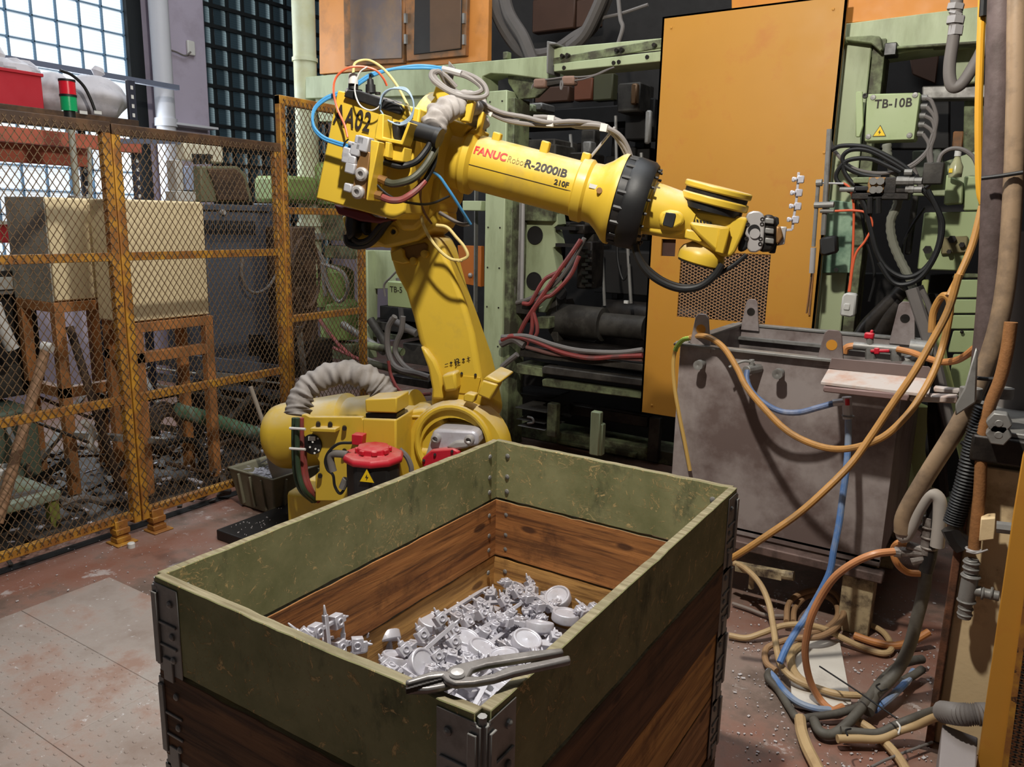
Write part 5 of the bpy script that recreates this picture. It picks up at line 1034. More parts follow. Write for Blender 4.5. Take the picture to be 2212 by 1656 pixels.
# tap on the tank front
vl = thing('ball_valve', 'small steel ball valve with lever on the tank front', 'valve', aY(1627, 795, TY0 - .05))
c = aY(1630, 790, TY0 - .04); put('valve_body', MB().cyl(aY(1640, 795, TY0), aY(1612, 800, TY0 - .09), .02, n=10).cyl(aY(1624, 795, TY0 - .05), aY(1624, 776, TY0 - .05), .012, n=8), GALV, vl, bevel=.002)
put('lever', MB().tube([aY(1630, 783, TY0 - .05), aY(1605, 780, TY0 - .07), aY(1575, 793, TY0 - .09)], .006), GALV, vl)
# drip tray and its bar
ty = thing('drip_tray', 'caked steel drip tray on a bar above the right of the tank', 'tray', aY(1900, 840, 3.0)); QY = 3.06
slab('tray_back', zk((958, 440), (1495, 488), (1512, 505), (1515, 555), (1400, 550), (940, 500)), QY + .08, .006, M('grimy_pinkish_steel', (120, 104, 100), .5, .3, .15, 5), ty, .002)
A = yq(zk((940, 500), (1515, 555)), QY + .08) + yq(zk((1495, 640), (900, 570)), QY - .06)
put('tray_floor', MB().prism(A, (0, 0, -.012)), M('chalky_deposit', (186, 176, 170), .8, 0, .1, 6, dirt=(176, 130, 104), dt=.56, ds=7, da=.7, bump=.6, bs=24), ty, bevel=.002)
slab('tray_bar', zk((912, 596), (1385, 645), (1380, 680), (912, 628)), QY - .07, .05, M('rust_pink_steel', (132, 108, 104), .6, .2, .15, 5), ty)
slab('tray_arm', zk((1385, 645), (1650, 655), (1650, 692), (1388, 680)), QY - .03, .06, M('chalky_deposit', (186, 176, 170)), ty)
slab('tray_arm', zk((1520, 600), (1665, 615), (1660, 640), (1520, 630)), QY + .05, .04, M('chalky_deposit', (186, 176, 170)), ty)
# red taps
rt_ = thing('water_taps', 'pair of red handled taps on a brass pipe above the tank', 'taps', aY(1890, 750, 3.4)); VY = 3.42
put('pipe', MB().tube(yq(zk((1030, 415), (1040, 385), (1075, 375), (1130, 380)), VY), .014), ORH, rt_)
put('pipe', MB().cyl(aY(*zk((1080, 372))[0], VY), aY(*zk((1330, 395))[0], VY), .017, n=12).cyl(aY(*zk((1170, 380))[0], VY), aY(*zk((1170, 330))[0], VY), .014, n=10).cyl(aY(*zk((1175, 385))[0], VY), aY(*zk((1175, 445))[0], VY), .022, n=10).cyl(aY(*zk((1310, 390))[0], VY), aY(*zk((1315, 455))[0], VY), .02, n=10), GALV, rt_)
put('tap_handle', MB().obox(aY(*zk((1167, 318))[0], VY), (1, 0, 0), (0, 1, 0), (0, 0, 1), .036, .03, .026).obox(aY(*zk((1180, 300))[0], VY), (1, 0, 0), (0, 1, 0), (0, 0, 1), .012, .02, .022), REDP, rt_, bevel=.006)
put('tap_handle', MB().obox(aY(*zk((1225, 402))[0], VY - .02), (1, 0, .12), (0, 1, 0), (-.12, 0, 1), .07, .012, .013).obox(aY(*zk((1208, 402))[0], VY - .02), (1, 0, .12), (0, 1, 0), (-.12, 0, 1), .02, .016, .026), REDP, rt_, bevel=.004)
put('pipe_union', MB().cyl(aY(*zk((1390, 380))[0], VY + .3), aY(*zk((1520, 395))[0], VY + .3), .035, n=14).cyl(aY(*zk((1370, 455))[0], VY), aY(*zk((1430, 435))[0], VY), .02, n=10), GALV, rt_)
# ---------------------------------------------------------------- hoses around the tank; each runs in its own depth
HT = 'hoses hanging about the tank'
def H(name, label, pts, Ys, r, mat, group=HT, **k):
    if group == HT and r < .02: r *= .76
    return thing_hose(name, label, pts, Ys, r, mat, group, **k)
H('tan_hose', 'tan hose slung across the tank front from the left lug to the right', zk((180, 330), (240, 318), (300, 335), (370, 390), (440, 500), (490, 600), (590, 720), (700, 830), (820, 900), (960, 940), (1100, 930), (1250, 870), (1370, 760), (1450, 650), (1520, 520), (1570, 380), (1600, 250), (1612, 150), (1595, 100), (1560, 110), (1520, 190), (1510, 300)), [3.3, 3.25, 3.22, 3.2, 3.15, 3.1, 3.02, 2.98, 2.95, 2.92, 2.9, 2.9, 2.92, 2.95, 3.0, 3.05, 3.05, 3.05, 3.05, 3.08, 3.1, 3.1], .0165, TANH, n=10)
H('tan_hose', 'long tan hose falling from upper right across the tank to behind the crate', zk((1660, -20), (1600, 180), (1500, 370), (1400, 540), (1290, 700), (1170, 880), (1060, 1030), (900, 1190), (760, 1310), (600, 1420), (480, 1500), (380, 1560)), [2.9, 2.9, 2.88, 2.85, 2.83, 2.8, 2.76, 2.7, 2.66, 2.62, 2.6, 2.6], .0165, TANH, n=10)
H('yellow_green_hose', 'thin yellow hose with a bright green wrap at the left tank edge', zk((180, 330), (140, 340), (105, 380), (88, 470), (95, 600), (120, 750), (150, 900), (180, 1060)), 3.22, .0115, M('pale_tan_hose', (196, 160, 90), .5, 0, .1, 6))
H('green_wrap', 'bright green wrapped end of the thin hose at the tank corner', zk((175, 332), (140, 342), (108, 378), (98, 402)), 3.218, .0135, M('lime_wrap', (160, 190, 80), .5, 0, .1, 6), ridge=.08)
H('blue_hose', 'short blue hose looping from the tank valve to the pipe union', zk((495, 510), (492, 560), (520, 625), (590, 690), (680, 735), (780, 740), (880, 715), (970, 690)), [3.17, 3.15, 3.12, 3.1, 3.1, 3.1, 3.1, 3.12], .0155, M('faded_blue_hose', (86, 104, 140), .5, 0, .15, 6, dirt=(160, 160, 170), dt=.6, ds=8, da=.6), n=10)
H('blue_hose', 'blue hose dropping straight down the tank front to the floor coil', zk((1050, 770), (1050, 900), (1040, 1050), (1020, 1200), (1000, 1350), (970, 1500), (940, 1640)) + zl((500, 760), (440, 850), (380, 950), (340, 1040)), [3.13, 3.13, 3.1, 3.08, 3.05, 3.02, 3.0, 2.95, 2.85, 2.75, 2.7], .0165, M('washed_blue_hose', (84, 122, 178), .5, 0, .15, 5, dirt=(150, 156, 160), dt=.5, ds=6, da=.7), n=10)
un = thing('pipe_union', 'white caked pipe union with a red tap under the drip tray', 'fitting', aY(1838, 880, 3.13))
put('union_body', MB().cyl(aY(*zk((1042, 655))[0], 3.13), aY(*zk((1048, 775))[0], 3.13), .018, n=10), M('white_valve_metal', (190, 190, 196)), un); put('side_nipple', MB().cyl(aY(*zk((965, 688))[0], 3.12), aY(*zk((1040, 680))[0], 3.13), .014, n=10), M('white_valve_metal', (190, 190, 196)), un)
put('red_mark', MB().cyl(aY(*zk((1045, 665))[0], 3.105), aY(*zk((1046, 700))[0], 3.105), .008, n=8), REDP, un)
put('clamp', MB().ring(aY(*zk((1050, 760))[0], 3.13), (0, 0, 1), .02, .004), GALV, un)
H('orange_hose', 'orange hose from the red tap curving right along the tray', zk((1320, 392), (1400, 410), (1480, 440), (1560, 462), (1640, 455), (1700, 425), (1750, 385)), [3.4, 3.38, 3.3, 3.2, 3.1, 3.0, 2.95], .0165, ORH, n=10)
# ---------------------------------------------------------------- machine side right of the door
bx_ = thing('junction_box', 'pale green junction box lettered TB-10B with a yellow warning triangle', 'box', aY(1920, 300, 4.45)); JY = 4.42
slab('mounting_plate', zg((352, 468), (385, 464), (390, 640), (372, 700), (350, 700)), JY + .07, .02, GRNL, bx_)
slab('box_body', zg((408, 480), (685, 472), (655, 718), (395, 725)), JY + .012, .1, GRNL, bx_, .008); slab('box_lid', zg((412, 484), (680, 476), (650, 712), (398, 720)), JY, .012, GRNL, bx_, .003)
p0 = aY(*zg((445, 553))[0], JY - .001); text("box_lettering", "TB-10B", p0, (1, 0, 0), (0, 0, 1), .058, TXTB, bx_, sx=.92, spacing=1.05, bold=.0012)
sc_ = MB()
for p in zg((440, 498), (655, 486), (416, 698), (626, 692)): sc_.lathe(aY(*p, JY), (0, -1, 0), [(0, .014), (.006, .012), (.007, 0)], 12)
pieces('lid_screw', sc_, GALV, bx_); c = aY(*zg((400, 490))[0], JY); put('wall_screw', MB().lathe(c, (0, -1, 0), [(0, .014), (.012, .012), (.012, .006), (.004, .005), (.004, 0)], 12), DRK, bx_)
warn('warning_triangle', aY(*zg((471, 697))[0], JY - .002), .064, (1, 0, 0), (0, 0, 1), bx_, (0, -1, 0))
gl_ = MB()
for i, (x, y) in enumerate(((705, 500), (705, 545), (695, 592), (690, 638), (685, 684))): gl_.cyl(aY(*zg((x - 28, y))[0], JY + .05), aY(*zg((x + 12, y))[0], JY + .05), .015, n=10)
pieces('cable_gland', gl_, GALV, bx_)
JB = 'cables around the junction box'
H('ribbed_conduit', 'ribbed grey conduit running down from the junction box underside', zg((510, 735), (515, 800), (545, 880), (560, 960), (565, 1040), (530, 1130), (540, 1230), (580, 1330), (630, 1430), (660, 1540), (690, 1650)), 4.40, .022, M('conduit_grey', (122, 122, 108), .6, 0, .1, 8), JB, n=10, ridge=.07)
lp_ = [((715, 545), (750, 590), (760, 640), (740, 700), (720, 780), (735, 870), (730, 940), (700, 965)), ((705, 592), (745, 620), (755, 690), (735, 760), (740, 830)), ((700, 638), (740, 670), (745, 720), (690, 800), (600, 860), (480, 885), (340, 860), (250, 780), (220, 720)), ((695, 684), (725, 740), (700, 800), (620, 860), (500, 885), (380, 890), (300, 860)), ((712, 500), (740, 520), (765, 600), (755, 680))]
lb = ['grey cable from the second gland, longest drop', 'grey cable from the third gland of the junction box', 'grey cable sweeping in a wide arc left of the junction box', 'grey cable from the lowest gland crossing to the valve block', 'grey cable from the top gland']
for p, l_ in zip(lp_, lb): H('grey_cable', l_, zg(*p), 4.38, .009, GREY, JB)
for i, (p, l_) in enumerate((((( 220, 770), (280, 745), (400, 750), (500, 790), (600, 850), (650, 900)), 'upper cable loop left of the valve block'), (((480, 905), (380, 890), (300, 850), (285, 800), (330, 765), (420, 770), (520, 820), (620, 880)), 'round cable loop left of the valve block'), (((430, 990), (330, 980), (260, 930), (255, 880), (310, 820), (420, 810), (520, 850), (580, 880)), 'lower cable loop left of the valve block'),
    (((430, 975), (340, 940), (290, 870), (300, 830)), 'short cable looping down left of the valve block'))): H('black_cable', l_, zg(*p), 4.33, .011, BLK, JB)
H('black_hose', 'long black hose hanging in a wide loop below the valve block', zg((690, 965), (750, 1030), (785, 1120), (780, 1230), (740, 1330), (670, 1400), (590, 1415), (510, 1370), (460, 1290), (430, 1180), (400, 1060), (370, 1000)), 4.3, .013, BLK, JB)
H('black_hose', 'second black hose loop just outside the first, below the valve block', zg((720, 970), (765, 1060), (795, 1150), (770, 1280), (700, 1400), (620, 1450), (540, 1440), (470, 1340)), 4.28, .012, BLK, JB)
H('thin_grey_cable', 'thin grey cable arched over the clear bottle shelf', zg((770, 850), (790, 790), (840, 760), (900, 765), (950, 800), (975, 850)), 4.3, .010, GREY, JB)
H('orange_cable', 'thin orange cable hanging from the valve block to the switch box', zg((285, 935), (320, 960), (340, 1040), (340, 1180), (335, 1320), (325, 1420), (315, 1490)), 4.32, .006, M('orange_cable', (222, 100, 64)), JB)
H('orange_cable', 'second thin orange cable curving out to the right and back', zg((245, 1078), (340, 1075), (410, 1090), (435, 1150), (400, 1230), (355, 1290), (335, 1370), (320, 1490)), 4.30, .006, M('orange_cable', (222, 100, 64)), JB)
vb_ = thing('valve_block', 'oily hydraulic valve block with fittings below the junction box', 'valve', aY(1910, 410, 4.3)); BY = 4.28
for (x0_, y0_, x1_, y1_, m_) in ((415, 905, 500, 985, BRASS), (495, 905, 555, 990, DRK), (555, 925, 600, 945, DRK), (555, 960, 610, 985, DRK), (340, 905, 420, 935, GRND), (345, 950, 420, 975, BLKP), (330, 985, 620, 1020, DRK), (410, 990, 490, 1010, BRASS), (700, 830, 790, 940, GRY2)):
    a = aY(*zg((x0_, y0_))[0], BY); b = aY(*zg((x1_, y1_))[0], BY); put('block', MB().box(a.x, b.x, BY, BY + .08, b.z, a.z), m_, vb_, bevel=.005)
cy = MB()
for (x0_, x1_, y_, r_) in ((600, 690, 925, .017), (605, 690, 968, .016), (560, 625, 925, .022), (620, 650, 925, .02), (622, 648, 968, .02), (270, 345, 968, .012), (600, 640, 880, .015)): cy.cyl(aY(*zg((x0_, y_))[0], BY), aY(*zg((x1_, y_))[0], BY), r_, n=8)
for (x, y) in ((470, 968), (440, 925), (478, 925), (440, 970)): cy.cyl(aY(*zg((x, y))[0], BY), aY(*zg((x, y))[0], BY - .03), .018, n=10)
pieces('fitting', cy, GALV, vb_)
cy = MB()
for x in (425, 468): cy.cyl(aY(*zg((x, 1010))[0], BY), aY(*zg((x, 1090))[0], BY), .014, n=8)
pieces('plug', cy, BLKP, vb_)
# sensor rod bracket beside the door
sr = thing('sensor_rod', 'upright steel rods with clamps and a proximity sensor beside the yellow door', 'sensor', aY(1778, 500, 4.3)); SY = 4.3
put('rod', MB().cyl(aY(*zg((217, 660))[0], SY), aY(*zg((185, 1200))[0], SY), .013, n=10), GALV, sr); put('rod', MB().cyl(aY(*zg((160, 935))[0], SY - .02), aY(*zg((135, 1260))[0], SY - .02), .010, n=10), GALV, sr); put('rod', MB().cyl(aY(*zg((135, 1265))[0], SY - .03), aY(*zg((127, 1395))[0], SY - .03), .014, n=10), STL, sr)
put('rusty_strip', MB().bar(aY(*zg((127, 1390))[0], SY), aY(*zg((100, 1600))[0], SY), .02, .006), ORGD, sr)
put('clamp', MB().cyl(aY(*zg((140, 1048))[0], SY - .03), aY(*zg((240, 1045))[0], SY - .03), .016, n=10).cyl(aY(*zg((150, 935))[0], SY - .03), aY(*zg((180, 933))[0], SY - .03), .018, n=10).cyl(aY(*zg((170, 1078))[0], SY - .02), aY(*zg((240, 1078))[0], SY - .02), .010, n=8), GALV, sr)
slab('sensor_block', zg((165, 1215), (250, 1200), (255, 1290), (190, 1308), (165, 1300)), SY - .03, .07, BLK, sr, .01); put('thin_rod', MB().cyl(aY(*zg((180, 935))[0], SY), aY(*zg((290, 938))[0], SY), .005, n=6), STL, sr)
sw = thing('switch_box', 'small grey switch box hanging on cables at the right green column', 'switch', aY(1832, 655, 4.25))
slab('switch_body', zg((282, 1510), (300, 1495), (355, 1502), (345, 1612), (325, 1622), (268, 1612)), 4.22, .06, M('light_grey_plastic', (186, 184, 178), .5, 0, .05, 6), sw, .008); slab('rocker', zg((292, 1550), (322, 1552), (318, 1585), (288, 1583)), 4.213, .01, M('light_grey_plastic', (186, 184, 178)), sw, .003)
cv = thing('cover_plate', 'lower pale green cover plate with worn paint on the right column', 'plate', aY(1830, 500, 4.6))
slab('plate', zg((205, 1020), (345, 1035), (322, 1395), (180, 1395)), 4.595, .02, M('worn_green_paint', (150, 178, 150), .5, 0, .1, 3, dirt=(70, 104, 84), dt=.52, ds=4, da=.8, bump=.05), cv); c = aY(*zg((252, 1378))[0], 4.59); put('bolt', MB().cyl(c, c + Vector((0, -.01, 0)), .012, n=8), GALV, cv)
# hanging pipe elbow at top
pe = thing('bent_pipe', 'grey bent pipe with hexagonal couplings hanging at the top right', 'pipe', aY(2060, 100, 3.6)); EY = 3.9
put('pipe', MB().tube(yq(zg((868, -20), (862, 100), (850, 200), (832, 320), (832, 400), (850, 445), (890, 430), (940, 360), (1000, 250), (1060, 100), (1090, -20)), EY), .024, 12, 8), GREY, pe)
cp_ = MB()
for (y0_, y1_, r_) in ((20, 50, .034), (62, 76, .03), (84, 122, .036), (132, 180, .03)): cp_.cyl(aY(*zg((866, y0_))[0], EY), aY(*zg((858, y1_))[0], EY), r_, n=6)
pieces('coupling', cp_, STL, pe)
# upper right cavity and boxes
cr_ = fr; CY_ = 4.75
for nm_, P, Y_, d_, m_ in (('dark_recess', ((420, 230), (830, 215), (830, 760), (420, 760)), 5.3, .1, DRK2), ('brown_sheet', ((620, 260), (780, 250), (760, 430), (640, 380)), 5.25, .02, BRN), ('green_post', ((860, 245), (970, 235), (965, 420), (800, 440)), 4.8, .1, GRN), ('cross_pipe_block', ((690, 440), (1035, 430), (1035, 500), (690, 505)), 4.85, .12, GALV), ('orange_sheet', ((850, 670), (905, 670), (895, 760), (842, 760)), 5.1, .03, ORGD),
    ('tall_panel', ((905, 500), (1040, 500), (1030, 780), (900, 780)), 4.95, .05, GRND), ('clear_box', ((640, 770), (790, 760), (790, 900), (640, 910)), 4.7, .15, M('smoky_plastic', (88, 92, 80), .25, 0, .2, 5)), ('shelf_back', ((640, 880), (1000, 760), (1000, 1000), (640, 1000)), 4.85, .08, GRN), ('oil_unit', ((815, 890), (900, 930), (895, 1040), (800, 1045)), 4.6, .15, GRNL), ('unit_box', ((905, 900), (985, 900), (985, 1075), (900, 1075)), 4.65, .15, GRNL),
    ('green_housing', ((700, 1085), (985, 1080), (985, 1200), (965, 1230), (900, 1385), (665, 1375)), 4.65, .2, GRNL), ('housing_plate', ((795, 1210), (925, 1205), (920, 1290), (785, 1300)), 4.62, .03, M('oily_brass_plate', (130, 120, 84), .5, .3, .2, 8)), ('bar', ((640, 1000), (670, 1000), (630, 1300), (600, 1300)), 4.7, .05, GRY2), ('lower_dark', ((300, 1395), (700, 1395), (700, 1900), (300, 1900)), 5.1, .1, DRK2), ('green_stile', ((690, 1430), (725, 1430), (700, 1640), (672, 1640)), 4.7, .06, M('lime_green_paint', (164, 172, 112), .5, 0, .06, 4)),
    ('panel_top', ((860, 1395), (1000, 1400), (1000, 1420), (840, 1420)), 4.68, .05, GRND), ('dark_gap', ((730, 1400), (860, 1400), (840, 1640), (700, 1640)), 4.9, .05, DRK2)):
    slab(nm_, zg(*P), Y_, d_, m_, cr_, .006)
for i, (y0_, y1_) in enumerate(((1430, 1520), (1530, 1600), (1610, 1680), (1690, 1800), (1810, 1990), (2000, 2100))):
    slab('drawer_front', zg((850, y0_), (990, y0_), (985, y1_), (820, y1_)), 4.62, .04, GRNL, cr_, .004)
put('drawer_knob', MB().ball(aY(2078, 717, 4.6), .009), DRK, cr_)
bt_ = thing('oil_bottle', 'small clear bottle with yellow oil on the green side of the press', 'bottle', aY(2062, 385, 4.55)); b0 = aY(*zg((858, 905))[0], 4.55); b1 = aY(*zg((862, 820))[0], 4.55)
put('glass', MB().lathe(b0, (0, 0, 1), [(0, .03), (.05, .032), (.075, .02), (.10, .012)], 14), M('pale_bottle_plastic', (170, 168, 130), .25, 0, .08, 5), bt_); put('cap', MB().cyl(b0 + Vector((0, 0, .10)), b0 + Vector((0, 0, .14)), .016, n=12), WHT, bt_); put('oil_label', MB().obox(b0 + Vector((-.02, -.028, .03)), (1, 0, 0), (0, 1, 0), (0, 0, 1), .016, .008, .02), YWARN, bt_)
for (p, Y_, r_, m_, l_) in ((((375, 1040), (400, 1200), (440, 1350), (445, 1440), (420, 1540)), 4.6, .008, BLK, 'thin black cable drooping behind the switch box'), (((640, 850), (680, 940), (700, 980)), 4.5, .012, GREY, 'short grey cable above the valve block'), (((680, 1460), (720, 1550), (750, 1640)), 4.35, .014, GREY, 'grey tube slanting beside the conduit'), (((700, 1060), (640, 1150), (590, 1250), (580, 1350)), 4.6, .009, BLK, 'black cable behind the conduit')):
    H('cable', l_, zg(*p), Y_, r_, m_, JB)
for (p, r_, m_, l_) in ((((600, 1480), (520, 1560), (420, 1660), (380, 1720)), .045, DRK, 'thick oily pipe slanting down left below the conduit'), (((590, 1540), (530, 1610), (480, 1700)), .05, DRK, 'second thick oily pipe under the slanting one'), (((610, 1500), (600, 1640)), .03, GRND, 'short upright green grey pipe behind the slanting pipes')):
    H('oily_pipe', l_, zg(*p), 4.5, r_, m_, JB, n=12)
nut = MB()
for p, r_ in (((845, 1222), .02), ((720, 1275), .022), ((895, 1250), .014), ((830, 1285), .012)): c = aY(*zg(p)[0], 4.62); nut.cyl(c, c + Vector((0, -.03, 0)), r_, n=6)
pieces('hex_bolt', nut, DRK, cr_)
H('lime_pipe', 'lime green pipe leaning behind the taps', zk((1540, 300), (1560, 450), (1600, 620), (1640, 760), (1690, 950), (1760, 1250)), 4.3, .03, M('lime_green_paint', (164, 172, 112)), HT)
H('lime_pipe', 'lime green girder behind the tank, right of it', zk((1440, 700), (1400, 950), (1480, 1250), (1560, 1350)), 4.2, .06, M('lime_green_paint', (164, 172, 112)), HT, n=4)
H('grey_pipe', 'grey pipe leaning down behind the taps', zk((1400, 60), (1440, 180), (1480, 300), (1540, 520), (1580, 700), (1620, 860)), 4.0, .028, GREY, HT)
H('dark_pipe', 'dark upright pipe behind the right end of the tank', zk((1540, 640), (1530, 800), (1545, 1000), (1560, 1200)), 4.05, .035, DRK, HT)
# ---------------------------------------------------------------- tall pipes and hoses in front right
RP = 'pipes and hoses on the rusty post'
PY = 2.75
H('thick_dark_pipe', 'thick dark pipe with a crusty surface, leftmost of the tall pipes', [(2190, -700), (2166, -40), (2158, 200), (2150, 400), (2140, 640), (2120, 850)], 2.78, .037, M('crusty_pipe', (98, 84, 82), .6, .1, .2, 5, dirt=(62, 50, 46), dt=.5, ds=6, da=.8, bump=.8, bs=26), RP, n=16)
H('tan_pipe', 'tall tan stained pipe just right of the dark one', [(2224, -700), (2200, -40), (2196, 200), (2188, 420), (2172, 620), (2140, 760), (2080, 900), (2000, 1030), (1955, 1110), (1950, 1150)], [2.74, 2.74, 2.74, 2.74, 2.73, 2.72, 2.7, 2.7, 2.7, 2.7], .027, M('stained_tan_hose', (150, 126, 100), .5, 0, .2, 4, dirt=(70, 60, 54), dt=.5, ds=5, da=.7, bump=.15), RP, n=14)
H('white_hose_bend', 'pale grey hose bend curving beside the rusty post', [(1946, 1135), (1952, 1160), (1966, 1140), (1984, 1100), (2008, 1068), (2028, 1078), (2030, 1120), (2024, 1180)], 2.70, .021, M('pale_grey_hose', (168, 160, 152), .6, 0, .1, 6), RP, n=12)
H('braided_amber_hose', 'orange brown braided hose running down to the grey pipe tee', zq(2.366, 1960, 700)((530, -10), (510, 130), (475, 280), (420, 420), (385, 560), (375, 700), (370, 850), (355, 1000), (340, 1160)), 2.60, .017, M('braided_amber', (150, 104, 64), .5, 0, .3, 40, bump=.6, bs=120), RP, n=12)
H('corrugated_hose', 'black corrugated hose beside the braided one', zq(2.366, 1960, 700)((400, 420), (360, 540), (330, 660), (300, 800), (265, 920), (235, 1020)), 2.62, .028, BLK, RP, n=14, sub=16, ridge=.09)
H('amber_hose', 'amber braided hose hanging down beside the tall pipes', [(2135, -600), (2122, -20), (2118, 100), (2114, 250), (2116, 400), (2124, 440)], 3.0, .012, YHOSE, RP, n=10)
H('amber_hose', 'amber hose leaving the tall pipes and falling to the left', [(2122, 445), (2100, 530), (2070, 600), (2050, 640)], [3.0, 2.98, 2.95, 2.92], .012, TANH, RP, n=10)
H('black_hose', 'thin black hose end at the top by the amber one', [(2127, -20), (2124, 35)], 2.98, .012, BLK, RP)
H('grey_duct', 'faint grey upright duct at the right edge behind the pipes', [(2210, 500), (2205, 700), (2190, 880)], 3.0, .05, GREY, RP, n=14)
for (p, l_) in (((( 2120, 385), (2160, 380), (2210, 372)), 'black strap around the tall pipes, upper one'), (((2102, 815), (2130, 818), (2168, 818)), 'black strap around the hoses at mid height'), (((2075, 955), (2100, 968), (2135, 970)), 'lower black strap around the corrugated hose')): H('strap', l_, p, 2.62 if l_[:5] != 'black' or 'upper' not in l_ else 2.7, .006, BLK, RP)
# rusty post with its head plate
po = thing('rusty_post', 'wide cream machine post with rusty flaking edges at the right', 'post', (.1, 2.75, 0))
RUST = M('flaking_cream_rust', (224, 198, 154), .7, 0, .1, 3, dirt=(120, 84, 56), dt=.60, ds=4, da=.8, wear=(60, 42, 32), wt=.66, ws=16, bump=.5, bs=30)
RED_ = M('rust_edge', (112, 72, 50), .8, .1, .3, 12, dirt=(60, 42, 32), dt=.5, ds=18, da=.8, bump=.9, bs=50)
put('post_body', MB().box(-.022, .24, 2.66, 2.95, 0, .95), RUST, po, bevel=.006); put('post_edge', MB().box(-.045, -.022, 2.62, 2.68, 0, .98), RED_, po, bevel=.004); put('post_side', MB().box(-.043, -.02, 2.68, 2.95, 0, .96), RUST, po)
put('head_plate', MB().box(-.04, .45, 2.58, 3.05, .98, 1.06), DRK, po, bevel=.008); put('head_top', MB().box(-.05, .5, 2.6, 3.05, 1.06, 1.075), GALV, po, bevel=.003)
put('dark_side', MB().box(.125, .5, 2.655, 2.9, .02, .97), DRK2, po)
for (x, y) in zq(2.366, 1960, 700)((468, 548), (470, 490)): c = aY(x, y, 2.57); put('hex_nut', MB().cyl(c, c + Vector((0, -.05, 0)), .032, n=6).cyl(c, c + Vector((0, -.051, 0)), .012, n=10), GALV, po, bevel=.003)
slab('head_gusset', zq(2.366, 1960, 700)((290, 330), (350, 120), (360, 140), (350, 400), (245, 470), (245, 410)), 2.56, .03, GALV, po)
for x in (320, 480): c = aY(*zq(2.366, 1960, 700)((x, 375))[0], 2.65); put('round_stud', MB().cyl(c, c + Vector((0, 0, .03)), .03, n=16), GALV, po)
put('cream_block', MB().prism(yq(zq(2.366, 1960, 700)((375, 995), (450, 990), (445, 1100), (365, 1110)), 2.56), (0, .05, 0)), RUST, po, bevel=.003)
tee = thing('pipe_tee', 'grey galvanized pipe tee at the end of the braided hose', 'pipe', aY(2095, 1290, 2.6)); T9 = zq(2.366, 1960, 700); TYY = 2.59
b_ = MB()
for (p, q_, r0_) in (((328, 1200), (325, 1270), .020), ((325, 1275), (300, 1410), .023), ((300, 1410), (290, 1500), .019), ((335, 1360), (380, 1365), .016), ((380, 1370), (470, 1390), .015)): b_.cyl(aY(*T9(p)[0], TYY), aY(*T9(q_)[0], TYY), r0_, n=16)
put('tee_body', b_, GALV, tee, bevel=.002); rg = MB()
for (p, ax_) in (((328, 1215), .023), ((326, 1245), .023), ((324, 1285), .027), ((302, 1412), .026), ((298, 1450), .021), ((293, 1480), .021)): rg.ring(aY(*T9(p)[0], TYY), (-.03, 0, 1), ax_ - .003, .004, 18, 6)
for x in (385, 430): rg.ring(aY(*T9((x, 1375))[0], TYY), (1, 0, 0), .016, .004, 16, 6)
pieces('tee_ring', rg, GALV, tee); put('hose_clamp', MB().ring(aY(*T9((338, 1150))[0], TYY), (0, 0, 1), .019, .004).tube([aY(*T9(p)[0], TYY - .02) for p in ((300, 1160), (350, 1170), (412, 1152))], .003), STL, tee)
H('dark_funnel_hose', 'dark end of the corrugated hose below its ribs', T9((225, 1040), (250, 1090), (290, 1140)), 2.62, .03, BLKP, RP)
H('steel_nipple', 'short grey steel nipple sticking out right of the braided hose', T9((455, 1035), (540, 1045)), 2.55, .018, GALV, RP)
# water manifold on a post stub left of the rusty post
mf = thing('water_manifold', 'wet caked brass water manifold on a dark pipe beside the rusty post', 'fitting', aY(1985, 1230, 2.72)); MY_ = 2.72; zv = lambda p: aY(*zl(p)[0], MY_)
b_ = MB(); b_.cyl(zv((1230, 180)), zv((1210, 400)), .022, n=12); b_.cyl(zv((1060, 385)), zv((1240, 400)), .016, n=10); b_.cyl(zv((1090, 345)), zv((1230, 390)), .015, n=10); b_.cyl(zv((1120, 440)), zv((1250, 410)), .017, n=10); b_.cyl(zv((1015, 385)), zv((1060, 392)), .017, n=10); b_.cyl(zv((1140, 230)), zv((1220, 280)), .010, n=8)
for y in (240, 300, 360): b_.ring(zv((1222, y)), (0, 0, 1), .022, .005, 16, 6)
put('manifold_body', b_, M('caked_metal', (150, 142, 136), .5, .4, .2, 14, dirt=(70, 58, 50), dt=.5, ds=16, da=.8, bump=.6), mf, bevel=.001)
put('dark_riser', MB().tube([zv(p) for p in ((1250, 60), (1245, 200), (1225, 400), (1200, 500))], .022, 12), BLKP, mf)
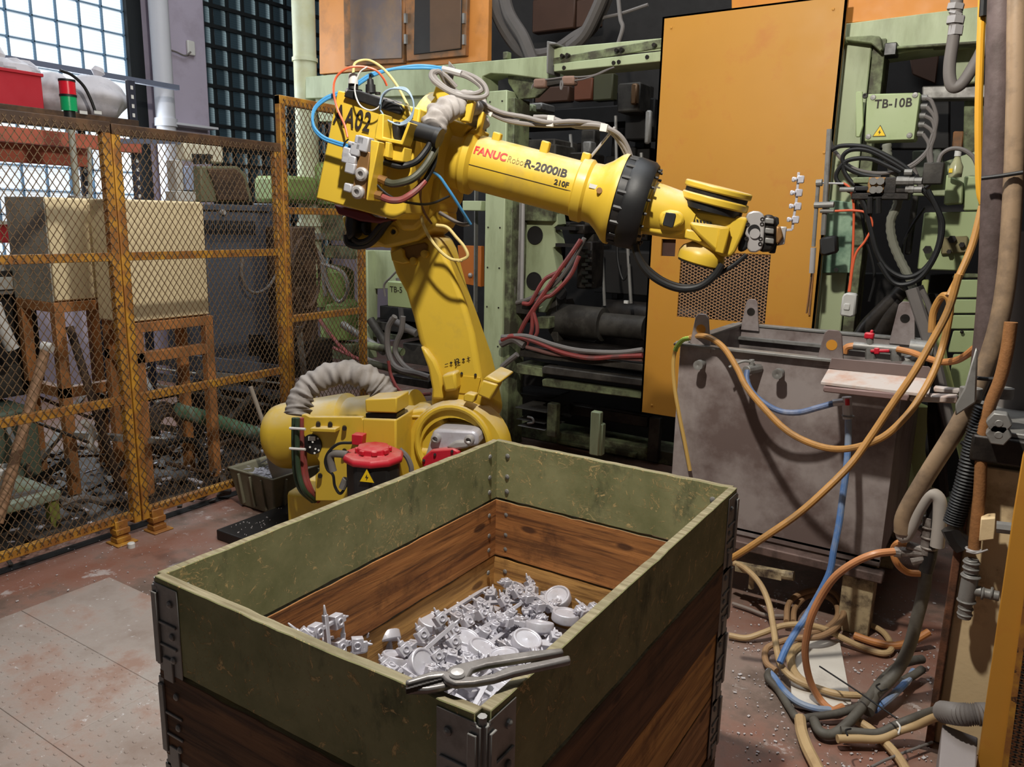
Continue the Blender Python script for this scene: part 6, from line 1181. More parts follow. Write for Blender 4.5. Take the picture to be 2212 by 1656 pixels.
# floor hoses: laid out on and just above the floor
FH = 'hoses coiled on the floor beside the tank'
def FHs(name, label, pts, zs, r, mat, n=10, **k):
    r = r * (.74 if r < .03 else .9); P = zl(*pts); zs = zs if isinstance(zs, (list, tuple)) else [zs] * len(P); return tag(put(name, MB().tube([aZ(x, y, z) for (x, y), z in zip(P, zs)], r, n, **k), mat), label, 'hose', FH)
BEIGE = M('beige_hose', (186, 158, 116), .5, 0, .1, 6, dirt=(140, 110, 80), dt=.55, ds=8, da=.5, bump=.1); DGH = M('dirty_grey_hose', (96, 92, 84), .6, 0, .2, 6, dirt=(64, 58, 52), dt=.5, ds=8, da=.7, bump=.2)
FHs('orange_hose', 'orange hose arching from the manifold down to the floor coil', [(1015, 385), (900, 400), (780, 450), (670, 530), (590, 640), (530, 760), (500, 880), (490, 1000), (520, 1150), (580, 1260), (650, 1320), (710, 1300)], [.63, .62, .58, .52, .44, .36, .28, .2, .1, .04, .03, .03], .0165, M('bright_orange_hose', (192, 130, 86), .42, 0, .1, 6, dirt=(150, 112, 80), dt=.55, ds=7, da=.5))
FHs('orange_hose', 'short orange hose loop behind the manifold', [(1100, 345), (1040, 335), (1010, 380), (1030, 450), (1090, 505), (1170, 515)], [.62, .62, .58, .54, .5, .5], .0155, ORH)
FHs('beige_hose', 'beige hose from behind the crate curving over the coil', [(40, 440), (130, 480), (220, 570), (275, 690), (300, 820), (320, 950), (350, 1060), (430, 1140), (560, 1190), (680, 1225), (820, 1235)], [.2, .2, .18, .14, .1, .08, .06, .05, .04, .04, .04], .0165, BEIGE)
FHs('beige_hose', 'beige hose lying on the floor across the coil from the crate', [(40, 880), (140, 895), (240, 865), (350, 825), (470, 815), (600, 840), (720, 900), (850, 960), (960, 985), (1000, 950), (960, 870), (880, 820), (780, 790)], [.02, .02, .04, .06, .07, .06, .04, .02, .02, .02, .02, .02, .03], .0165, BEIGE)
FHs('beige_hose', 'coiled beige hose, the round double loop under the tank edge', [(380, 800), (390, 700), (450, 640), (560, 610), (660, 630), (710, 700), (710, 780), (650, 850), (560, 890), (440, 895), (340, 920), (260, 960), (260, 1040), (320, 1090)], [.05, .06, .07, .08, .08, .08, .08, .08, .07, .06, .05, .03, .03, .03], .0165, M('brown_beige_hose', (160, 126, 92), .5, 0, .1, 6, dirt=(120, 96, 76), dt=.55, ds=8, da=.5))
FHs('beige_hose', 'inner loop of the coiled beige hose', [(420, 800), (430, 720), (500, 650), (600, 645), (670, 690), (680, 770), (610, 840), (500, 870)], [.03, .04, .05, .06, .06, .06, .05, .04], .0165, M('brown_beige_hose', (160, 126, 92)))
FHs('thick_tan_hose', 'thick tan hose bending round the white sheet on the floor', [(470, 930), (410, 980), (410, 1060), (450, 1130), (540, 1190)], .03, .022, BEIGE)
FHs('thick_tan_hose', 'thick tan hose running out of the bottom of the frame', [(460, 1370), (470, 1450), (500, 1540), (550, 1640), (600, 1740)], .03, .026, BEIGE)
FHs('thick_tan_hose', 'tan hose behind the grey bundle going right and down', [(790, 1380), (870, 1430), (960, 1510), (1040, 1600), (1090, 1680)], .025, .020, BEIGE)
FHs('blue_hose', 'blue grey hose curving on the floor left of the white sheet', [(270, 1090), (310, 1130), (360, 1200), (440, 1270), (540, 1310), (640, 1320)], .03, .0165, M('washed_blue_hose', (84, 122, 178)))
FHs('blue_hose', 'blue hose rising at the right of the floor coil', [(900, 1320), (1000, 1240), (1090, 1150), (1130, 1090)], [.04, .05, .05, .05], .0165, M('washed_blue_hose', (84, 122, 178)))
FHs('thick_grey_hose', 'thick black grey hose coming down from the manifold to the floor', [(1205, 480), (1190, 620), (1150, 780), (1110, 930), (1050, 1060), (980, 1150), (900, 1230), (860, 1330)], [.52, .44, .34, .24, .15, .1, .07, .05], .028, DGH, 14)
FHs('grey_hose', 'long grey hose sweeping from the coil up to the manifold foot', [(540, 1380), (580, 1450), (660, 1460), (760, 1380), (860, 1260), (940, 1150), (1040, 1060), (1120, 1030), (1180, 1020)], [.03, .03, .03, .05, .07, .08, .08, .06, .05], .022, DGH, 12)
FHs('grey_hose', 'upper hose of the tied pair entering the corrugated sleeve', [(700, 1440), (800, 1450), (920, 1455), (1020, 1410), (1120, 1370), (1230, 1330), (1310, 1320)], [.05, .05, .05, .07, .1, .15, .19], .018, DGH, 12)
FHs('grey_hose', 'lower hose of the tied pair entering the corrugated sleeve', [(680, 1490), (800, 1490), (930, 1490), (1050, 1440), (1150, 1410), (1240, 1370), (1310, 1350)], [.04, .04, .04, .06, .09, .14, .18], .018, BEIGE, 12)
FHs('grey_hose', 'dark hose looping low at the left of the coil', [(280, 1090), (270, 1130), (330, 1200), (400, 1310), (450, 1370), (540, 1360), (680, 1340), (800, 1300), (860, 1240)], [.03, .03, .02, .02, .03, .03, .04, .05, .06], .018, DGH, 12)
FHs('grey_hose', 'short grey hose behind the coil by the rusty post', [(1060, 1150), (1120, 1120), (1180, 1080)], .05, .02, DGH, 12)
FHs('grey_hose', 'thin dusty hose on the floor near the crate foot', [(60, 690), (150, 720), (260, 760), (370, 765)], .02, .010, M('dusty_hose', (140, 128, 120), .7))
FHs('tan_hose', 'brown hose passing behind the coil to the rusty post', [(780, 880), (900, 920), (1020, 940), (1130, 910), (1220, 860)], [.02, .02, .03, .05, .08], .02, ORH)
FHs('corrugated_sleeve', 'grey corrugated sleeve over the tied hoses at the yellow guard', [(1300, 1330), (1400, 1345), (1500, 1345), (1560, 1345)], [.19, .24, .26, .26], .034, GREY, 14, sub=14, ridge=.09)
for (p, l_) in ((((930, 1165), (910, 1180), (940, 1205), (975, 1195)), 'black cable tie on the thick grey hose'), (((1030, 1390), (1050, 1420), (1040, 1460)), 'white tie around the pair of hoses'), (((575, 1062), (800, 1210), (1030, 1370)), 'thin black wire stretched over the coil'), (((740, 1470), (730, 1440), (760, 1430)), 'thin wire tie at the start of the hose pair')):
    FHs('wire', l_, p, .12, .004, BLK if 'white' not in l_ else WHT)
FHs('grey_stick', 'thin grey stick lying at the bottom right on the floor', [(880, 1656), (1000, 1600), (1240, 1510)], .03, .006, GREY)
sh = thing('white_sheet', 'white metal sheet lying under the coiled hoses', 'sheet', aZ(*zl((580, 1090))[0], 0))
put('sheet', MB().prism([aZ(*p, .006) for p in zl((395, 1010), (480, 930), (690, 920), (760, 1300), (580, 1340), (410, 1300))], (0, 0, .012)), M('dirty_white_sheet', (206, 200, 190), .6, 0, .04, 3, dirt=(150, 140, 130), dt=.6, ds=4, da=.6), sh)
db_ = MB(); rr = random.Random(21)
for i in range(520):
    p = aZ(rr.uniform(1580, 2020), rr.uniform(1270, 1656), .004); s_ = abs(rr.gauss(.0005, .0022)) + .001; db_.obox(p, (math.cos(i), math.sin(i), 0), (-math.sin(i), math.cos(i), 0), (0, 0, 1), s_ * 2, s_ * 1.4, .003)
tag(put('floor_debris', db_, M('pale_flakes', (190, 184, 184), .6), flat=True), 'scattered pale metal flakes on the floor beside the tank', 'debris', None, 'stuff')
# yellow guard at the lower right corner
yg = thing('yellow_guard', 'yellow sheet guard with a mesh infill in the lower right corner', 'guard', (.2, 2.45, 0)); GX = .0
g0 = aZ(2112, 1656, .0); 
A = [aY(2110, 1640, 2.42), aY(2165, 1640, 2.42), aY(2230, 1100, 2.42), aY(2230, 860, 2.42), aY(2212, 880, 2.42)]
put('guard_sheet', MB().prism([aY(2103, 1700, 2.42), aY(2162, 1700, 2.42), aY(2232, 1180, 2.42), aY(2232, 920, 2.42), aY(2209, 985, 2.42), aY(2190, 1100, 2.42)], (0, .02, 0)), DOORY, yg, bevel=.003)
q0 = aY(2160, 1656, 2.44); put('guard_mesh_frame', MB().bar(aY(2165, 1700, 2.41), aY(2232, 1190, 2.41), .014, .014), FENY, yg)
mesh_panel('guard_mesh', yg, 2.45, aY(2165, 1656, 2.45).x, aY(2165, 1656, 2.45).x + .2, .0, .72, .03, .016, .0034, M('rusty_door_mesh', (150, 104, 72)), axis='y')
gb_ = tag(put('grey_block', MB().prism([aZ(*p, .16) for p in zl((1300, 1400), (1510, 1480), (1500, 1656), (1490, 1760), (1270, 1760))], (0, 0, -.16)), M('grey_box_lid', (140, 132, 130), .7, 0, .1, 5, dirt=(180, 176, 172), dt=.62, ds=9, da=.6), None, bevel=.004), 'grey box corner at the bottom beside the yellow guard', 'box')
# ---------------------------------------------------------------- behind the left fence
za = zq(2.76, 0, 0); zd = zq(2.3657, 0, 550); z5 = zq(5.175, 0, 380)
def xq(pts, X): return [aX(x, y, X) for x, y in pts]
def xslab(name, pts, X, d, mat, par, bevel=.004, **k): return put(name, MB().prism(xq(pts, X), (d, 0, 0)), mat, par, bevel=bevel, seg=1, **k)
def xbox(name, x0, y0, x1, y1, X, d, mat, par, bevel=.004):
    a = aX(x0, y0, X); b = aX(x1, y1, X); return put(name, MB().box(X - d, X, min(a.y, b.y), max(a.y, b.y), min(a.z, b.z), max(a.z, b.z)), mat, par, bevel=bevel, seg=1)
OLIVE = M('olive_box', (104, 104, 80), .6, 0, .12, 4, bump=.05); DKG = M('dark_grey_cabinet', (84, 90, 102), .45, .1, .1, 3, dirt=(62, 64, 72), dt=.58, ds=5, da=.6, bump=.06)
BROWNM = M('brown_grimy_metal', (88, 66, 50), .7, .1, .25, 6, dirt=(44, 36, 32), dt=.48, ds=8, da=.8, bump=.3)
# cream boxes on orange stands
ORST = M('orange_stand_paint', (190, 126, 72), .6, 0, .12, 6, dirt=(120, 84, 56), dt=.5, ds=8, da=.7, bump=.15)
def cream(name, label, X, ya, yb, z0, z1, dpt):
    t = thing(name, label, 'cabinet', (X - dpt / 2, (ya + yb) / 2, z0)); put('cabinet_shell', MB().box(X - dpt, X - .02, ya, yb, z0, z1), CRM, t, bevel=.008)
    put('cabinet_door', MB().box(X - .018, X, ya + .006, yb - .006, z0 + .008, z1 - .008), CRM, t, bevel=.004, seg=1); return t
X1 = -4.48; a = aX(95, 425, X1); b = aX(244, 432, X1); c = aX(95, 655, X1)
t1 = cream('cream_cabinet', 'cream metal cabinet behind the nearest fence panel, grey end facing us', X1, a.y, b.y, c.z, a.z, .42)
put('grey_side', MB().box(X1 - .42, X1 - .0, a.y - .006, a.y, c.z, a.z), M('grey_stained_side', (176, 172, 158), .7, 0, .15, 3, dirt=(126, 122, 112), dt=.5, ds=5, da=.7), t1)
X2 = -4.12; a2 = aX(265, 433, X2); b2 = aX(440, 436, X2); c2 = aX(440, 682, X2)
t2 = cream('cream_cabinet', 'cream metal cabinet between the rusty posts and the dark grey cabinet', X2, a2.y - .02, b2.y, c2.z, b2.z, .3)
def stand(label, X, ya, yb, zt_, dpt, cross):
    t = thing('cabinet_stand', label, 'stand', (X - dpt / 2, (ya + yb) / 2, 0)); w_ = .055
    for y in (ya, yb - w_):
        for x in (X - w_, X - dpt): put('leg', MB().box(x, x + w_, y, y + w_, 0, zt_ - w_), ORST, t, bevel=.003, seg=1)
    f_ = MB(); f_.box(X - w_, X, ya, yb, zt_ - w_, zt_); f_.box(X - dpt, X - dpt + w_, ya, yb, zt_ - w_, zt_); f_.box(X - dpt + w_, X - w_, ya, ya + w_, zt_ - w_, zt_); f_.box(X - dpt + w_, X - w_, yb - w_, yb, zt_ - w_, zt_); put('top_frame', f_, ORST, t, bevel=.002, seg=1)
    for z in cross: put('cross_rail', MB().box(X - w_, X, ya + w_, yb - w_, z - .03, z + .03).box(X - dpt, X, ya, ya + w_, z - .03, z + .03), ORST, t, bevel=.002, seg=1)
    return t
stand('rusty orange stand under the cream cabinet nearest the camera', X1 + .01, a.y - .01, b.y + .06, c.z - .002, .42, (.62,))
stand('rusty orange stand under the cream cabinet at the dark grey cabinet', X2 + .01, a2.y, b2.y + .01, c2.z - .002, .32, (.83,))
# dark grey cabinet with vents
X3 = -4.72; a = aX(437, 440, X3); b = aX(604, 443, X3)
gc_ = thing('grey_cabinet', 'tall dark grey electrical cabinet with vent slots behind the fence', 'cabinet', (X3 - .3, (a.y + b.y) / 2, .45))
put('cabinet_shell', MB().box(X3 - .5, X3 - .02, a.y, b.y + .12, .46, a.z), DKG, gc_, bevel=.006); put('cabinet_door', MB().box(X3 - .018, X3, a.y + .01, b.y + .1, .48, a.z - .05), DKG, gc_, bevel=.006)
put('cabinet_cap', MB().box(X3 - .5, X3 + .01, a.y - .01, b.y + .12, a.z - .04, a.z), DKG, gc_, bevel=.004)
vt = MB()
for (x0_, y0_, x1_, y1_, nx, ny) in (((1215 / 2.76), 475, 552, 505, 24, 6), (537, 722, 572, 768, 11, 9)):
    for i in range(nx):
        for j in range(ny):
            p = aX(x0_ + (x1_ - x0_) * (i + .5) / nx, y0_ + (y1_ - y0_) * (j + .5) / ny + (x0_ + (x1_ - x0_) * i / nx - x0_) * .02, X3); vt.box(X3, X3 + .002, p.y - .006, p.y + .006, p.z - .0075, p.z + .0075)
stuff(put('vent_slots', vt, BLK, gc_, flat=True)); c = aX(478, 458, X3); put('knob', MB().cyl(c, c + Vector((.03, 0, 0)), .018, n=12), STL, gc_)
put('cabinet_plinth', MB().box(X3 - .48, X3 - .06, a.y + .03, b.y + .1, 0, .46), DRK2, gc_)
tag(put('wall_cable', MB().tube(xq(zd((1240, 20), (1235, 100), (1260, 170), (1310, 195), (1370, 165), (1420, 90)), X3 + .1), .012), GREY), 'looping grey armoured cable in front of the dark grey cabinet', 'cable')
# things on the cabinets
ob = thing('olive_motor_cover', 'olive metal cover with a rounded dark grille on the grey cabinet', 'cover', aX(490, 430, X3 - .2))
zc0 = aX(437, 440, X3).z
def onc(p, X): q = aX(*p, X); q.z = max(q.z, zc0 + .002); return q
P = [onc(q, X3 - .1) for q in za((1195, 990), (1420, 990), (1470, 1040), (1510, 1205), (1200, 1205))]
put('cover', MB().prism(P, (-.25, 0, 0)), OLIVE, ob, bevel=.01)
put('grille', MB().prism([onc(q, X3 - .08) for q in za((1240, 1005), (1410, 1005), (1455, 1050), (1490, 1195), (1300, 1195), (1280, 1100))], (-.02, 0, 0)), BROWNM, ob, bevel=.008)
wb = thing('connector_box', 'white connector box with black plugs hung above the grey cabinet', 'box', aX(440, 355, -4.9)); xbox('box_body', 397, 307, 484, 353, -4.9, .1, M('cream_white_box', (206, 200, 178), .5, 0, .05, 5), wb, .01)
pgx = MB()
for x in (422, 436, 450): pgx.cyl(aX(x, 333, -4.88), aX(x, 354, -4.88), .02, n=8)
pgx.bar(aX(416, 335, -4.89), aX(458, 338, -4.89), .02); put('plug', pgx, BLK, wb)
put('hanging_rod', MB().bar(aX(440, 306, -4.95), aX(440, 250, -4.95) if False else aX(250, 305, -4.95), .03), M('blue_grey_steel', (96, 102, 120), .6), wb)
bb_ = thing('blue_box', 'small light blue grey box on the wall left of the olive cover', 'box', aX(415, 412, -4.7)); xbox('box_body', 398, 358, 432, 412, -4.9, .15, M('pale_blue_paint', (150, 160, 184), .5, 0, .05, 5), bb_, .006); xbox('bracket', 378, 345, 398, 412, -4.9, .1, M('light_grey_plastic', (186, 184, 178)), bb_)
xbox('white_foot', 380, 412, 435, 436, -4.88, .12, M('light_grey_plastic', (186, 184, 178)), bb_)
# signal tower on a pole
st = thing('signal_tower', 'signal light with red over green lens on a thin pole', 'lamp', aX(163, 428, X1 - .15)); SX = X1 - .15
b0 = aX(150, 240, SX); t0 = aX(147, 177, SX); m_ = aX(149, 209, SX); f0 = aX(163, 432, SX)
top_z = aX(100, 425, X1).z
put('pole', MB().cyl((SX, b0.y, top_z), (SX, b0.y, b0.z), .018, n=12), M('pale_pole', (150, 150, 140), .5), st); put('pole_foot', MB().lathe((SX, b0.y, top_z), (0, 0, 1), [(0, .05), (.012, .045), (.02, .02)], 16), GALV, st)
GLS = M('green_lens', (20, 150, 90), .25, 0, .1, 20, bump=.05, emit=((10, 140, 90), .12)); RLS = M('red_lens', (200, 30, 46), .25, 0, .1, 20, bump=.05, emit=((200, 20, 40), .10))
r_ = .042; put('green_lens', MB().cyl((SX, b0.y, b0.z), (SX, b0.y, m_.z), r_, n=20), GLS, st); put('red_lens', MB().cyl((SX, b0.y, m_.z + .008), (SX, b0.y, t0.z), r_, n=20), RLS, st)
put('lens_ring', MB().cyl((SX, b0.y, m_.z - .002), (SX, b0.y, m_.z + .010), r_ + .003, n=20).cyl((SX, b0.y, t0.z), (SX, b0.y, t0.z + .012), r_ + .002, n=20).cyl((SX, b0.y, b0.z - .05), (SX, b0.y, b0.z), .03, n=16), BLK, st)
tag(put('thin_rod', MB().cyl((SX - .1, aX(195, 425, SX - .1).y, top_z), aX(193, 318, SX - .1), .012, n=8), M('pale_pole', (150, 150, 140))), 'thin steel rod standing on the cream cabinet right of the signal light', 'rod')
# shelving rack by the window
rk = thing('storage_rack', 'tall steel rack with orange beams in front of the bright window', 'rack', (-5.5, 2.5, 0)); RX = -5.2
sh0 = aX(0, 225, RX); sh1 = aX(300, 258, RX); RZ = (sh0.z + sh1.z) / 2
RB = M('rack_beam_red', (176, 92, 70), .6, 0, .1, 4, dirt=(120, 70, 60), dt=.55, ds=5, da=.6)
put('shelf_board', MB().box(RX - .7, RX, 1.6, sh1.y, RZ - .045, RZ), M('dark_rail', (92, 66, 44)), rk, bevel=.004)
put('beam', MB().box(RX - .03, RX + .01, 1.6, sh1.y, RZ - .22, RZ - .13), RB, rk, bevel=.004); put('beam', MB().box(RX - .7, RX - .66, 1.6, sh1.y, RZ - .3, RZ - .16), RB, rk, bevel=.004)
for X_ in (RX - .02, RX - .68):
    up = MB(); y_ = sh1.y - .05; up.box(X_ - .03, X_, y_, y_ + .055, 0, RZ + .26); put('upright', up, M('rack_upright_blue', (44, 46, 58), .5, 0, .1, 4), rk, bevel=.003)
    hl = MB()
    for k in range(22): hl.box(X_, X_ + .002, y_ + .018, y_ + .036, RZ + .2 - k * .06, RZ + .225 - k * .06)
    stuff(put('upright_slots', hl, WHT, rk, flat=True))
put('rear_rail', MB().box(-6.3, -6.25, 2.3, 4.4, aX(150, 150, -6.28).z - .02, aX(150, 150, -6.28).z + .02), M('blue_grey_steel', (96, 102, 120)), rk)
rt2 = thing('red_tote', 'red plastic tote on the top shelf at the left picture edge', 'box', aX(40, 222, RX - .1)); q0 = aX(-60, 225, RX - .08); q1 = aX(95, 225, RX - .08); zt2 = aX(95, 160, RX - .08).z
TOTE_RED = M('tote_red', (178, 38, 50), .45, 0, .08, 4, bump=.03)
put('tote_wall', MB().box(RX - .5, RX - .48, q0.y, q1.y, RZ, zt2).box(RX - .1, RX - .08, q0.y, q1.y, RZ, zt2).box(RX - .48, RX - .1, q0.y, q0.y + .02, RZ, zt2).box(RX - .48, RX - .1, q1.y - .02, q1.y, RZ, zt2).box(RX - .48, RX - .1, q0.y, q1.y, RZ, RZ + .01), TOTE_RED, rt2, bevel=.004, seg=1)
put('tote_rim', MB().box(RX - .1, RX - .07, q0.y, q1.y + .01, zt2 - .02, zt2), TOTE_RED, rt2, bevel=.003)
BAG = M('woven_white_bag', (196, 192, 196), .75, 0, .07, 4, dirt=(150, 148, 156), dt=.55, ds=6, da=.6, bump=.5, bs=22)
def bag(label, c, sx, sy, sz, seed, tuft=True):
    rr = random.Random(seed); t = thing('plastic_bag', label, 'bag', (c.x, c.y, RZ)); b = MB(); n, m = 22, 14; ph = [rr.uniform(0, 6.28) for _ in range(5)]; vs = []
    for j in range(m + 1):
        v = j / m; w2 = math.sin(math.pi * (.12 + .80 * v)) ** .6
        for i in range(n):
            q = 2 * math.pi * i / n; f = w2 * (1 + .07 * math.sin(5 * q + ph[0] + v * 3) + .05 * math.sin(9 * q + ph[1] - v * 4) + .05 * math.sin(v * 14 + ph[2] + q)); vs.append((c.x + sx * f * math.cos(q), c.y + sy * f * math.sin(q), RZ + .004 + sz * v))
    fs = [(j * n + i, j * n + (i + 1) % n, (j + 1) * n + (i + 1) % n, (j + 1) * n + i) for j in range(m) for i in range(n)] + [tuple(range(n)), tuple(range(m * n, m * n + n))]
    put('bag_body', b.add(vs, fs), BAG, t, ang=60)
    if tuft: put('bag_neck', MB().lathe((c.x, c.y + sy * .1, RZ + sz * .95), (.1, .3, 1), [(0, .03), (.03, .02), (.06, .045), (.09, .03), (.095, 0)], 9), BAG, t)
bag('white woven bag leaning beside the red tote', aX(115, 215, RX - .3), .16, .12, .26, 1, False); bag('larger grey white woven bag behind the signal light', aX(205, 225, RX - .3), .2, .20, .28, 2)
bc_ = aX(20, 190, RX - .28); bg = thing('plastic_bag', 'crumpled white bag lying in the red tote', 'bag', (bc_.x, bc_.y, zt2 - .03)); rr = random.Random(4); mbb = MB()
mbb.ball((bc_.x, bc_.y, zt2 + .02), .16, (.8, 1.2, .45), 14, 9).ball((bc_.x, bc_.y - .08, zt2 + .1), .07, (.8, .9, 1.2), 9, 6).ball((bc_.x, bc_.y + .1, zt2 + .02), .09, (.8, 1.2, .8), 9, 6)
mbb.v = [tuple(Vector(v) + Vector((rr.uniform(-.012, .012), rr.uniform(-.012, .012), rr.uniform(-.01, .014)))) for v in mbb.v]; put('bag_body', mbb, BAG, bg, ang=20)
tag(put('black_hose', MB().tube(xq([(130, 152), (155, 162), (180, 185), (196, 215), (206, 242)], RX - .04), .010), BLK), 'thin black hose arching over the bags and down past the shelf', 'hose')
for x, l_ in ((180, 'small white tag clipped under the top shelf, left one'), (211, 'small white tag clipped under the top shelf, right one')): c = aX(x, 243, RX + .015); tag(put('paper_tag', MB().box(c.x, c.x + .004, c.y - .025, c.y + .025, c.z - .01, c.z + .01), WHT), l_, 'tag')
# machine and rails at far left
lm = thing('roller_machine', 'dark machine with pale rails at the left edge behind the fence', 'machine', (-5.4, 1.8, 0))
LX = -5.0
for (x0_, y0_, x1_, y1_, X_, d_, m_) in ((-200, 567, 72, 592, LX, .3, M('light_grey_plastic', (186, 184, 178))), (-200, 594, 74, 606, LX + .05, .1, DRK2), (-200, 608, 80, 622, LX + .08, .2, M('bright_rail', (196, 196, 190), .35, .3, .1, 5)), (-200, 626, 80, 632, LX + .06, .2, GALV), (-200, 640, 95, 820, LX, .3, DRK2), (-200, 818, 100, 845, LX + .05, .3, GRY2), (20, 565, 34, 580, LX + .1, .05, GALV)):
    xbox('machine_part', x0_, y0_, x1_, y1_, X_, d_, m_, lm)
put('machine_block', MB().box(LX - 1.0, LX - .3, -.6, 1.9, 0, 1.4), DRK2, lm); put('white_pipe', MB().tube(xq(zd((-30, 250), (0, 340), (40, 430), (65, 480)), LX + .3), .035, 12), WHT, lm)
rt3 = thing('red_tote', 'small red tote behind the fence left of the cream cabinet', 'box', aX(20, 525, LX - .2)); xbox('tote_body', -80, 482, 46, 524, LX - .1, .3, TOTE_RED, rt3, .01); put('tote_rim', MB().box(LX - .1, LX - .08, aX(-80, 482, LX).y, aX(46, 482, LX).y, aX(20, 481, LX - .1).z - .01, aX(20, 481, LX - .1).z + .01), M('bright_rail', (196, 196, 190)), rt3)
# beams, tube and tangle on the floor
cb_ = thing('conveyor_frame', 'long grey steel conveyor frame low behind the cabinets', 'conveyor', (-5.2, 3.4, 0))
for (a_, b_, w2, m_) in ((((340, 770), (612, 800)), .10, .05, DKG), (((335, 790), (612, 838)), .03, .05, M('bright_rail', (196, 196, 190))), (((340, 815), (612, 865)), .07, .05, GRY2)) if False else (((( 340), 772, 612, 802), .09, 0, DKG), ((340, 796, 612, 828), .012, 0, M('bright_rail', (196, 196, 190))), ((340, 812, 612, 852), .05, 0, DKG), ((340, 832, 612, 880), .02, 0, GALV)):
    x0_, y0_, x1_, y1_ = a_; put('beam', MB().bar(aX(x0_, y0_, -4.66), aX(x1_, y1_, -4.5), .05, b_), m_, cb_, bevel=.003, seg=1)
gt = tag(put('green_tube', MB().tube([aX(380, 885, -4.4), aX(450, 905, -4.36), aX(590, 948, -4.3)], .05, 16), M('dull_green_tube', (86, 118, 92), .45, 0, .12, 5, dirt=(180, 190, 190), dt=.6, ds=5, da=.6)), 'dull green tube lying behind the second fence panel', 'tube')
co = MB()
for i in range(5): co.ring(aX(352 + i * 3, 925 + i * 2, -4.45 + i * .03), (1, .3, .1), .16 - i * .012, .016, 26, 6)
tag(put('hose_coil', co, M('brown_black_hose', (56, 44, 38), .6, 0, .3, 6, dirt=(110, 84, 66), dt=.6, ds=10, da=.6)), 'dark coil of stiff hose standing on the floor behind the fence', 'hose')
LH = 'hoses tangled behind the fence'
for i, (p, r, m_, l_) in enumerate((((( 425, 960), (435, 990), (425, 1030), (400, 1050), (370, 1040)), .022, BLK, 'black hose bending up near the right rusty post'), (((330, 970), (390, 950), (430, 960), (440, 1000)), .02, BLK, 'black hose arching over the floor scrap'), (((130, 1090), (180, 1075), (240, 1090), (300, 1110)), .02, GREY, 'grey hose flat on the floor behind the nearest panel'), (((20, 1075), (90, 1065), (150, 1085), (190, 1110)), .018, GREY, 'grey hose end by the small green bench'), (((180, 910), (200, 930), (195, 960), (210, 975)), .02, WHT, 'white tube end hanging under the cream cabinet'), (((360, 1000), (400, 1010), (460, 1025), (500, 1040)), .012, BROWNM, 'brown cable flat on the floor left of the parts bin'))):
    X_ = -4.0; pts_ = [aX(x, y, X_ - .3 if y < 1000 else X_ - .15) for x, y in p]
    for q in pts_: q.z = max(q.z, .02)
    tag(put('floor_hose', MB().tube(pts_, r), m_), l_, 'hose', LH)
# stools, stick, bucket, bench
TBR = M('old_wood_handle', (150, 116, 88), .7, 0, .15, 8, bump=.1)
sk = thing('wooden_prop', 'brown wooden pole with a white grip leaning behind the nearest fence panel', 'pole', aX(0, 1110, -3.95)); p0 = aX(-6, 1130, -3.85); p1 = aX(100, 750, -4.05)
put('pole_shaft', MB().cyl(p0, p1, .026, .024, 12), TBR, sk); put('grip', MB().cyl(aX(92, 748, -4.06), aX(112, 752, -4.02), .027, n=12), WHT, sk)
p = thing('dark_stick', 'dark stick leaning under the cream cabinet', 'stick', aX(262, 1060, -4.1)); put('stick_shaft', MB().cyl(aX(262, 1062, -4.1), aX(150, 705, -4.35), .022, n=10), BROWNM, p)
p = thing('flat_iron', 'flat grey steel bar leaning at the far fence panel', 'bar', aX(660, 830, -3.9)); q1_ = aX(645, 705, -3.75); q0_ = aX(662, 850, -3.75); q0_ = q0_ + (q0_ - q1_) * (q0_.z / (q1_.z - q0_.z)); put('bar_body', MB().bar(q0_, q1_, .045, .01, (0, 1, 0)), GALV, p)
bch = thing('small_bench', 'low mossy green bench with a caked top behind the fence', 'bench', aX(100, 1140, -4.1)); bz = aX(115, 1060, -4.1).z
BT = M('caked_green_top', (150, 160, 146), .7, 0, .15, 5, dirt=(96, 104, 60), dt=.5, ds=6, da=.8); y1b = aX(128, 1065, -4.1).y
put('bench_top', MB().box(-4.6, -4.08, y1b - .75, y1b, bz - .05, bz), BT, bch, bevel=.006)
for (x, y) in ((-4.14, y1b - .06), (-4.55, y1b - .06), (-4.14, y1b - .72), (-4.55, y1b - .72)): put('leg', MB().box(x, x + .05, y, y + .05, 0, bz - .05), M('mossy_paint', (128, 130, 62), .7, 0, .2, 6), bch, bevel=.003)
bk = thing('white_bucket', 'small white plastic can standing on the low bench', 'bucket', (-4.25, y1b - .2, bz)); put('bucket_body', MB().lathe((-4.25, y1b - .2, bz), (0, 0, 1), [(0, .05), (.01, .055), (.14, .058), (.15, .05), (.15, .045), (.02, .045)], 18), WHT, bk)
gn = thing('green_bin', 'dark green bin beside the low bench at the left', 'bin', (-4.9, 1.75, 0)); c = aX(40, 950, -4.7); put('bin_body', MB().box(-5.1, -4.7, c.y - .2, c.y + .12, 0, aX(40, 885, -4.7).z), M('grey_green_bin', (92, 104, 88), .6, 0, .12, 5), gn, bevel=.02)
bs_ = tag(put('bright_floor_sheet', MB().box(-6.6, -4.75, .6, 2.1, 0, .004), M('pale_floor_paint', (190, 200, 206), .5, 0, .06, 3)), 'pale painted floor strip by the window', 'floor') ; bs_['kind'] = 'structure'; bs_.name = 'trim_3'; del bs_['category']; del bs_['label']
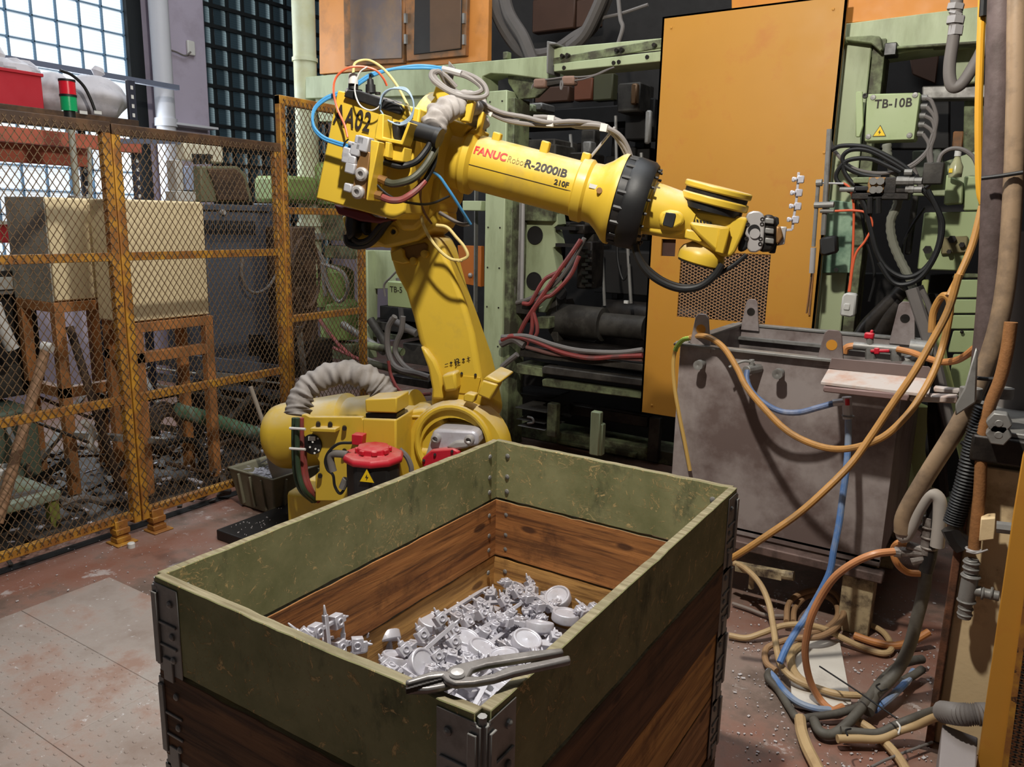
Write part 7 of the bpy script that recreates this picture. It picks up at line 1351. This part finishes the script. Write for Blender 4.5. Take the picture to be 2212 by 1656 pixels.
# scrap on the floor behind the fence
sc_ = MB(); rr = random.Random(31)
for i in range(420):
    x = rr.uniform(-5.4, -3.72); y = rr.uniform(1.2, 4.1); s_ = rr.uniform(.008, .045); th = rr.uniform(0, 6.28)
    sc_.obox((x, y, .012 + rr.random() * .05), Vector((math.cos(th), math.sin(th), rr.uniform(-.4, .4))).normalized(), Vector((-math.sin(th), math.cos(th), 0)), (0, 0, 1), s_ * 2.2, s_, s_ * .4)
tag(put('floor_scrap', sc_, M('scrap_dark', (70, 62, 56), .5, .3, .5, 14), flat=True), 'dark metal scrap littering the floor behind the fence', 'scrap', None, 'stuff')
sc_ = MB()
for i in range(240):
    x = rr.uniform(-5.2, -3.72); y = rr.uniform(1.4, 4.1); s_ = rr.uniform(.005, .03); th = rr.uniform(0, 6.28); sc_.obox((x, y, .02 + rr.random() * .05), Vector((math.cos(th), math.sin(th), rr.uniform(-.4, .4))).normalized(), Vector((-math.sin(th), math.cos(th), 0)), (0, 0, 1), s_ * 2, s_, s_ * .3)
tag(put('bright_scrap', sc_, ALU, flat=True), 'bright aluminium scraps among the dark litter behind the fence', 'scrap', None, 'stuff')
tag(put('grime_mat', MB().box(-5.3, -3.70, .9, 4.2, 0, .003), DRK2, flat=True), 'black oily floor behind the fence', 'floor').update() if False else None
gm = put('trim_4', MB().box(-5.3, -3.95, 1.5, 4.3, 0, .005), M('oily_floor', (52, 46, 42), .5, .1, .5, 4, dirt=(110, 100, 92), dt=.58, ds=8, da=.7, bump=.5), flat=True); gm['kind'] = 'structure'
struct(put('trim_5', MB().box(-3.80, -3.735, .3, 4.3, 0, .003), DRK2, flat=True))  # thin near-black strip laid flat on the floor along the fence
rr = random.Random(77); jk = thing('junk_frame', 'tangled brown metal frames and pipes under the cream cabinets', 'scrap', (-4.6, 2.8, 0))
for i in range(30):
    c = Vector((rr.uniform(-5.1, -4.2), rr.uniform(1.9, 3.9), rr.uniform(.05, .55))); d_ = Vector((rr.uniform(-1, 1), rr.uniform(-1, 1), rr.uniform(-.6, .6))).normalized() * rr.uniform(.12, .35)
    e0 = c - d_; e1 = c + d_; e0.z = max(.03, e0.z); e1.z = max(.03, e1.z); put('scrap_bar', MB().bar(e0, e1, rr.uniform(.015, .05), rr.uniform(.01, .04)), rr.choice((BROWNM, DRK, GRY2, GALV, DRK2)), jk)
# dark cabinet and green housing behind the far fence panel
dc = thing('brown_cabinet', 'dark brown grimy cabinet behind the far fence panel', 'cabinet', (-4.9, 4.5, 0)); xbox('cabinet_body', 628, 490, 690, 745, -4.45, .5, BROWNM, dc, .01); xbox('cabinet_side', 605, 440, 628, 800, -4.6, .3, DKG, dc); xbox('cabinet_base', 625, 745, 720, 800, -4.4, .5, DRK, dc)
gh = thing('moss_green_housing', 'moss green rounded housing behind the pale pipe', 'machine', aX(650, 440, -4.9)); xbox('housing_body', 617, 378, 690, 440, -4.95, .4, M('moss_green_paint', (128, 150, 84)), gh, .03)
for i, p in enumerate(((640, 640), (662, 590), (650, 700))): put('housing_hose', MB().ring(aX(*p, -4.35), (1, .2, 0), .16, .012, 24, 6, 1.6), BROWNM, gh)
# parts bin with shovel
pbn = thing('parts_bin', 'grey plastic bin of aluminium chips between fence and robot base', 'bin', (-3.435, 2.98, 0)); BM_ = M('grey_green_plastic', (122, 118, 98), .6, 0, .08, 5, dirt=(88, 84, 72), dt=.55, ds=7, da=.5)
c0b = aZ(560, 1106, .0); zr_ = .235; 
def binring(z, g): 
    cxb, cyb = -3.435, 2.98; hx, hy = .15 + g, .235 + g; return [Vector((cxb + sx * hx, cyb + sy * hy, z)) for sx, sy in ((-1, -1), (1, -1), (1, 1), (-1, 1))]
def binwall():
    b = MB(); rings = [binring(.004, 0), binring(zr_ - .02, .035), binring(zr_, .045), binring(zr_, .022), binring(zr_ - .02, .02), binring(.02, -.012)]
    vs = [v for r in rings for v in r]; fs = [(4 * k + i, 4 * k + (i + 1) % 4, 4 * k + 4 + (i + 1) % 4, 4 * k + 4 + i) for k in range(5) for i in range(4)] + [(3, 2, 1, 0), (20, 21, 22, 23)]
    return b.add(vs, fs)
put('bin_body', binwall(), BM_, pbn, bevel=.012, seg=3)
for y in (2.80, 2.92, 3.04, 3.16): put('bin_rib', MB().bar((-3.435 + .157, y, .03), (-3.435 + .182, y, zr_ - .02), .012, .03), BM_, pbn, bevel=.004)
for x in (-3.53, -3.435, -3.34): put('bin_rib', MB().bar((x, 2.741, .03), (x, 2.713, zr_ - .02), .03, .012), BM_, pbn, bevel=.004)
ch = MB(); rr = random.Random(14)
for i in range(150):
    x = rr.uniform(-3.56, -3.31); y = rr.uniform(2.77, 3.18); s_ = rr.uniform(.008, .035); th = rr.uniform(0, 6.28); ch.obox((x, y, .17 + rr.random() * .06), Vector((math.cos(th), math.sin(th), rr.uniform(-.7, .7))).normalized(), Vector((-math.sin(th), math.cos(th), 0)), (0, 0, 1), s_ * 2, s_, .003)
ch.box(-3.57, -3.30, 2.76, 3.19, .03, .18); tag(put('aluminium_chips', ch, ALU, flat=True), 'aluminium chips and foil filling the grey bin', 'chips', None, 'stuff')
sv = thing('shovel', 'small steel shovel with a red socket standing in the parts bin', 'shovel', aX(590, 1010, -3.3)); p0 = aX(541, 835, -3.42); p1 = aX(578, 940, -3.36); p2 = aX(600, 1000, -3.32)
put('handle', MB().cyl(p0, p1, .012, n=10), M('grey_wood', (140, 130, 118), .7), sv); put('red_socket', MB().cyl(p1, aX(582, 950, -3.35), .015, n=10), REDP, sv)
put('blade', MB().prism([aX(x, y, -3.30) for x, y in ((572, 968), (600, 975), (622, 1000), (636, 1018), (634, 1032), (592, 1042), (580, 1012))], (.006, 0, 0)), STL, sv, bevel=.002)
tag(put('bottle_top', MB().lathe(aZ(284, 1182, 0), (0, 0, 1), [(0, .018), (.022, .018), (.026, .014), (.026, 0)], 14), WHT), 'small white round cap lying on the floor before the fence foot', 'bottle top')
dbm = MB(); rr = random.Random(41)
for i in range(420):
    p = aZ(rr.uniform(10, 520), rr.uniform(1140, 1640), .002); s_ = abs(rr.gauss(.0005, .002)) + .001
    if p.x > -1.4 and p.y > .8: continue
    dbm.obox(p + Vector((0, 0, .003)), (math.cos(i), math.sin(i), 0), (-math.sin(i), math.cos(i), 0), (0, 0, 1), s_ * 2, s_, .003)
for i in range(160):
    p = Vector((rr.uniform(-3.25, -2.6), rr.uniform(2.38, 2.9), .058)); s_ = abs(rr.gauss(.0005, .0018)) + .0008; dbm.obox(p, (math.cos(i), math.sin(i), 0), (-math.sin(i), math.cos(i), 0), (0, 0, 1), s_ * 2, s_, .004)
tag(put('floor_flakes', dbm, M('pale_flakes', (190, 184, 184)), flat=True), 'tiny pale flakes strewn on the floor before the fence', 'debris', None, 'stuff')
bpy.context.view_layer.update()
